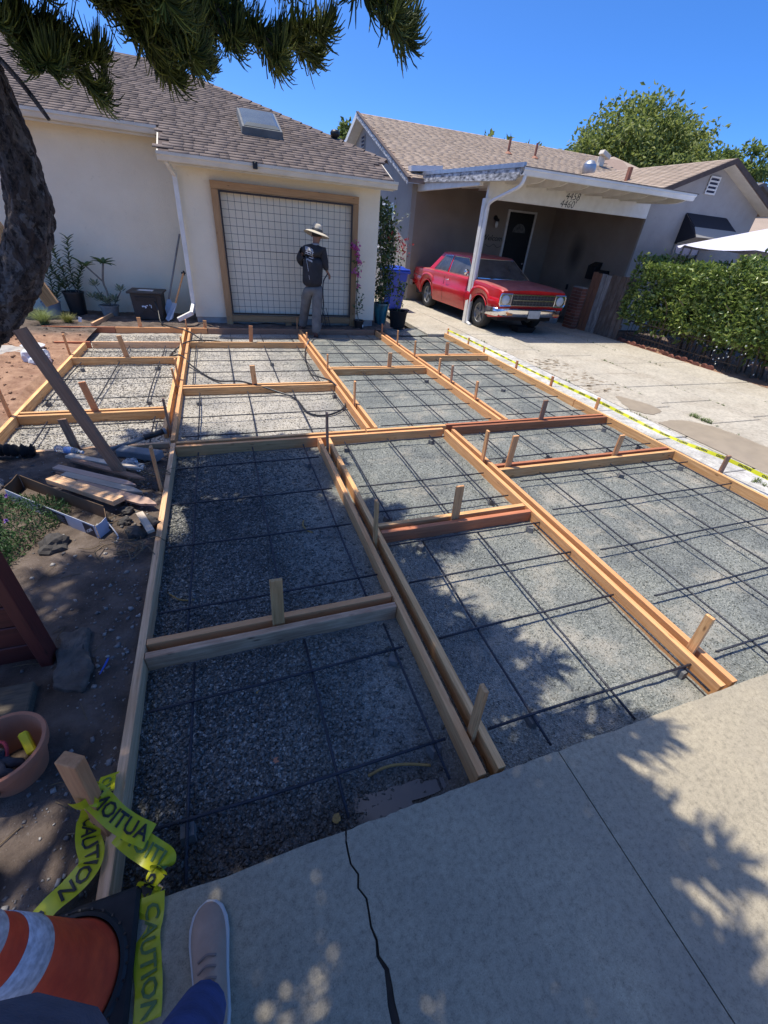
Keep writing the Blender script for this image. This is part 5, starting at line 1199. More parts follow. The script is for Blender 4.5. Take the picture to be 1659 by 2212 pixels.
# ---------------------------------------------------------------- leaning pine with whip-like foliage
PT = thing('leaning_pine', 'leaning pine with rough dark bark and drooping whip-like foliage', 'tree', (-2.45, 3.8, -.08))
po = np.array([-2.45, 3.8, -.08])
tp = spline([(-2.45, 3.8, -.12), (-2.12, 3.75, .50), (-1.68, 3.70, .97), (-1.34, 3.66, 1.24), (-1.11, 3.62, 1.53), (-1.00, 3.60, 1.85), (-1.01, 3.60, 2.25), (-1.09, 3.63, 2.7)], 300)
tp += spline([(-1.09, 3.63, 2.7), (-1.20, 3.7, 3.5), (-1.28, 3.75, 4.6), (-1.3, 3.78, 6.2)], 40)[1:]
def trunk_mesh():
    n = 72; k = len(tp); A_ = np.array(tp); T = np.gradient(A_, axis=0); T /= np.linalg.norm(T, axis=1)[:, None]
    cum = np.concatenate([[0], np.cumsum(np.linalg.norm(np.diff(A_, axis=0), axis=1))])
    s = np.cross(T, (0, 1, 0)); s /= np.linalg.norm(s, axis=1)[:, None]; b = np.cross(T, s)
    a = 2*np.pi*np.arange(n)/n; U, AA = np.meshgrid(cum, a, indexing='ij')
    r = np.interp(cum, [0, 1.0, 2.0, 3.0, 7], [.20, .165, .125, .10, .03])[:, None]
    cxx, sxx = np.cos(AA), np.sin(AA)
    big = fbm(cxx*1.6+U*2.2+5, sxx*1.6+U*1.1, 71, 3)-.45
    w_ = .35*fbm(cxx*2+U*5, sxx*2-U*3, 74, 3)
    pl = np.abs(vnoise(AA*2.9+w_*3, U*9+w_*4, 72)-.5)*2; pl2 = np.abs(vnoise(AA*5.2+w_*4, U*19+w_*5, 75)-.5)*2
    seam = np.abs(AA-np.pi)/np.pi; blend = np.clip((1-seam)*0+1, 0, 1)
    d = .42*big+.20*np.minimum(pl, .55)+.14*np.minimum(pl2, .5)+.22*fbm(cxx*5+U*9, sxx*5+U*6, 78, 4)+.10*fbm(AA*9, U*40, 77, 2)-.16
    RR_ = r*(.86+d)
    V = A_[:, None, :]+(s[:, None, :]*cxx[..., None]+b[:, None, :]*sxx[..., None])*RR_[..., None]-po
    i = (np.arange(k-1)[:, None]*n+np.arange(n)[None, :]); j = (np.arange(k-1)[:, None]*n+(np.arange(n)[None, :]+1) % n)
    Fm = np.stack([i, j, j+n, i+n], -1).reshape(-1, 4)
    return mesh_np('trunk', V.reshape(-1, 3), Fm, m_bark, False)
link('trunk', trunk_mesh(), PT)
m_rope = leaf_mat('pine_foliage', (.035, .062, .017), (.13, .175, .036), .6, .25, (.30, .34, .07))
def ropes(base, d, L, rad, droop, hook, nseg=5):
    """vectorised drooping whips; returns V,F"""
    n = len(base); t = np.linspace(0, 1, nseg+1)[None, :, None]; d = d/np.linalg.norm(d, axis=1)[:, None]
    L = L[:, None, None]; dr = droop[:, None, None]; hk = hook[:, None, None]
    P = base[:, None, :]+d[:, None, :]*L*(t-.12*t*t)
    P[:, :, 2:3] += L*(-dr*t+hk*t**3)
    Tn = np.gradient(P, axis=1); Tn /= np.linalg.norm(Tn, axis=2)[:, :, None]
    r = rng.normal(size=(n, 1, 3)); s = np.cross(Tn, r); s /= np.linalg.norm(s, axis=2)[:, :, None]; b = np.cross(Tn, s)
    prof = np.interp(np.linspace(0, 1, nseg+1), [0, .2, .6, .8, 1], [.8, 1, .95, .8, .35])[None, :, None]*rad[:, None, None]
    ring = [P+(s*math.cos(a)+b*math.sin(a))*prof for a in (0, math.pi/2, math.pi, 1.5*math.pi)]
    V = np.stack(ring, 2)                     # n, seg+1, 4, 3
    idx = np.arange(n*(nseg+1)*4).reshape(n, nseg+1, 4); Fs = []
    for j in range(4): Fs.append(np.stack([idx[:, :-1, j], idx[:, :-1, (j+1) % 4], idx[:, 1:, (j+1) % 4], idx[:, 1:, j]], -1).reshape(-1, 4))
    return V.reshape(-1, 3), np.concatenate(Fs)
RV, RF, RT, roff = [], [], [], 0
LB = MB()
def branch_ropes(path, n, L0, rad, droop=(.25, .7), hook=(.25, .75), spread=1.0, green=.0, twig=True, taper=True, nseg=4):
    """rows of whips on both sides of a secondary branch path"""
    global roff
    path = np.array(spline(path, 24)); u = np.sort(rng.random(n))*.97+.02; f = u*23; i = np.minimum(f.astype(int), 22); w_ = (f-i)[:, None]
    base = path[i]*(1-w_)+path[i+1]*w_; T = path[i+1]-path[i]; T /= np.linalg.norm(T, axis=1)[:, None]
    side = np.cross(T, (0, 0, 1)); side /= np.linalg.norm(side, axis=1)[:, None]+1e-9
    sg = rng.choice([-1, 1], n)[:, None]; d = T*rng.uniform(.55, 1.0, (n, 1))+side*sg*rng.uniform(.35, 1.0, (n, 1))*spread+np.array([0, 0, 1])*rng.uniform(-.25, .45, (n, 1))
    d += rng.normal(size=(n, 3))*.10
    L = L0*(1-.45*u*(1 if taper else 0))*rng.uniform(.65, 1.2, n)
    V, Fm = ropes(base, d, L, rad*rng.uniform(.8, 1.2, n), rng.uniform(*droop, n), rng.uniform(*hook, n), nseg)
    RV.append(V-po); RF.append(Fm+roff); roff += len(V); RT.append(np.repeat(np.clip(rng.uniform(0, .72, n)+green*u, 0, .99), 4*(nseg+1)))
    if twig: LB.tube([tuple(p) for p in path[::3]], [max(.003, .013*(1-k/9)) for k in range(len(path[::3]))], 5)
def limb(path, n_sec, sec_len, n_rope, L0, rad, r0=.035, green=0, droop=(.25, .7), sd=1.0, start=.18, nseg=4):
    pp = spline(path, 26); LB.tube([tuple(p) for p in pp], [max(.006, r0*(1-.82*k/25)) for k in range(26)], 7)
    arr = np.array(pp)
    for k in range(n_sec):
        u = start+(1-start)*(k+.5)/n_sec; i = min(24, int(u*25)); p = arr[i]; T = arr[i+1]-arr[i]; T /= np.linalg.norm(T)
        s = np.cross(T, (0, 0, 1)); s /= np.linalg.norm(s); sg = 1 if k % 2 else -1
        L = sec_len*(1.05-.55*u)*rng.uniform(.75, 1.2); d = T*rng.uniform(.6, .95)+s*sg*rng.uniform(.55, 1.0)*sd+np.array([0, 0, rng.uniform(-.35, .15)])
        d /= np.linalg.norm(d); e = p+d*L; m_ = p+d*L*.5+np.array([0, 0, .04*L])
        e[2] -= .12*L; tip = e+np.array([T[0]*.08*L, T[1]*.08*L, .08*L]); branch_ropes([p, m_, e, tip], n_rope, L0, rad, droop=droop, green=green, nseg=nseg)
    branch_ropes([arr[14], arr[19], arr[23], arr[25]], int(n_rope*1.4), L0*.95, rad, droop=droop, green=green, nseg=nseg)
# limbs that show at the top of the photograph
limb([(-1.05, 3.62, 2.55), (-.55, 3.35, 2.72), (-.05, 3.15, 2.70), (.26, 3.05, 2.59), (.52, 2.98, 2.57)], 10, .42, 283, .17, .0033, .03, droop=(.25, .75), sd=.7)
limb([(-1.05, 3.62, 2.7), (-.6, 3.0, 2.80), (-.28, 2.72, 2.70), (-.10, 2.65, 2.56)], 10, .42, 270, .19, .0033, .035, droop=(.2, .7))
limb([(-1.03, 3.58, 2.45), (-.8, 3.25, 2.50), (-.66, 3.08, 2.46), (-.56, 3.02, 2.37)], 8, .32, 270, .18, .0033, .03, droop=(.2, .6))
limb([(-1.05, 3.6, 2.6), (-.85, 2.9, 2.70), (-.70, 2.65, 2.68), (-.56, 2.5, 2.60)], 8, .42, 270, .19, .0033, .03, droop=(.2, .6))
limb([(-1.1, 3.64, 2.95), (-.45, 3.4, 3.15), (.05, 3.1, 3.05), (.30, 3.0, 2.92)], 9, .45, 256, .22, .0033, .035)
limb([(-1.15, 3.66, 3.2), (-.35, 3.2, 3.45), (.40, 2.85, 3.15), (.68, 2.68, 2.80), (.82, 2.60, 2.66)], 7, .26, 222, .19, .0033, .035, green=.35, droop=(.15, .8), sd=.6, start=.55)
limb([(-1.05, 3.6, 2.75), (-1.0, 2.6, 2.85), (-.8, 2.0, 2.75), (-.66, 1.7, 2.66)], 8, .45, 110, .2, .005, .03)
limb([(-1.05, 3.6, 2.75), (-.6, 3.25, 2.74), (-.28, 3.05, 2.62), (-.06, 2.98, 2.48)], 10, .42, 270, .19, .0033, .03, droop=(.2, .7))
limb([(-1.1, 3.62, 2.9), (-.75, 3.3, 2.85), (-.40, 3.1, 2.68), (-.22, 3.05, 2.53)], 11, .46, 260, .20, .0033, .03, droop=(.2, .7))
limb([(-1.1, 3.5, 2.8), (-.9, 2.7, 2.72), (-.66, 2.4, 2.66), (-.48, 2.2, 2.56)], 10, .42, 240, .19, .0033, .03, droop=(.2, .6))
limb([(-1.1, 3.7, 2.85), (-.6, 3.75, 2.98), (-.15, 3.8, 2.90), (.10, 3.85, 2.74)], 10, .46, 220, .20, .0036, .03, droop=(.2, .7))
# crown above the frame that throws the shade
for e in [(.66, 1.05, 3.38), (.22, .42, 3.5), (.0, -.4, 3.6), (.40, .75, 3.9), (.32, .2, 3.75), (.15, -.1, 3.95), (.40, 1.75, 3.3), (-.3, -1.0, 3.7), (-1.0, -.8, 3.8), (-1.9, .6, 3.8), (0, .9, 3.45), (-.5, .3, 3.6), (-1.1, .9, 3.7), (.2, 1.5, 3.35), (-.5, 1.7, 3.55), (-1.5, 2.0, 3.7), (-2.4, 4.6, 4.0), (-.75, 4.75, 4.1), (-.25, 4.35, 3.9), (-1.7, 5.2, 4.4), (-.55, 2.6, 3.45), (.15, 2.45, 3.3), (-.45, .1, 4.3), (-.25, .9, 4.2), (-.6, 1.2, 4.4), (-1.6, 1.2, 4.6), (-2.2, 2.6, 4.8), (-.9, 3.0, 4.8)]:
    z0 = e[2]+.15+rng.uniform(-.1, .25); s0 = np.array([-1.19, 3.7, z0]); ev = np.array(e); mid = (s0+ev)/2+np.array([0, 0, .28])
    limb([s0, mid*.5+s0*.5+np.array([0, 0, .08]), mid, ev*.75+mid*.25, ev], 16, .60, 66, .28, .0135, .04, nseg=2)
crown = link('crown', mesh_np('crown', np.concatenate(RV), np.concatenate(RF), m_rope, True, np.concatenate(RT)), PT)
LB.build('limbs', simple('limb_bark', (.12, .085, .06), (.07, .048, .034), .9, 30), PT)
# dead twig hanging at the left
mb = MB(); mb.tube(spline([(-.98, 3.4, 2.52), (-.86, 3.2, 2.38), (-.74, 3.1, 2.25), (-.66, 3.05, 2.13)], 10), [.016, .015, .014, .013, .012, .012, .011, .011, .010, .008], 7); mb.build('dead_branch', m_bark, PT)
# timber braces holding the trunk
def beam(p0, p1, wd, th, label, mat, up=(0, 1, 0), name='tree_brace', cat='brace'):
    p0, p1 = Vector(p0), Vector(p1); L = (p1-p0).length; ax = (p1-p0).normalized(); u = Vector(up); u = (u-ax*u.dot(ax)).normalized(); s = u.cross(ax)
    mb = MB(); mb.box((0, 0, 0), (L, wd, th)); o = mb.build(name, mat, None, bevel=.003)
    mt = Matrix((ax, s, u)).transposed().to_4x4(); mt.translation = (p0+p1)/2; o.matrix_world = mt
    return tag(o, label, cat)
beam((-.915, 3.44, -.04), (-1.27, 3.53, 1.10), .089, .040, 'long cracked timber brace leaning from the soil to the pine trunk', m_brace, (.45, 1, 0))
beam((-1.22, 4.15, 1.15), (-1.62, 4.10, 2.25), .089, .040, 'orange timber brace behind the trunk at the left photo edge', m_fir)

# ---------------------------------------------------------------- background trees
m_bg1 = leaf_mat('broad_leaf', (.09, .14, .036), (.22, .29, .07), .55, .45, (.34, .40, .11))
m_bg2 = leaf_mat('ficus_leaf', (.12, .17, .045), (.28, .33, .085), .55, .5, (.44, .46, .14))
m_twig = simple('grey_bark', (.16, .13, .105), (.10, .08, .065), .9, 12)
def bg_tree(name, label, base, h, clumps, n_leaf, size, mat, droop=0.0, seed=1):
    t = thing(name, label, 'tree', base); b = Vector(base); tr = MB(); r_ = random.Random(seed)
    top = b+Vector((0, 0, h*.55)); tr.tube(spline([b-Vector((0, 0, .3)), b+Vector((.1, 0, h*.25)), top], 8), [h*.035*(1-.06*i) for i in range(8)], 9)
    Ps, Ds = [], []; ncl = len(clumps)
    for (cx, cy, cz, rx, ry, rz) in clumps:
        c = Vector((cx, cy, cz)); tr.tube(spline([top-Vector((0, 0, h*.12*r_.random())), (top+c)/2+Vector((r_.uniform(-.3, .3), 0, -.2)), c], 7), [h*.014*(1-.12*i) for i in range(7)], 6)
        n = int(n_leaf/ncl); sub = max(6, n//60); sc_ = rand_dir(sub)*rng.uniform(.35, 1, (sub, 1))**.6
        k = rng.integers(0, sub, n); p = sc_[k]+rng.normal(size=(n, 3))*.17
        Ps.append(p*np.array([rx, ry, rz])+np.array([cx, cy, cz])); d = rand_dir(n, -droop)+p*.5; Ds.append(d)
        for s_ in sc_[::3]: tr.tube([c, c+Vector(s_*np.array([rx, ry, rz]))*.85], [h*.006, h*.002], 4)
    P = np.concatenate(Ps); D_ = np.concatenate(Ds); V, Fm = leaf_quads(P, D_, size*rng.uniform(.7, 1.3, len(P)), .45)
    link('crown', mesh_np('crown', V-np.array(base), Fm, mat, False, np.repeat(rng.random(len(P))*.9, 5)), t); tr.build('trunk', m_twig, t); return t
cl = [(24.6, 30, 6.8, 1.5, 1.5, 1.5), (26.2, 30, 8.1, 1.9, 2, 1.7), (28.6, 30, 8.6, 2.0, 2, 1.5), (30.8, 30, 8.5, 1.9, 2, 1.5), (32.6, 30, 7.6, 1.9, 2, 1.6), (26.5, 29, 6.3, 2.0, 2, 1.3), (29.5, 29, 6.6, 2.4, 2, 1.6), (32.5, 29, 6.1, 2, 2, 1.4), (34.4, 30, 6.7, 1.2, 1.6, 1.2), (24.0, 30, 5.6, 1.4, 1.5, 1.1)]
bg_tree('ficus_tree', 'large rounded green tree rising behind the neighbour roof', (29, 30.5, -.2), 8.5, [(a, b, c-.1, d*1.15, e*1.15, f*1.08) for a, b, c, d, e, f in cl], 28000, .32, m_bg2, .5, 3)
cl = [(36.6, 30, 7.2, 1.3, 1.5, 1.3), (38.4, 30, 6.3, 1.6, 1.5, 1.3), (39.9, 30, 8.0, 1.1, 1.2, 1.2), (40.9, 30, 6.6, 1.4, 1.5, 1.5), (35.9, 29, 5.6, 1.5, 1.5, 1.2), (38.5, 29, 4.8, 2.6, 1.5, 1.2)]
bg_tree('leafy_tree', 'darker loose tree at the right beyond the far house', (38.4, 30.5, -.2), 8.0, cl, 7000, .34, m_bg1, .2, 4)
cl = [(14.2, 25.5, 5.7, .5, .5, 1.0), (15.1, 25.5, 5.4, .6, .5, .9), (16.0, 25.5, 5.3, .6, .5, .85), (17.0, 25.5, 5.2, .5, .5, .9), (17.9, 25.5, 5.0, .45, .5, .6)]
bg_tree('leafy_shrub', 'pale leafed tree tops showing over the tan ridge', (16, 26, -.2), 5.2, cl, 1500, .26, m_bg2, -.3, 5)
cl = [(6.15, 24.5, 4.9, .28, .3, .7), (6.3, 24.5, 5.6, .2, .25, .5), (6.0, 24.5, 4.2, .3, .3, .6)]
bg_tree('slender_tree', 'slender tree beside the peak of the tan gable', (6.2, 24.6, -.2), 5.0, cl, 800, .22, m_bg1, .3, 6)
cl = [(7.9, 26.5, 5.6, .3, .3, .35), (8.9, 26.5, 5.45, .3, .3, .3)]
bg_tree('distant_tree', 'tiny tree tips just above the tan ridge', (8.4, 26.6, -.2), 5.0, cl, 260, .22, m_bg1, .0, 7)
# far house
FH = thing('far_house', 'pale far house with louvred gable at the right photo edge', 'house', (29, 20.5, -.2))
m_pale = stucco('pale_stucco', (.60, .56, .48), (.52, .48, .41))
mb = MB(); mb.prism([(25.6, 20.5, -.2), (32, 20.5, -.2), (32, 20.5, 3.9), (28.2, 20.5, 5.28), (25.6, 20.5, 4.2)], (0, 5, 0)); mb.build('wall', m_pale, FH)
mb = MB(); mb.prism([(25.0, 20.1, 4.05), (28.2, 20.1, 5.42), (28.2, 26, 5.42), (25.0, 26, 4.05)], (0, 0, -.14)); mb.prism([(28.2, 20.1, 5.42), (32.4, 20.1, 3.85), (32.4, 26, 3.85), (28.2, 26, 5.42)], (0, 0, -.14)); mb.build('roof', simple('grey_roof', (.16, .155, .16), (.12, .115, .12), .9, 6), FH)
mb = MB()
for k in range(6): mb.box((28.4, 20.47, 4.42+k*.11), (.9-.02*k, .05, .05))
mb.build('gable_vent', m_white_paint, FH)
mb = MB(); mb.prism([(15.6, 14.2, 2.35), (30, 14.2, 2.3), (30, 19, 3.9), (15.6, 19, 3.75)], (0, 0, -.12)); mb.build('lower_roof', m_sh_tan, FH)
mb = MB(); mb.box((22.5, 17, 1.1), (12, 4.5, 2.6)); mb.build('lower_wall', m_grey_stucco, FH)

# ---------------------------------------------------------------- potted plants along the cream wall
m_leafg = leaf_mat('potted_leaf', (.04, .085, .025), (.10, .17, .05), .4, .25)
m_succ = leaf_mat('succulent_leaf', (.13, .19, .12), (.24, .30, .20), .5, .15)
m_soil = simple('potting_soil', (.04, .03, .024), (.02, .015, .012), .95, 40)
def pot(parent, c, r0, r1, h, mat, name='pot', rim=.012):
    mb = MB(); mb.lathe([(r0, 0), (r1, h*.92), (r1+rim, h*.92), (r1+rim, h), (r1-.012, h), (r1-.02, h*.86)], c, 28, cap1=False); o = smooth_angle(mb.build(name, mat, parent))
    mb = MB(); mb.lathe([(r1-.012, h*.86), (.0, h*.88)], c, 20, cap0=False); mb.build('soil', m_soil, parent); return o
def leaf_obj(parent, p, d, L, wd, mesh, org_):
    d = Vector(d).normalized(); s = d.cross(Vector((0, 0, 1))); s = s.normalized() if s.length > .01 else Vector((1, 0, 0)); u = s.cross(d)
    o = link('leaf', mesh, parent); mt = Matrix((d*L, s*wd, u*L)).transposed().to_4x4(); mt.translation = Vector(p)-Vector(org_); o.matrix_local = mt; return o
def blade_mesh(name, mat, k=5, curve=.25, pw=.7):
    V = []; Fm = []
    for i in range(k+1):
        t = i/k; w_ = math.sin(math.pi*min(1, t*1.0+.02))**pw*.5 if i < k else 0.01
        V += [(t, -w_, .10*w_-curve*t*t), (t, 0, -curve*t*t-.03), (t, w_, .10*w_-curve*t*t)]
    for i in range(k):
        for j in range(2): a = i*3+j; Fm.append((a, a+1, a+4, a+3))
    return mesh_np(name, V, Fm, mat, True, np.full(len(V), .3))
m_lf_dark = leaf_mat('plumeria_leaf', (.05, .10, .028), (.11, .18, .05), .38, .25)
plum_leaf = blade_mesh('leaf', m_lf_dark)
PL = thing('plumeria_plant', 'branching plumeria with succulents in a grey pot by the cream wall', 'plant', (-2.08, 10.25, -.05)); og = (-2.08, 10.25, -.05)
pot(PL, og, .125, .165, .22, simple('stone_pot', (.30, .29, .26), (.22, .21, .19), .8, 14, bmp=.3))
mb = MB(); mb.tube(spline([(-2.06, 10.25, .15), (-2.05, 10.25, .40), (-2.07, 10.25, .58), (-1.99, 10.24, .88)], 14), .017, 8); mb.tube(spline([(-2.06, 10.25, .56), (-2.16, 10.24, .68), (-2.28, 10.23, .82)], 8), .014, 7); mb.build('stem', simple('plumeria_stem', (.24, .21, .17), (.16, .14, .11), .8, 20), PL, smooth=True)
for c, n, L in (((-1.99, 10.24, .88), 13, .22), ((-2.28, 10.23, .82), 7, .19)):
    for i in range(n):
        a = 2*math.pi*i/n*1.62; leaf_obj(PL, c, (math.cos(a), math.sin(a), random.uniform(.1, 1.0)), L*random.uniform(.75, 1.1), .065, plum_leaf, og)
leaf_obj(PL, (-2.28, 10.23, .82), (-.9, 0, .9), .30, .04, plum_leaf, og)
suc_leaf = blade_mesh('leaf', m_succ, 4, -.15, .5)
for c, n in (((-2.20, 10.22, .30), 26), ((-1.95, 10.20, .28), 26), ((-2.08, 10.16, .26), 26), ((-2.22, 10.24, .52), 18), ((-1.80, 10.2, .45), 18), ((-2.32, 10.2, .30), 14)):
    for i in range(n): a = i*2.4; leaf_obj(PL, (c[0]+.03*math.cos(a), c[1]+.03*math.sin(a), c[2]-.004*i+.04), (math.cos(a), math.sin(a), .3+.7*(1-i/n)), .085, .038, suc_leaf, og)
for a, b in (((-2.1, 10.25, .15), (-2.22, 10.24, .50)), ((-2.0, 10.25, .15), (-1.80, 10.2, .43))): mb = MB(); mb.tube([a, b], .01, 6); mb.build('stem', MATS['plumeria_stem'], PL)
def tall_plant(name, label, c, stems, potr, poth, potmat, leafmesh, L, wd, n_leaf):
    t = thing(name, label, 'plant', c); pot(t, c, potr*.8, potr, poth, potmat); nl = 0
    for (dx, dy, h) in stems:
        p0 = Vector(c)+Vector((dx*.3, dy*.3, poth*.85)); p1 = Vector(c)+Vector((dx, dy, h)); pts = spline([p0, (p0+p1)/2+Vector((random.uniform(-.05, .05), 0, 0)), p1], 12)
        mb = MB(); mb.tube(pts, [.010-.0005*i for i in range(12)], 6); mb.build('stem', m_twig, t)
        for i in range(n_leaf):
            u = .18+.82*i/n_leaf; k = min(10, int(u*11)); p = Vector(pts[k])*(1-(u*11-k))+Vector(pts[k+1])*(u*11-k); a = i*2.4
            leaf_obj(t, p, (math.cos(a), math.sin(a), .75), L*random.uniform(.7, 1.15), wd, leafmesh, c); nl += 1
    return t
m_oliv = leaf_mat('olive_leaf', (.045, .085, .03), (.12, .17, .07), .5, .25); ol_leaf = blade_mesh('leaf', m_oliv, 4, .1)
tall_plant('potted_shrub', 'tall leafy shrub with upright stems in a black nursery pot', (-2.66, 10.40, -.05), [(.18, .0, 1.30), (-.12, .02, 1.12), (.30, -.02, .86), (-.25, .0, .85)], .17, .42, m_black_plastic, ol_leaf, .13, .034, 52)
tall_plant('bushy_shrub', 'low bushy shrub half hidden by the pine trunk', (-3.05, 10.30, -.05), [(.10, 0, .75), (-.1, .05, .70), (.28, .0, .55), (-.2, -.1, .5)], .15, .25, simple('grey_bucket', (.30, .31, .32), (.24, .25, .26), .6, 8), ol_leaf, .13, .03, 34)
# grasses
def grass_clump(name, label, c, n, h, spread, mat):
    V, Fm, off = [], [], 0
    for i in range(n):
        a = random.uniform(0, 6.283); l = h*random.uniform(.6, 1.15); r = spread*random.uniform(.2, 1); d = np.array([math.cos(a), math.sin(a), 0]); s = np.array([-d[1], d[0], 0])*.003
        b = np.array([random.gauss(0, .02), random.gauss(0, .02), 0])
        for k in range(4):
            t = k/3; p = b+d*r*t**1.5+np.array([0, 0, l*(t-.45*t*t*(r/spread))]); V += [p-s*(1-t*.8), p+s*(1-t*.8)]
        for k in range(3): Fm.append((off+2*k, off+2*k+1, off+2*k+3, off+2*k+2))
        off += 8
    o = link(name, mesh_np(name, np.array(V), np.array(Fm), mat, False, np.repeat(rng.random(n)*.8, 8)), None, c); return tag(o, label, 'plant')
m_gr1 = leaf_mat('feather_grass', (.16, .22, .07), (.34, .40, .16), .5, .3); m_gr2 = leaf_mat('spiky_grass', (.10, .13, .03), (.28, .28, .08), .5, .2)
grass_clump('feather_grass', 'pale feathery grass clump beside the pine trunk', (-2.95, 9.30, -.04), 520, .34, .34, m_gr1)
grass_clump('spiky_grass', 'spiky yellow green grass clump with a white plant tag', (-2.62, 9.42, -.04), 340, .24, .20, m_gr2)
mb = MB(); mb.box((-2.42, 9.38, .06), (.05, .006, .08), Matrix.Rotation(.3, 3, 'Y')); tag(mb.build('plant_tag', flat('tag_white', (.8, .8, .78), .5)), 'small white plastic plant tag stuck beside the spiky grass', 'tag')
# fire pit heater box
HT = thing('patio_heater_box', 'dark square patio heater box with torn sticker by the wall', 'heater', (-1.33, 10.05, -.03))
m_bronze = simple('dark_bronze', (.045, .038, .034), (.028, .024, .022), .55, 8)
mb = MB(); mb.box((-1.33, 10.05, .22), (.50, .42, .46), taper=1.06); HTb = mb.build('box', m_bronze, HT, bevel=.01); mb = MB(); mb.box((-1.33, 10.05, .465), (.62, .54, .035)); mb.build('top', m_bronze, HT, bevel=.008)
mb = MB(); mb.box((-1.33, 9.822, .36), (.36, .02, .07)); mb.build('slot', m_black_plastic, HT); mb = MB()
for s in (-1, 1): mb.bar((-1.33+s*.22, 9.83, .04), (-1.33, 9.826, .2), .02, .02)
mb.build('panel_trim', m_bronze, HT)
mb = MB()
for (a, b, w_, h_) in ((-1.40, .23, .05, .03), (-1.36, .22, .03, .05), (-1.33, .245, .03, .02), (-1.26, .23, .015, .06), (-1.28, .255, .02, .02)): mb.add([(a-w_/2, 9.815, b-h_/2), (a+w_/2, 9.815, b-h_*.3), (a+w_*.4, 9.815, b+h_/2), (a-w_*.5, 9.815, b+h_*.4)], [(0, 1, 2, 3)])
mb.build('torn_sticker', flat('sticker_pale', (.62, .70, .78), .5), HT)
mb = MB(); mb.add([(-1.5, 9.98, .4845), (-1.22, 9.92, .4845), (-1.2, 10.1, .4845), (-1.45, 10.14, .4845)], [(0, 1, 2, 3)]); tag(mb.build('paper_sheet', flat('paper', (.66, .67, .68), .7)), 'crumpled pale sheet on top of the heater box', 'paper')
HT.rotation_euler = (0, 0, R(-4))
# tools leaning in the corner
SH = thing('shovel', 'long handled shovel leaning in the house corner', 'shovel', (-.98, 10.05, 0))
mb = MB(); mb.tube([(-.98, 10.05, .30), (-.60, 10.62, 1.42)], .017, 8); mb.build('handle', simple('grey_handle', (.25, .24, .23), (.18, .17, .16), .7, 9), SH)
mb = MB(); mb.add([(-1.0, 10.02, .34), (-.93, 10.02, .34), (-.90, 9.98, .18), (-.93, 9.95, .02), (-.985, 9.94, -.04), (-1.04, 9.95, .02), (-1.06, 9.98, .18), (-.97, 9.985, .2)], [(0, 1, 7), (1, 2, 7), (2, 3, 7), (3, 4, 7), (4, 5, 7), (5, 6, 7), (6, 0, 7)]); mb.build('blade', m_galv, SH)
SP = thing('spade', 'short wooden handled spade beside the downspout', 'spade', (-.95, 9.85, 0))
mb = MB(); mb.tube([(-.86, 9.92, .26), (-.62, 10.12, .80)], .016, 8); mb.build('handle', m_fir, SP); mb = MB(); mb.tube([(-.66, 10.12, .80), (-.58, 10.12, .80)], .016, 8); mb.tube([(-.62, 10.12, .76), (-.61, 10.125, .84)], .018, 8); mb.build('grip', m_black_plastic, SP)
mb = MB(); mb.prism([(-.90, 9.90, .30), (-.82, 9.92, .28), (-.95, 9.74, .03), (-1.02, 9.72, -.01), (-1.06, 9.74, .03)], (0, .004, .004)); mb.build('blade', m_galv, SP)

# vine, bougainvillea, pots by the house corner
m_teal = simple('teal_glaze', (.03, .22, .26), (.015, .035, .05), .25, 7, stretch=(1, 1, .4))
VN = thing('potted_vine', 'tall leafy vine with red blooms in a teal glazed pot', 'plant', (3.47, 9.95, -.04)); vo = (3.47, 9.95, -.04)
pot(VN, vo, .125, .185, .46, m_teal)
m_vine = leaf_mat('vine_leaf', (.03, .065, .02), (.085, .14, .04), .4, .25, (.20, .24, .08)); m_redl = leaf_mat('red_bract', (.30, .03, .03), (.55, .10, .12), .5, .3); m_pink = leaf_mat('magenta_bract', (.50, .05, .26), (.68, .14, .40), .5, .35)
def foliage(parent, name, pts, spread, n, size, mat, org_, up=.2):
    A_ = np.array(spline(pts, 40)); k = rng.integers(0, 40, n); P_ = A_[k]+rng.normal(size=(n, 3))*np.array(spread); V, Fm = leaf_quads(P_, rand_dir(n, up), size*rng.uniform(.6, 1.3, n), .6)
    o = link(name, mesh_np(name, V-np.array(org_), Fm, mat, False, np.repeat(rng.random(n)*.95, 5)), parent); tag(o, kind='stuff'); return o
foliage(VN, 'foliage', [(3.45, 10.0, .5), (3.47, 10.05, 1.2), (3.50, 10.1, 1.8), (3.44, 10.1, 2.18)], (.11, .09, .10), 900, .085, m_vine, vo)
foliage(VN, 'foliage', [(3.55, 10.0, .55), (3.62, 10.0, 1.0), (3.68, 10.05, 1.45), (3.60, 10.1, 1.9)], (.08, .08, .12), 520, .08, m_vine, vo)
foliage(VN, 'blooms', [(3.6, 9.98, 1.75), (3.8, 10.0, 1.6), (3.92, 10.0, 1.5), (3.72, 9.98, 1.25)], (.07, .06, .08), 90, .06, m_redl, vo)
mb = MB()
for q in range(6): mb.tube(spline([(3.47+.05*math.cos(q), 9.95+.05*math.sin(q), .35), (3.5+.1*math.cos(q*2), 10, 1.0), (3.55+.15*math.cos(q*3), 10.05, 1.7), (3.5+.1*math.sin(q), 10.1, 2.1)], 12), .006, 5)
mb.tube(spline([(3.62, 10.05, 1.8), (3.78, 10.0, 1.98), (3.95, 9.95, 2.10)], 8), .004, 4); mb.build('stems', simple('vine_stem', (.22, .19, .14), (.15, .13, .1), .8, 30), VN)
foliage(VN, 'pale_leaves', [(3.75, 10.0, 1.95), (3.85, 9.97, 2.04), (3.96, 9.95, 2.11)], (.012, .01, .012), 16, .05, leaf_mat('pale_leaf', (.4, .42, .3), (.6, .62, .5), .5, .2), vo)
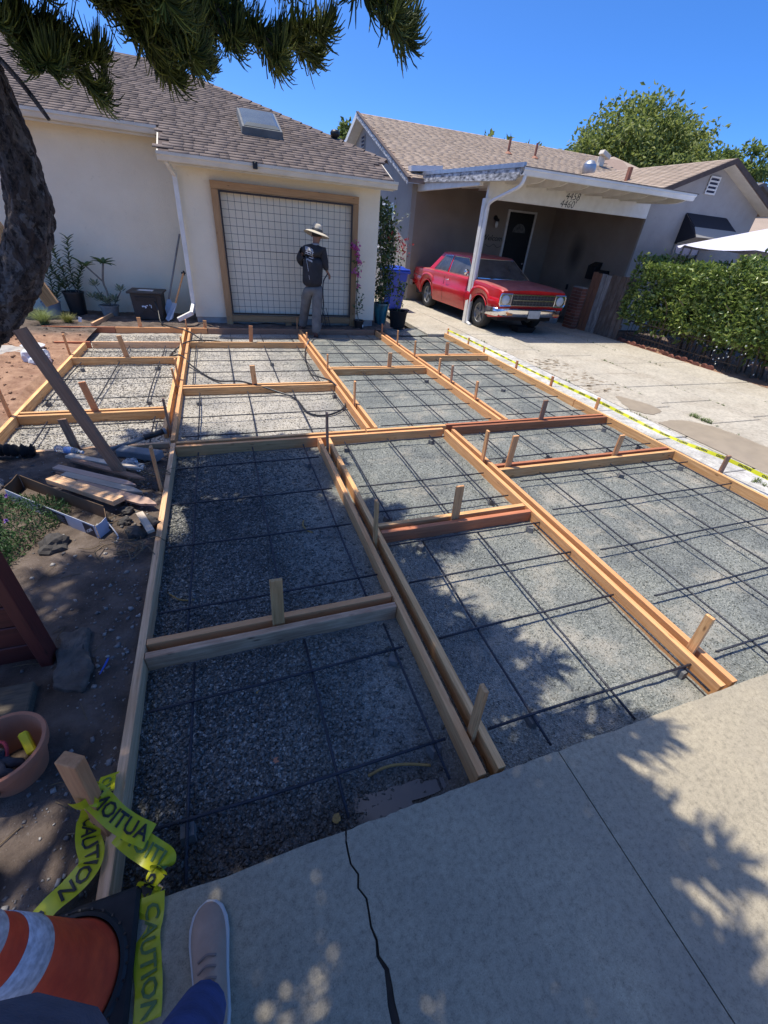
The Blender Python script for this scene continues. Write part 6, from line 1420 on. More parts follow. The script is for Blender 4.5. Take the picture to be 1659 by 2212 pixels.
PB = thing('fabric_pot_plant', 'young shrub in a black fabric pot with handles', 'plant', (3.82, 9.72, -.05)); pb = (3.82, 9.72, -.05)
pot(PB, pb, .165, .205, .36, simple('black_felt', (.012, .012, .013), (.007, .007, .008), .95, 20), rim=.004)
mb = MB(); mb.tube(spline([(4.02, 9.72, .24), (4.06, 9.72, .29), (4.07, 9.72, .33), (4.02, 9.72, .31)], 8), .010, 5); mb.build('handle', MATS['black_felt'], PB)
foliage(PB, 'foliage', [(3.78, 9.75, .35), (3.82, 9.75, .7), (3.84, 9.75, .80), (3.90, 9.75, .6)], (.05, .05, .07), 110, .075, m_vine, pb)
mb = MB(); mb.tube(spline([(3.8, 9.72, .28), (3.78, 9.75, .8), (3.80, 9.78, 1.25)], 8), .006, 5); mb.tube(spline([(3.86, 9.72, .28), (3.93, 9.75, .6), (3.96, 9.75, .85)], 8), .005, 5); mb.build('stems', MATS['vine_stem'], PB)
BG = thing('bougainvillea', 'young bougainvillea with magenta blooms climbing the trellis post', 'plant', (2.80, 9.42, -.05)); bo = (2.80, 9.42, -.05)
pot(BG, bo, .085, .105, .19, m_black_plastic)
mb = MB(); mb.tube(spline([(2.79, 9.42, .12), (2.74, 9.47, .5), (2.76, 9.5, .95), (2.70, 9.5, 1.5)], 12), .009, 6); mb.tube(spline([(2.77, 9.46, .4), (2.84, 9.45, .52), (2.92, 9.45, .58)], 6), .004, 4); mb.build('stem', MATS['vine_stem'], BG)
foliage(BG, 'foliage', [(2.76, 9.45, .28), (2.78, 9.45, .5), (2.74, 9.48, 1.0), (2.72, 9.48, 1.4)], (.05, .03, .05), 110, .06, m_vine, bo)
for c, n in (((2.63, 9.46, 1.50), 16), ((2.70, 9.46, 1.46), 14), ((2.72, 9.45, 1.34), 14), ((2.76, 9.45, 1.20), 14), ((2.66, 9.46, 1.03), 6), ((2.76, 9.45, 1.0), 12), ((2.78, 9.44, .80), 8), ((2.78, 9.46, 1.52), 3)):
    V, Fm = leaf_quads(np.array([c])+rng.normal(size=(n, 3))*.025, rand_dir(n), np.full(n, .06), .8); tag(link('bloom', mesh_np('bloom', V-np.array(bo), Fm, m_pink, False, np.repeat(rng.random(n)*.8, 5)), BG), kind='stuff')
mb = MB(); mb.box((2.86, 9.315, .04), (.02, .004, .05)); mb.build('tag', flat('tag2', (.8, .8, .78), .5), BG)
# ---------------------------------------------------------------- people
def skin_mesh(name, verts, edges, radii, mat, parent, org_, sub=2, root=0):
    me = bpy.data.meshes.new(name); me.from_pydata([tuple(Vector(v)-Vector(org_)) for v in verts], edges, []); me.update()
    o = link(name, me, parent); md = o.modifiers.new('skin', 'SKIN'); md.use_smooth_shade = True
    sv = me.skin_vertices[0].data
    for i, r in enumerate(radii):
        sv[i].radius = (r, r) if not hasattr(r, '__len__') else r
        sv[i].use_root = (i == root)
    ss = o.modifiers.new('sub', 'SUBSURF'); ss.levels = sub; ss.render_levels = sub
    dg = bpy.context.evaluated_depsgraph_get(); me2 = bpy.data.meshes.new_from_object(o.evaluated_get(dg)); o.modifiers.clear(); o.data = me2
    me2.polygons.foreach_set('use_smooth', np.ones(len(me2.polygons), bool)); me2.materials.clear(); me2.materials.append(mat)
    return o
MN = thing('person', 'worker in straw hat and dark long-sleeved shirt holding a hose, back turned', 'person', (1.70, 9.0, -.08)); mo = (1.70, 9.0, -.08)
fwd = Vector((.45, .89, 0)); rgt = Vector((.89, -.45, 0))
Vb = [(1.71, 8.97, .88), (1.72, 8.98, 1.10), (1.75, 8.99, 1.36), (1.79, 9.01, 1.49), (1.81, 9.03, 1.56), (1.825, 9.05, 1.64), (1.83, 9.05, 1.72),
      (1.57, 9.03, 1.37), (1.46, 9.06, 1.22), (1.58, 9.24, 1.12), (1.91, 8.97, 1.37), (1.935, 8.95, 1.17), (2.0, 9.0, 1.06),
      (1.62, 8.99, .80), (1.58, 9.10, .45), (1.53, 9.22, .06), (1.52, 9.32, -.03), (1.80, 8.95, .80), (1.77, 8.90, .42), (1.725, 8.80, .03), (1.76, 8.88, -.05)]
Eb = [(0, 1), (1, 2), (2, 3), (3, 4), (4, 5), (5, 6), (2, 7), (7, 8), (8, 9), (2, 10), (10, 11), (11, 12), (0, 13), (13, 14), (14, 15), (15, 16), (0, 17), (17, 18), (18, 19), (19, 20)]
Rb = [.06, .06, .06, .052, .072, .088, .07, .03, .026, .026, .03, .026, .026, .05, .04, .035, .03, .05, .04, .035, .03]
def add_hand(Vl, El, Rl, wi, d, up, sgn):
    """palm and five bent fingers as chains rooted in the palm"""
    w0 = Vector(Vl[wi]); d = d.normalized(); s = d.cross(up).normalized()*sgn; pa = len(Vl); Vl.append(tuple(w0+d*.05)); El.append((wi, pa)); Rl.append((.030, .017))
    k0 = len(Vl); Vl.append(tuple(w0+d*.085)); El.append((pa, k0)); Rl.append((.034, .014))
    for q, (off, L) in enumerate(((-.030, .065), (-.010, .078), (.010, .074), (.029, .058))):
        b = w0+d*.095+s*off; i0 = len(Vl); Vl += [tuple(b), tuple(b+d*L*.45-up*.018), tuple(b+d*L*.55-up*.05)]; El += [(k0, i0), (i0, i0+1), (i0+1, i0+2)]; Rl += [.010, .009, .008]
    i0 = len(Vl); Vl += [tuple(w0+d*.045-s*.038-up*.012), tuple(w0+d*.08-s*.040-up*.035)]; El += [(pa, i0), (i0, i0+1)]; Rl += [.011, .009]
add_hand(Vb, Eb, Rb, 12, Vector((.45, .2, -.55)), Vector((.7, -.2, .6)), 1); add_hand(Vb, Eb, Rb, 9, Vector((.7, .5, -.4)), Vector((0, -.3, .95)), -1)
skin_mesh('body', Vb, Eb, Rb, m_skin, MN, mo)
m_shirt = simple('charcoal_shirt', (.030, .030, .034), (.018, .018, .021), .85, 9, bmp=.6, bscale=9, dist=.03)
Vs = [(1.705, 8.965, .77), (1.71, 8.97, .92), (1.72, 8.98, 1.12), (1.745, 8.985, 1.30), (1.765, 8.995, 1.41), (1.79, 9.01, 1.475), (1.585, 9.025, 1.385), (1.475, 9.055, 1.235), (1.57, 9.22, 1.13), (1.915, 8.965, 1.395), (1.95, 8.94, 1.17), (1.995, 8.985, 1.075)]
Es = [(0, 1), (1, 2), (2, 3), (3, 4), (4, 5), (4, 6), (6, 7), (7, 8), (4, 9), (9, 10), (10, 11)]
sh_ = skin_mesh('shirt', Vs, Es, [.205, .200, .200, .200, .145, .066, .088, .072, .050, .088, .072, .050], m_shirt, MN, mo)
for v in sh_.data.vertices: v.co.y *= .80
m_trou = simple('grey_trousers', (.19, .18, .165), (.12, .115, .105), .9, 7, bmp=.8, bscale=8, dist=.03)
Vt = [(1.71, 8.97, .86), (1.715, 8.97, .80), (1.62, 8.99, .74), (1.585, 9.09, .45), (1.54, 9.20, .10), (1.53, 9.22, .02), (1.805, 8.95, .74), (1.775, 8.90, .42), (1.735, 8.82, .05), (1.73, 8.81, -.03)]
skin_mesh('trousers', Vt, [(0, 1), (1, 2), (2, 3), (3, 4), (4, 5), (1, 6), (6, 7), (7, 8), (8, 9)], [.17, .175, .125, .100, .092, .09, .125, .102, .094, .092], m_trou, MN, mo)
for c, a in (((1.525, 9.26, -.04), .35), ((1.745, 8.86, -.075), .30)):
    mb = MB(); d = Vector((math.sin(a), math.cos(a), 0)); s = Vector((d.y, -d.x, 0)); rows = []
    for t, w_, h in ((-.13, .035, .09), (-.08, .045, .11), (0, .048, .10), (.07, .05, .07), (.13, .045, .055), (.165, .02, .035)):
        p = Vector(c)+d*t; rows.append([p-s*w_, p-s*w_*.9+Vector((0, 0, h*.7)), p+Vector((0, 0, h)), p+s*w_*.9+Vector((0, 0, h*.7)), p+s*w_])
    mb.add([q for r_ in rows for q in r_], [(i*5+j, i*5+j+1, i*5+j+6, i*5+j+5) for i in range(5) for j in range(4)]+[(0, 1, 2, 3, 4), (25, 29, 28, 27, 26)]+[(i*5, i*5+5, i*5+9, i*5+4) for i in range(5)]); mb.build('boot', simple('brown_boot', (.12, .05, .035), (.07, .03, .022), .7, 20), MN, smooth=True)
# hat: brim, crown, band
m_straw = simple('straw', (.60, .54, .43), (.46, .40, .30), .8, 60, bmp=.4, bscale=120)
hc = Vector((1.815, 9.03, 1.665)); ht = Matrix.Rotation(R(13), 3, 'Y') @ Matrix.Rotation(R(-7), 3, 'X')
mb = MB(); n = 32; prf = [(.085, .02), (.12, .012), (.17, .0), (.215, -.018), (.232, -.030), (.235, -.034), (.228, -.036), (.17, -.008), (.085, .012)]
for r, h in prf:
    for j in range(n): a = 2*math.pi*j/n; mb.v.append(tuple(hc+ht @ Vector((r*math.cos(a), r*1.03*math.sin(a), h+.012*math.cos(2*a)*(r/.23)))))
mb.f = [(i*n+j, i*n+(j+1) % n, (i+1)*n+(j+1) % n, (i+1)*n+j) for i in range(len(prf)-1) for j in range(n)]; hat = mb.build('hat_brim', m_straw, MN, smooth=True)
mb = MB(); prf = [(.098, .005), (.100, .05), (.096, .09), (.086, .125), (.066, .145), (.035, .135), (0, .125)]
for r, h in prf:
    for j in range(n): a = 2*math.pi*j/n; mb.v.append(tuple(hc+ht @ Vector((r*.92*math.cos(a), r*1.1*math.sin(a), h+(.012*math.cos(2*a) if h > .12 else 0)))))
mb.f = [(i*n+j, i*n+(j+1) % n, (i+1)*n+(j+1) % n, (i+1)*n+j) for i in range(len(prf)-1) for j in range(n)]; mb.build('hat_crown', m_straw, MN, smooth=True)
mb = MB(); prf = [(.1025, .012), (.104, .02), (.1035, .05), (.101, .055)]
for r, h in prf:
    for j in range(n): a = 2*math.pi*j/n; mb.v.append(tuple(hc+ht @ Vector((r*.92*math.cos(a), r*1.1*math.sin(a), h))))
mb.f = [(i*n+j, i*n+(j+1) % n, (i+1)*n+(j+1) % n, (i+1)*n+j) for i in range(3) for j in range(n)]; mb.build('hat_band', simple('grey_band', (.10, .095, .085), (.07, .066, .06), .8, 20), MN, smooth=True)
mb = MB(); mb.lathe([(.0, -.02), (.075, -.015), (.088, .02), (.086, .055), (.0, .075)], hc+Vector((-.004, -.01, -.04)), 20); mb.build('hair', flat('black_hair', (.015, .012, .010), .7), MN, smooth=True)
for s in (-1, 1): mb = MB(); p = hc+rgt*s*.09+Vector((0, 0, -.05)); mb.lathe([(0, -.012), (.020, -.008), (.024, .004), (0, .010)], p, 10, 'X'); mb.build('ear', m_skin, MN, smooth=True)
mb = MB(); p = hc+fwd*.09+Vector((0, 0, -.055)); mb.tube([p, p+fwd*.025-Vector((0, 0, .02))], [.012, .014], 8); mb.build('nose', m_skin, MN, smooth=True)
mb = MB(); mb.lathe([(.068, 0), (.074, .012), (.066, .03)], (1.785, 9.0, 1.475), 18); mb.build('collar', flat('grey_collar', (.30, .31, .34), .8), MN, smooth=True)
# worn white print on the back of the shirt: draped by dropping marks on to the shirt surface
dg = bpy.context.evaluated_depsgraph_get(); dg.update()
def on_shirt(x, z):
    ok, loc, nrm, ix = sh_.ray_cast(Vector((x, 8.5, z))-Vector(mo), Vector((0, 1, 0)))
    return (loc+Vector(mo)-Vector((0, .0045, 0))) if ok else None
mb = MB(); rs = random.Random(4)
def mark(x0, z0, x1, z1, w_):
    k = 5; pts = [on_shirt(x0+(x1-x0)*i/k, z0+(z1-z0)*i/k) for i in range(k+1)]
    if any(p is None for p in pts): return
    d = Vector((x1-x0, 0, z1-z0)).normalized(); s = Vector((-d.z, 0, d.x))*w_/2
    for i in range(k): mb.add([pts[i]-s, pts[i+1]-s, pts[i+1]+s, pts[i]+s], [(0, 1, 2, 3)])
for i in range(7):   # arched upper row
    x = 1.585+i*.019; z = 1.425-.0012*(i-2)**2-.004*i; mark(x, z-.03, x+.003, z+.032, .009); mark(x, z+.02*(i % 2), x+.014, z+.02*(i % 3-1), .008)
for q in ((1.572, 1.345, 1.70, 1.31, .010), (1.575, 1.375, 1.66, 1.352, .010), (1.60, 1.385, 1.615, 1.34, .012), (1.65, 1.37, 1.69, 1.30, .012), (1.69, 1.36, 1.715, 1.275, .012), (1.57, 1.32, 1.61, 1.308, .010), (1.64, 1.285, 1.71, 1.268, .012), (1.572, 1.30, 1.60, 1.29, .010)): mark(*q)
for i in range(6): x = 1.60+i*.016; mark(x, 1.272-.006*i, x+.002, 1.238-.006*i, .007); mark(x, 1.255-.006*i, x+.010, 1.25-.006*i, .007)
mark(1.59, 1.25, 1.615, 1.06, .006); mark(1.62, 1.0, 1.63, .93, .005)
mb.build('shirt_print', simple('white_print', (.72, .72, .72), (.45, .45, .46), .7, 60), MN)

# hose held by the worker
hp = [(2.0, 8.99, 1.10), (2.0, 8.99, 1.02), (1.92, 8.95, .90), (1.895, 8.90, .70), (1.905, 8.88, .48), (1.86, 8.85, .26), (1.82, 8.82, .06), (1.72, 8.75, -.05), (1.56, 8.45, -.02), (1.43, 8.0, .018), (1.30, 7.6, -.03), (1.22, 7.1, -.06), (1.17, 6.4, -.06), (1.19, 5.95, .0), (1.32, 5.66, .018), (1.40, 5.35, -.02), (1.32, 4.92, -.04), (1.06, 4.70, -.05), (.84, 4.80, -.05), (.76, 5.30, -.05), (.55, 5.52, -.02), (.15, 5.75, .018), (-.20, 6.15, -.05), (-.50, 6.75, -.03), (-.66, 7.08, .018), (-.84, 7.35, -.04), (-.80, 7.70, -.04), (-.62, 7.90, .018), (-.30, 8.04, .018), (.10, 8.22, -.05), (.05, 8.36, -.06), (-.30, 8.30, -.05), (-.62, 8.72, .018), (-.95, 9.12, .018), (-1.12, 9.45, .02), (-1.16, 9.72, .20), (-1.20, 9.80, .32)]
HS = thing('garden_hose', 'dark garden hose running from the worker hand across the forms', 'hose', (1.2, 7, -.06))
hp = [(a, b, c-.028 if c < -.015 else c) for a, b, c in hp]; sp_ = spline(hp, 300); m_hose = flat('black_hose', (.020, .021, .024), .4); m_hose2 = flat('grey_hose', (.16, .17, .18), .4)
for nm, a, b, mt in (('hose_length', 0, 46, m_hose), ('hose_length', 45, 80, m_hose2), ('hose_length', 79, 300, m_hose)):
    mb = MB(); mb.tube([tuple(p) for p in sp_[a:b]], .0115, 8); mb.build(nm, mt, HS, smooth=True)
# bundle of rebar ties by the trellis
ORD7 = ORD+['seventh']
for i in range(7):
    mb = MB(); x = 2.0+.03*i; mb.tube([(x, 9.30+.01*i, -.07), (x-.10+.02*(i % 3), 9.47, .30+.03*(i % 4))], .005, 5); tag(mb.build('steel_rod', m_rebar), ORD7[i]+' thin steel rod from the left in the bundle at the trellis foot', 'rod', 'rods leaning at the trellis foot')

# photographer: shoe, jeans, dark top
PH = thing('person', 'photographer standing on the pavement in blue jeans and a suede shoe', 'person', (-.35, .05, 0)); ph = (-.35, .05, 0)
m_jean = simple('blue_denim', (.035, .075, .24), (.02, .042, .14), .85, 12, bmp=.5, bscale=90)
m_top = simple('slate_knit', (.06, .085, .14), (.04, .058, .10), .95, 30, bmp=.6, bscale=160)
Vp = [(-.36, -.06, .95), (-.36, -.07, 1.2), (-.36, -.08, 1.42), (-.36, -.09, 1.54), (-.36, -.10, 1.64), (-.35, -.09, 1.74), (-.18, -.12, 1.42), (-.10, -.22, 1.2), (-.03, -.12, 1.55), (-.54, -.12, 1.42), (-.60, -.20, 1.15), (-.56, -.10, .9), (-.28, -.02, .86), (-.275, .10, .50), (-.27, .235, .10), (-.265, .33, .045), (-.46, -.05, .86), (-.48, -.06, .48), (-.50, -.10, .10), (-.50, .02, .05)]
Ep = [(0, 1), (1, 2), (2, 3), (3, 4), (4, 5), (2, 6), (6, 7), (7, 8), (2, 9), (9, 10), (10, 11), (0, 12), (12, 13), (13, 14), (14, 15), (0, 16), (16, 17), (17, 18), (18, 19)]
Rp = [.11, .11, .12, .055, .08, .085, .05, .04, .03, .05, .04, .03, .07, .05, .04, .03, .07, .05, .04, .03]
skin_mesh('body', Vp, Ep, Rp, m_skin, PH, ph)
skin_mesh('jeans', [(-.36, -.06, .98), (-.36, -.06, .90), (-.275, .0, .80), (-.265, .14, .46), (-.272, .245, .16), (-.272, .255, .10), (-.46, -.05, .80), (-.48, -.06, .46), (-.50, -.10, .12), (-.50, -.10, .06)], [(0, 1), (1, 2), (2, 3), (3, 4), (4, 5), (1, 6), (6, 7), (7, 8), (8, 9)], [(.17, .12), (.17, .13), .105, .083, .066, .064, .105, .083, .072, .07], m_jean, PH, ph)
skin_mesh('knit_top', [(-.40, .045, .90), (-.40, .045, 1.05), (-.37, -.02, 1.25), (-.36, -.075, 1.40), (-.36, -.09, 1.50), (-.19, -.115, 1.41), (-.11, -.215, 1.2), (-.045, -.13, 1.49), (-.53, -.115, 1.41), (-.60, -.2, 1.15), (-.565, -.115, .95)], [(0, 1), (1, 2), (2, 3), (3, 4), (3, 5), (5, 6), (6, 7), (3, 8), (8, 9), (9, 10)], [(.23, .19), (.23, .19), (.19, .15), (.12, .10), .07, .07, .06, .045, .07, .06, .045], m_top, PH, ph)
mb = MB(); mb.lathe([(0, -.01), (.075, .0), (.095, .06), (.08, .11), (0, .13)], (-.355, -.105, 1.72), 18); mb.build('hair', MATS['black_hair'], PH, smooth=True)
# shoe lofted heel to toe
def shoe(c, a, suffix):
    S_ = [(-.145, .022, .060), (-.135, .036, .088), (-.10, .043, .10), (-.05, .044, .098), (-.01, .045, .088), (.03, .049, .070), (.07, .053, .058), (.105, .051, .050), (.135, .040, .042), (.152, .022, .032), (.158, .006, .022)]
    d = Vector((math.sin(a), math.cos(a), 0)); s = Vector((d.y, -d.x, 0)); mb = MB(); rows = []
    for t, w_, h in S_:
        p = Vector(c)+d*t; row = []
        for k in range(9):
            an = math.pi*k/8; row.append(p+s*(-math.cos(an))*w_*(1-.10*math.sin(an))+Vector((0, 0, .018+(h-.018)*math.sin(an)**.75)))
        rows.append(row)
    n = 9; mb.add([q for r_ in rows for q in r_], [(i*n+j, i*n+j+1, i*n+j+n+1, i*n+j+n) for i in range(len(rows)-1) for j in range(n-1)]+[tuple(range(n))]); up_ = mb.build('shoe_upper', simple('taupe_suede', (.44, .30, .22), (.34, .23, .17), .95, 14, bmp=.4, bscale=60) if 'taupe_suede' not in MATS else MATS['taupe_suede'], PH, smooth=True, sub=1)
    mb = MB(); out = [Vector(c)+d*t-s*(w_+.003) for t, w_, h in S_]+[Vector(c)+d*.163]+[Vector(c)+d*t+s*(w_+.005) for t, w_, h in S_[::-1]]; mb.prism([p+Vector((0, 0, .003)) for p in out], (0, 0, .024)); mb.build('shoe_sole', MATS.get('sole_white') or flat('sole_white', (.50, .48, .46), .6), PH, bevel=.004)
    mb = MB()
    for k in range(4): t = .015-.025*k; p = Vector(c)+d*t; h = float(np.interp(t, [q[0] for q in S_], [q[2] for q in S_])); mb.tube(spline([p-s*.024+Vector((0, 0, h*.93)), p+d*.006+Vector((0, 0, h+.007)), p+s*.024+Vector((0, 0, h*.93))], 7), .0035, 5)
    for sg in ():  p = Vector(c)+d*.02+Vector((0, 0, .088)); mb.tube(spline([p, p+s*sg*.02+d*.012+Vector((0, 0, .008)), p+s*sg*.036-d*.004+Vector((0, 0, -.006)), p+s*sg*.012-d*.01], 9), .003, 5)
    mb.build('laces', MATS.get('brown_lace') or flat('brown_lace', (.26, .185, .155), .9), PH, smooth=True)
shoe((-.268, .345, 0), -.05, 'a'); shoe((-.50, .0, 0), -.15, 'b')

# ---------------------------------------------------------------- traffic cone
CN = thing('traffic_cone', 'orange traffic cone with white bands on a black rubber base', 'cone', (-.655, .43, .003))
m_orange = simple('orange_vinyl', (.95, .105, .035), (.70, .06, .025), .5, 16, bmp=.25, bscale=60); m_band = simple('white_reflective', (.82, .82, .88), (.42, .41, .45), .45, 55)
cr = lambda z: .142-(z-.03)*.158
mb = MB(); mb.box((-.655, .43, .018), (.36, .36, .03)); mb.build('base', m_black_rubber, CN, bevel=.010)
mb = MB(); mb.lathe([(.168, .032), (.160, .040), (.150, .043)], (-.655, .43, 0), 48, cap0=False, cap1=False)
for k in range(30): a = 2*math.pi*k/30; mb.box((-.655+.166*math.cos(a)*1.0, .43+.166*math.sin(a), .036), (.006, .006, .004))
mb.build('base_ring', m_black_plastic, CN)
mb = MB(); mb.lathe([(.150, .034), (cr(.05), .05), (cr(.2), .2), (cr(.4), .4), (cr(.6), .6), (cr(.71), .71), (cr(.71)-.006, .712), (cr(.6)-.008, .6)], (-.655, .43, 0), 56, cap1=False); mb.build('cone_body', m_orange, CN, smooth=True)
for z0, z1 in ((.362, .462), (.535, .635)): mb = MB(); mb.lathe([(cr(z0)+.0005, z0), (cr(z0)+.0025, z0+.002), (cr(z1)+.0025, z1-.002), (cr(z1)+.0005, z1)], (-.655, .43, 0), 56, cap0=False, cap1=False); mb.build('reflective_band', m_band, CN, smooth=True)

# ---------------------------------------------------------------- caution tape
def tape_mat():
    m, nt, b = newmat('caution_yellow'); b.inputs['Roughness'].default_value = .3; b.inputs['Base Color'].default_value = (.66, .66, .03, 1)
    t = nt.nodes.new('ShaderNodeBsdfTranslucent'); t.inputs[0].default_value = (.62, .64, .04, 1); mx = nt.nodes.new('ShaderNodeMixShader'); mx.inputs[0].default_value = .3
    nt.links.new(b.outputs[0], mx.inputs[1]); nt.links.new(t.outputs[0], mx.inputs[2]); nt.links.new(mx.outputs[0], nt.nodes['Material Output'].inputs[0]); return m
m_tape = tape_mat(); m_ink = flat('tape_ink', (.015, .015, .012), .5); m_ink2 = flat('faded_ink', (.10, .18, .05), .6)
def ribbon(parent, pts, sides, wd, text=None, tsize=.05, first=.0, gap=.32, name='tape_strip', crinkle=.004, flip=1, run=1, ink=None, n=130, mat=None):
    A_ = np.array(spline(pts, n)); S_ = np.array(spline(sides, n)); T_ = np.gradient(A_, axis=0); T_ /= np.linalg.norm(T_, axis=1)[:, None]
    S_ -= T_*(S_*T_).sum(1)[:, None]; S_ /= np.linalg.norm(S_, axis=1)[:, None]; Nn = np.cross(T_, S_)
    cum = np.concatenate([[0], np.cumsum(np.linalg.norm(np.diff(A_, axis=0), axis=1))]); L = cum[-1]; sd = rng.random()*9
    def surf(u, v, off=0):
        f = np.interp(u, cum, np.arange(n)); i = int(min(f, n-2)); w_ = f-i; p = A_[i]*(1-w_)+A_[i+1]*w_; s = S_[i]*(1-w_)+S_[i+1]*w_; nn_ = Nn[i]*(1-w_)+Nn[i+1]*w_
        return p+s*v*wd+nn_*(off+crinkle*math.sin(u*60+v*.8+sd)+crinkle*.8*math.sin(u*27-v*1.2+sd*2))
    mb = MB(); m_ = 7
    for k in range(n):
        for j in range(m_): mb.v.append(tuple(surf(cum[k], -.5+j/(m_-1))))
    mb.f = [(k*m_+j, k*m_+j+1, (k+1)*m_+j+1, (k+1)*m_+j) for k in range(n-1) for j in range(m_-1)]
    st = mb.build(name, mat or m_tape, parent, smooth=True)
    if text:
        V, Fm = text_geo(text, tsize, .08, bold=.0012); half = (V[:, 0].max()-V[:, 0].min())/2; u0 = first+half
        while u0-half < L:
            tb = MB(); W = [(u0+run*p[0], p[1]/wd*flip) for p in V]
            keep = [f for f in Fm if all(0.002 < W[i][0] < L-.002 for i in f)]
            for side in (.0036, -.0036):
                base = len(tb.v); tb.v += [tuple(surf(min(max(q[0], 0), L), q[1], side)) for q in W]; tb.f += [tuple(i+base for i in f) for f in keep]
            if tb.f: tb.build('tape_print', ink or m_ink, st)
            u0 += 2*half+gap
    return st
CT = thing('caution_tape', 'crumpled yellow caution tape knotted to the stake beside the cone', 'tape', (-.6, .8, 0))
ribbon(CT, [(-.600, .838, .235), (-.575, .815, .19), (-.548, .790, .125), (-.505, .758, .085), (-.455, .728, .055)], [(.35, .8, .5), (.5, .7, .5), (.55, .75, .3), (.5, .8, .2), (.5, .8, .0)], .072, 'CAUTION', .062, .02, .05, flip=1, run=-1, crinkle=.003)
ribbon(CT, [(-.545, .775, .055), (-.500, .728, .050), (-.455, .690, .03), (-.415, .655, .02), (-.425, .625, .012)], [(.6, .35, .1), (.75, .4, 0), (.75, .5, 0), (.6, .8, 0), (.2, 1, 0)], .080, 'CAUTION', .060, .02, .05, flip=1, run=-1, ink=m_ink2)
ribbon(CT, [(-.425, .632, .016), (-.455, .605, .012), (-.462, .580, .010), (-.438, .560, .010)], [(.5, .9, 0), (.6, .8, 0), (.9, .3, 0), (1, .0, 0)], .070, 'CAUTION', .058, .01, .05)
ribbon(CT, [(-.440, .575, .012), (-.440, .53, .008), (-.445, .47, .008), (-.440, .41, .006), (-.430, .36, .006), (-.432, .30, .006)], [(1, .1, .0), (1, 0, .1), (1, .05, .2), (1, .1, .0), (1, .0, .1), (1, 0, 0)], .072, 'CAUTION', .058, .02, .05, ink=m_ink2)
ribbon(CT, [(-.610, .832, .16), (-.640, .818, .09), (-.655, .790, .03), (-.640, .745, .020), (-.645, .705, .018), (-.690, .665, .022), (-.740, .628, .024), (-.80, .585, .02)], [(.8, .3, .1), (.9, .2, .2), (.9, .1, 0), (.9, .3, 0), (.7, -.5, 0), (.5, -.8, .1), (.5, -.8, .2), (.5, -.8, 0)], .074, 'CAUTION', .060, .05, .04, ink=m_ink)
ribbon(CT, [(-.625, 1.00, .012), (-.630, .965, .03), (-.612, .905, .09), (-.598, .855, .17), (-.598, .838, .23)], [(.9, .3, 0), (.9, .2, .3), (.9, .1, .3), (.9, 0, .3), (.8, 0, .4)], .070, 'CAUTION', .055, .02, .05, ink=m_ink2)
mb = MB()
ribbon(CT, [(-.648, .822, .23), (-.615, .808, .235), (-.585, .818, .24), (-.575, .850, .235), (-.610, .868, .23), (-.645, .850, .228)], [(0, 0, 1)]*6, .045, None, crinkle=.005)
ribbon(CT, [(-.600, .826, .245), (-.585, .815, .225), (-.592, .820, .20), (-.603, .827, .215)], [(.3, .2, 1)]*4, .03, None, crinkle=.006)
o = beam((-.625, .822, -.06), (-.600, .848, .44), .040, .070, 'thick leaning stake with caution tape tied round it', m_stake, (.9, -.5, .2), 'stake', 'stake'); o['group'] = 'wooden form stakes'
CT2 = thing('caution_tape', 'long taut yellow caution tape stretched beside the driveway', 'tape', (4.75, 5, .08))
ribbon(CT2, [(4.70, 8.84, .075), (4.735, 7.3, .075), (4.75, 5.8, .065), (4.755, 4.3, .09), (4.79, 3.2, .07), (4.80, 2.42, .12), (4.86, 1.6, .10), (4.93, .6, .09)], [(.8, 0, .6), (.7, 0, .7), (.8, 0, .5), (.5, 0, .85), (.8, 0, .5), (.3, 0, .9), (.8, 0, .6), (.8, 0, .6)], .037, 'CAUTION', .029, .25, .10, n=220, crinkle=.002, flip=1)

# ---------------------------------------------------------------- debris on the soil
def offcut(p0, p1, wd, th, label, mat, z=.03, tip=True, name='pointed_stake', cat='stake', grp='spare stakes on the soil'):
    p0, p1 = Vector((*p0, z)), Vector((*p1, z)); d = p1-p0; L = d.length; h = wd/2
    poly = [(-L/2, -h), (L/2-(.10 if tip else 0), -h), (L/2, -h*.1 if tip else -h), (L/2, h*.15 if tip else h), (L/2-(.10 if tip else 0), h), (-L/2, h)]
    mb = MB(); mb.prism([(a, b, -th/2) for a, b in poly], (0, 0, th)); o = mb.build(name, mat, None, bevel=.0015)
    o.location = (p0+p1)/2; o.rotation_euler = (random.uniform(-.06, .06), random.uniform(-.02, .02), math.atan2(d.y, d.x)); return tag(o, label, cat, grp)
m_pinkw = wood('pinkish_stake', [(.42, .26, .19), (.60, .41, .31), (.48, .30, .22)]); m_greyw = wood('greyish_stake', [(.42, .34, .26), (.62, .52, .41), (.50, .40, .30)])
offcut((-1.38, 3.82), (-.78, 3.47), .062, .020, 'spare stake at the back of the pile nearest the bottle', m_greyw, .035)
offcut((-1.33, 3.73), (-.74, 3.27), .050, .020, 'spare stake second from the back of the pile', m_brace, .045)
offcut((-1.42, 3.62), (-.80, 3.21), .060, .020, 'spare pale stake in the middle of the pile', m_pinkw, .035)
offcut((-1.40, 3.58), (-.86, 3.20), .050, .020, 'spare red edged stake under the middle of the pile', m_brace, .014)
offcut((-1.34, 3.50), (-.74, 3.08), .062, .020, 'spare grey stake before the middle of the pile', m_greyw, .035)
offcut((-1.24, 3.34), (-.63, 2.90), .088, .020, 'widest pink spare stake at the front of the pile', m_pinkw, .03)
offcut((-1.36, 3.33), (-.86, 2.92), .089, .038, 'short yellow lumber offcut resting on the cardboard box', m_fir_old, .085, False, 'lumber_offcut', 'offcut', None)
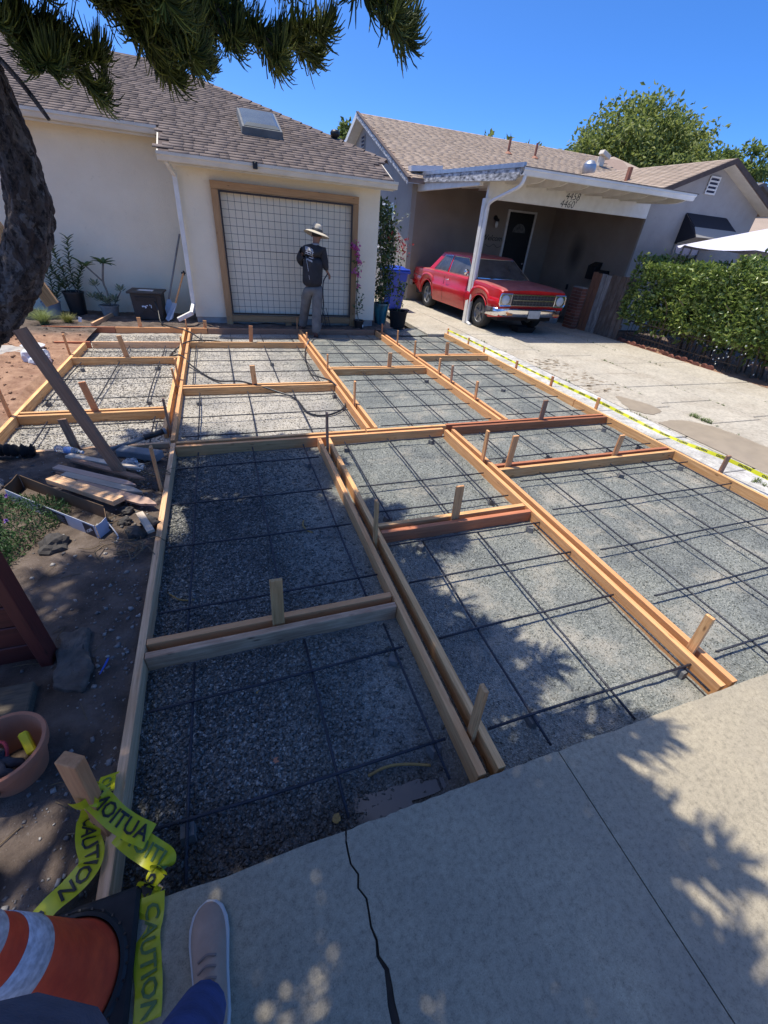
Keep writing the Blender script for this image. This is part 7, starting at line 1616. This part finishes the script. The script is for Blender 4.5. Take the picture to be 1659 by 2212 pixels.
offcut((-.72, 2.78), (-.625, 2.54), .045, .020, 'pale wood scrap leaning on a stone by the single form board', m_greyw, .05, False, 'wood_scrap', 'scrap', None)
# cardboard box sleeve
BX = thing('cardboard_box', 'torn open cardboard carton with white and blue printed side', 'box', (-1.25, 3.0, 0))
m_card = simple('cardboard', (.17, .105, .06), (.13, .08, .045), .9, 10)
def wall_(a, b, h, mat, name, z0=-.02, t=.004):
    mb = MB(); a, b = Vector((*a, z0)), Vector((*b, z0)); d = (b-a).normalized(); s = Vector((-d.y, d.x, 0))*t
    mb.prism([a, b, b+Vector((0, 0, h+.006)), (a+b)/2+Vector((0, 0, h-.004)), a+Vector((0, 0, h))], s); return mb.build(name, mat, BX)
wall_((-1.59, 3.42), (-.94, 2.84), .115, m_card, 'back_wall'); wall_((-1.62, 3.24), (-1.592, 3.415), .12, m_card, 'end_wall')
m_print = simple('carton_white', (.50, .53, .62), (.42, .45, .55), .6, 6)
fw = wall_((-1.62, 3.235), (-.955, 2.625), .11, m_print, 'front_wall', -.025, -.003); ew = wall_((-.95, 2.622), (-.905, 2.705), .11, m_print, 'end_wall', -.02, -.003); wall_((-.905, 2.71), (-.935, 2.835), .10, m_card, 'end_wall')
fa, fb = Vector((-1.62, 3.235, -.025)), Vector((-.955, 2.625, -.025)); fd = (fb-fa).normalized(); fn = Vector((fd.y, -fd.x, 0))
if fn.y > 0: fn = -fn
def on_front(u, v, off): return fa+fd*u+Vector((0, 0, v))+fn*off
m_navy = flat('carton_navy', (.012, .016, .035), .6)
for u0, u1 in ((.34, .47), (.485, .615)): mb = MB(); mb.quad(on_front(u0, .015, .0045), on_front(u1, .015, .0045), on_front(u1, .095, .0045), on_front(u0, .095, .0045)); pn = mb.build('printed_panel', m_navy, fw)
mb = MB()
for u0, u1 in ((.34, .47), (.485, .615)):
    for k in range(6): mb.quad(on_front(u0+.012, .028+k*.010, .006), on_front(u1-.012-.02*(k % 2), .028+k*.010, .006), on_front(u1-.012-.02*(k % 2), .031+k*.010, .006), on_front(u0+.012, .031+k*.010, .006))
mb.build('printed_lines', flat('pale_ink', (.30, .33, .42), .6), fw)
mb = MB(); mb.quad(on_front(.785, .008, .0045), on_front(.888, .008, .0045), on_front(.888, .104, .0045), on_front(.785, .104, .0045)); mb.build('printed_panel', m_navy, fw)
V, Fm = text_geo('HOME', .040, 0, bold=.001); mb = MB(); ca, sa = math.cos(.6), math.sin(.6); mb.add([on_front(.836+(p[0]*ca-p[1]*sa)*.72, .055+(p[0]*sa+p[1]*ca)*.72, .006) for p in V], Fm); mb.build('printed_word', flat('white_ink', (.75, .76, .80), .6), fw)
mb = MB(); mb.tube(spline([(-.915, 2.72, .06), (-.87, 2.66, .02), (-.84, 2.60, -.01), (-.87, 2.57, -.02), (-.93, 2.60, -.02)], 16), .004, 5); mb.build('loose_strap', flat('strap_white', (.6, .62, .66), .5), BX)
# bottle
m_pet, nt_, b_ = newmat('clear_plastic'); b_.inputs['Base Color'].default_value = (.80, .84, .88, 1); b_.inputs['Roughness'].default_value = .12; b_.inputs['Transmission Weight'].default_value = .75; b_.inputs['IOR'].default_value = 1.2
BT = thing('water_bottle', 'clear plastic water bottle with blue label lying on the soil', 'bottle', (-1.40, 3.93, .02)); BT.rotation_euler = (0, 0, R(-28))
mb = MB(); mb.lathe([(0, -.12), (.028, -.118), (.031, -.10), (.029, -.06), (.031, -.03), (.031, .05), (.026, .08), (.013, .105), (.012, .125), (0, .126)], n=20, axis='X'); mb.build('bottle_body', m_pet, BT, local=True, smooth=True)
mb = MB(); mb.lathe([(.0318, -.025), (.0318, .045)], n=20, axis='X', cap0=False, cap1=False); mb.build('label', simple('blue_label', (.06, .22, .62), (.45, .55, .72), .4, 30), BT, local=True, smooth=True)
mb = MB(); mb.lathe([(.014, .118), (.014, .135), (0, .136)], n=16, axis='X'); mb.build('cap', flat('cap_white', (.7, .7, .72), .5), BT, local=True)
BT.location.z = .035
def crumple(name, label, c, r, mat, cat, seed, flatz=.6, n=1):
    me = bpy.data.meshes.new(name); bm = bmesh.new(); bmesh.ops.create_icosphere(bm, subdivisions=3, radius=r); rs_ = random.Random(seed)
    off = [rs_.uniform(0, 50) for _ in range(3)]
    for v in bm.verts:
        p = v.co/r; f = float(fbm(np.array(p.x*2.2+off[0]), np.array(p.y*2.2+p.z*1.7+off[1]), seed)); v.co *= .55+.9*f; v.co.z *= flatz
    bm.to_mesh(me); bm.free(); me.materials.append(mat); o = link(name, me, None, c); return tag(o, label, cat)
crumple('plastic_cup', 'crushed clear plastic cup beside the tree brace', (-.90, 3.64, .02), .055, m_pet, 'cup', 3); crumple('plastic_wrap', 'crumpled clear wrap by the roots', (-.82, 3.55, .015), .05, m_pet, 'wrap', 5)
m_bag = simple('bag_plastic', (.70, .71, .73), (.55, .56, .58), .35, 9)
crumple('plastic_bag', 'crumpled white plastic bag on the reddish soil mound', (-2.36, 6.75, .06), .16, m_bag, 'bag', 8, .9); 
m_stone = simple('pale_stone', (.42, .39, .35), (.30, .275, .25), .9, 7, bmp=.4)
crumple('flat_stone', 'flat pale stone slab on the soil mound behind the trunk', (-2.85, 7.15, .06), .26, m_stone, 'stone', 9, .25)
m_rock = simple('dark_rock', (.075, .068, .062), (.045, .04, .037), .9, 9, bmp=.6)
for i, (c, r, lab) in enumerate((((-1.20, 2.60, .0), .085, 'dark clod of soil beside the green ground cover'), ((-.73, 2.62, .0), .065, 'grey rock under the pale wood scrap'), ((-.66, 2.72, .0), .06, 'brown rock touching the single form board'), ((-1.78, 3.46, .01), .07, 'rounded tan stone at the left photo edge'), ((-.66, 3.24, -.01), .045, 'round stone at the foot of the reddish thin stake'), ((-.84, 2.92, -.01), .05, 'small stone behind the carton'), ((-.83, 2.78, -.01), .045, 'small stone beside the carton strap'))):
    crumple('rock', lab, c, r, m_stone if i in (3,) else m_rock, 'rock', 20+i, .7)
mb = MB(); mb.box((-.84, 3.80, .02), (.38, .11, .07), -.45)
for k in range(5): pass
tag(mb.build('concrete_paver', simple('grey_paver', (.22, .23, .24), (.16, .165, .17), .9, 10, bmp=.4), bevel=.008), 'grey concrete edging block behind the crushed cup', 'block')
PP = thing('grey_pipe', 'grey pipe with black collar lying behind the brace', 'pipe', (-.85, 4.0, .04))
mb = MB(); mb.tube([(-1.12, 3.90, .02), (-.80, 4.03, .07)], .018, 10); mb.build('pipe', m_hose2, PP, smooth=True); mb = MB(); mb.tube([(-.82, 4.02, .07), (-.66, 4.09, .09)], .027, 12); mb.build('collar', m_black_plastic, PP, smooth=True); mb = MB(); mb.tube([(-.662, 4.089, .09), (-.640, 4.098, .093)], .031, 14); mb.build('end_ring', m_hose2, PP)
mb = MB(); pts = spline([(-2.1, 3.95, .03), (-1.9, 3.99, .05), (-1.78, 3.97, .045), (-1.66, 3.98, .03)], 26); V = []
mb.tube(pts, [.045+.012*math.sin(i*1.7)+.008*math.sin(i*3.1) for i in range(26)], 12); tag(mb.build('fabric_roll', simple('black_fabric', (.012, .012, .014), (.006, .006, .007), .9, 20, bmp=.8, bscale=14), smooth=True), 'bunched black landscape fabric at the left photo edge', 'fabric')
# roots
mb = MB()
for i in range(46):
    x, y = random.choice([(-.80, 3.40), (-.76, 3.36), (-.86, 2.45), (-.72, 2.5), (-.9, 2.7)]); a = random.uniform(0, 6.28); L = random.uniform(.06, .2); p = Vector((x+random.gauss(0, .06), y+random.gauss(0, .05), .01)); d = Vector((math.cos(a), math.sin(a), 0)); s = Vector((-d.y, d.x, 0))
    mb.tube(spline([p, p+d*L*.4+s*L*.25+Vector((0, 0, random.uniform(0, .03))), p+d*L+s*L*.1*random.uniform(-2, 2)], 9), random.uniform(.0015, .004), 5)
for i in range(40):
    x, y = random.uniform(-1.6, -.65), random.uniform(.75, 2.6); a = random.uniform(0, 6.28); L = random.uniform(.03, .16); d = Vector((math.cos(a), math.sin(a), 0)); p = Vector((x, y, float(h_dirt(np.array(x), np.array(y)))+.004)); mb.tube([p, p+d*L*.5+Vector((0, 0, .006)), p+d*L], random.uniform(.001, .0025), 4)
tag(mb.build('roots', simple('root_brown', (.20, .145, .085), (.12, .085, .05), .9, 30), smooth=True), 'thin brown roots and twigs strewn over the soil', 'roots', kind='stuff')
for nm, pts, r, lab in (('twig', [(.345, .748, -.072), (.43, .757, -.066), (.52, .742, -.068), (.621, .709, -.074)], .0065, 'curved brown twig on the gravel near the pavement edge'), ('twig', [(.40, 2.64, -.07), (.385, 2.57, -.066), (.41, 2.50, -.068), (.45, 2.47, -.072)], .006, 'small yellow curved twig in the dark shaded panel'), ('twig', [(-.52, 2.08, -.07), (-.45, 2.0, -.065), (-.37, 1.98, -.07)], .005, 'thin dark twig beside the single form board')):
    mb = MB(); mb.tube(spline(pts, 14), r, 6); mb.v = [(a, b, c-.028) for a, b, c in mb.v]; tag(mb.build(nm, simple('twig_'+lab[:5], (.36, .24, .08), (.26, .165, .06), .8, 30), smooth=True), lab, 'twig')
mb = MB(); mb.lathe([(.0, 0), (.014, 0), (.014, .008), (.012, .009), (.0, .006)], (-.262, .655, -.123), 18); tag(mb.build('bottle_cap', flat('cap_grey', (.55, .56, .58), .5)), 'round pale bottle cap on the wet gravel', 'cap')
for i, (x, y) in enumerate([(-.02, .93), (.18, .64), (.10, 1.9), (-.06, 1.28)]):
    crumple('leaf_litter', ['dry brown leaf curl on the coarse gravel beside the cone panel', 'yellow leaf scrap in the puddle corner', 'tan wood chip in the dark shaded panel', 'orange wood chip near the water stained board'][i], (x, y, -.102), .017, MATS['twig_curve'] if i else m_terracotta, 'litter', 60+i, .3)
# dark red timber panel, concrete lump, old board, terracotta pot
RP = thing('red_timber_panel', 'dark red stained timber panel with corner post at the left edge', 'panel', (-.99, 1.68, -.05))
def rlum(c, L, W, T_, rot, name): mb = MB(); mb.box((0, 0, 0), (L, W, T_)); o = mb.build(name, m_redwood, RP, local=True, bevel=.004); o.location = Vector(c)-Vector((-.99, 1.68, -.05)); o.rotation_euler = rot; return o
rlum((-.995, 1.668, .40), .92, .09, .05, (0, R(90), 0), 'corner_post')
for k in range(7): rlum((-1.42, 1.70, .03+k*.125), .80, .03, .118, (0, 0, 0), 'plank')
def chunk(name, label, poly, z0, h, mat, cat, bev=.012):
    mb = MB(); mb.prism([(x, y, z0) for x, y in poly], (0, 0, h)); o = mb.build(name, mat, None, bevel=bev); return tag(o, label, cat)
lump_ = chunk('concrete_lump', 'broken grey concrete lump in the soil beside the red panel', [(-.80, 1.42), (-.79, 1.55), (-.835, 1.66), (-.84, 1.80), (-.97, 1.79), (-.95, 1.62), (-.93, 1.47)], -.065, .092, simple('muddy_concrete', (.15, .125, .105), (.085, .068, .056), .95, 14, bmp=.8), 'concrete')
md = lump_.modifiers.new('sub', 'SUBSURF'); md.subdivision_type = 'SIMPLE'; md.levels = md.render_levels = 4
tx_ = bpy.data.textures.new('lump_noise', 'CLOUDS'); tx_.noise_scale = .05; md = lump_.modifiers.new('disp', 'DISPLACE'); md.texture = tx_; md.strength = .035
chunk('old_timber', 'old weathered timber end with nail heads by the terracotta pot', [(-1.30, 1.37), (-1.30, 1.52), (-1.00, 1.515), (-.985, 1.36)], -.05, .085, simple('old_grey_wood', (.13, .105, .075), (.075, .06, .045), .9, 12, bmp=.5, stretch=(1, 8, 8)), 'timber', .006)
chunk('rusty_plate', 'dark brown timber scrap at the lower left photo edge', [(-1.25, .66), (-1.25, .80), (-.92, .80), (-.93, .66)], -.05, .07, simple('brown_scrap', (.06, .032, .026), (.04, .02, .016), .8, 9), 'timber', .005)
TP = thing('terracotta_pot', 'terracotta pot holding work gloves at the left photo edge', 'pot', (-.955, 1.12, -.04))
mb = MB(); mb.lathe([(.09, 0), (.125, .155), (.138, .158), (.143, .19), (.140, .198), (.127, .198), (.120, .16), (.09, .02), (0, .02)], (-.965, 1.135, -.04), 40); smooth_angle(mb.build('pot_wall', m_terracotta, TP), 50)
GL = thing('work_gloves', 'grey work gloves with red trim stuffed in the terracotta pot', 'gloves', (-.98, 1.12, .05))
m_glove = simple('glove_grey', (.060, .062, .075), (.035, .036, .045), .9, 20, bmp=.5, bscale=50); m_trim = flat('glove_red', (.35, .03, .04), .8)
skin_mesh('glove', [(-1.02, 1.17, .07), (-1.0, 1.12, .11), (-.975, 1.07, .125), (-.95, 1.03, .11), (-.94, 1.06, .12), (-.915, 1.05, .10), (-.93, 1.09, .115), (-.90, 1.10, .09), (-1.02, 1.05, .12), (-1.03, 1.02, .10)], [(0, 1), (1, 2), (2, 3), (2, 4), (4, 5), (1, 6), (6, 7), (2, 8), (8, 9)], [.04, .045, .035, .016, .018, .014, .018, .014, .018, .014], m_glove, GL, (-.98, 1.12, .05))
skin_mesh('glove', [(-1.06, 1.10, .05), (-1.02, 1.06, .08), (-.99, 1.02, .07), (-.96, 1.0, .06), (-1.04, 1.02, .07)], [(0, 1), (1, 2), (2, 3), (1, 4)], [.04, .04, .03, .016, .018], m_glove, GL, (-.98, 1.12, .05))
mb = MB(); mb.tube([(-.99+.045*math.cos(a), 1.12+.05*math.sin(a), .135+.015*math.sin(2*a)) for a in np.linspace(0, 2*math.pi, 20)], .006, 6, False); mb.build('glove_trim', m_trim, GL, smooth=True)
mb = MB(); mb.box((-.905, 1.165, .10), (.03, .09, .05), Matrix.Rotation(.5, 3, 'Z') @ Matrix.Rotation(.5, 3, 'X')); tag(mb.build('yellow_sponge', flat('bright_yellow', (.70, .58, .02), .6), bevel=.006), 'bright yellow tool grip sticking out of the terracotta pot', 'tool')
# ground cover with purple flowers
GCV = thing('ground_cover', 'fine leaved green ground cover with purple flowers beside the carton', 'plant', (-1.55, 2.85, -.04)); go = np.array([-1.55, 2.85, -.04])
n = 5200; a = rng.uniform(0, 2*np.pi, n); rr_ = np.sqrt(rng.random(n)); X = -1.56+.33*rr_*np.cos(a)+.06*np.sin(3*a); Y = 2.82+.46*rr_*np.sin(a); lump = fbm(X*7, Y*7, 91)
Z = -.03+(.17*(1-rr_**2)+.06)*(.35+.9*lump)*rng.uniform(.3, 1, n); k = X > -2.2
V, Fm = leaf_quads(np.stack([X, Y, Z], 1)[k], rand_dir(k.sum(), .7), rng.uniform(.02, .042, k.sum()), .22)
m_gc = leaf_mat('ground_cover_leaf', (.02, .065, .022), (.07, .15, .045), .5, .25); tag(link('foliage', mesh_np('foliage', V-go, Fm, m_gc, False, np.repeat(rng.random(k.sum())*.9, 5)), GCV), kind='stuff')
m_purple = flat('purple_petal', (.26, .10, .48), .6)
for (x, y, z) in ((-1.66, 3.05, .16), (-1.50, 2.98, .17), (-1.60, 2.80, .19), (-1.44, 2.72, .14), (-1.52, 2.62, .13)):
    V, Fm = leaf_quads(np.repeat([[x, y, z]], 12, 0), rand_dir(12, .6), np.full(12, .018), .5); tag(link('flower', mesh_np('flower', V-go, Fm, m_purple), GCV), kind='stuff')
# scraps at the far left: white basin lid, blue bottle
mb = MB(); mb.lathe([(.14, .0), (.15, .02), (.13, .03), (.10, .015), (0, .012)], (-2.62, 7.5, .04), 24); smooth_angle(tag(mb.build('plastic_lid', m_bag), 'round pale plastic lid on the mound behind the trunk', 'basin'))
mb = MB(); mb.lathe([(.02, -.05), (.03, -.045), (.03, .04), (.012, .06), (.012, .075), (0, .076)], (-2.26, 4.55, .03), 16, 'Y'); smooth_angle(tag(mb.build('blue_bottle', simple('aqua_plastic', (.10, .35, .45), (.07, .28, .38), .3, 5)), 'small aqua bottle outside the left form', 'bottle'))
mb = MB(); 
for (a, b) in (((-.80, 1.62), (-.785, 1.50)),): mb.tube(spline([(-.735, 1.62, -.02), (-.745, 1.56, -.015), (-.765, 1.50, -.02)], 8), [.004, .006, .007, .006, .006, .005, .004, .002], 6)
tag(mb.build('blue_strip', flat('blue_plastic_strip', (.02, .10, .45), .4)), 'small bright blue plastic strip in the soil beside the concrete lump', 'plastic')
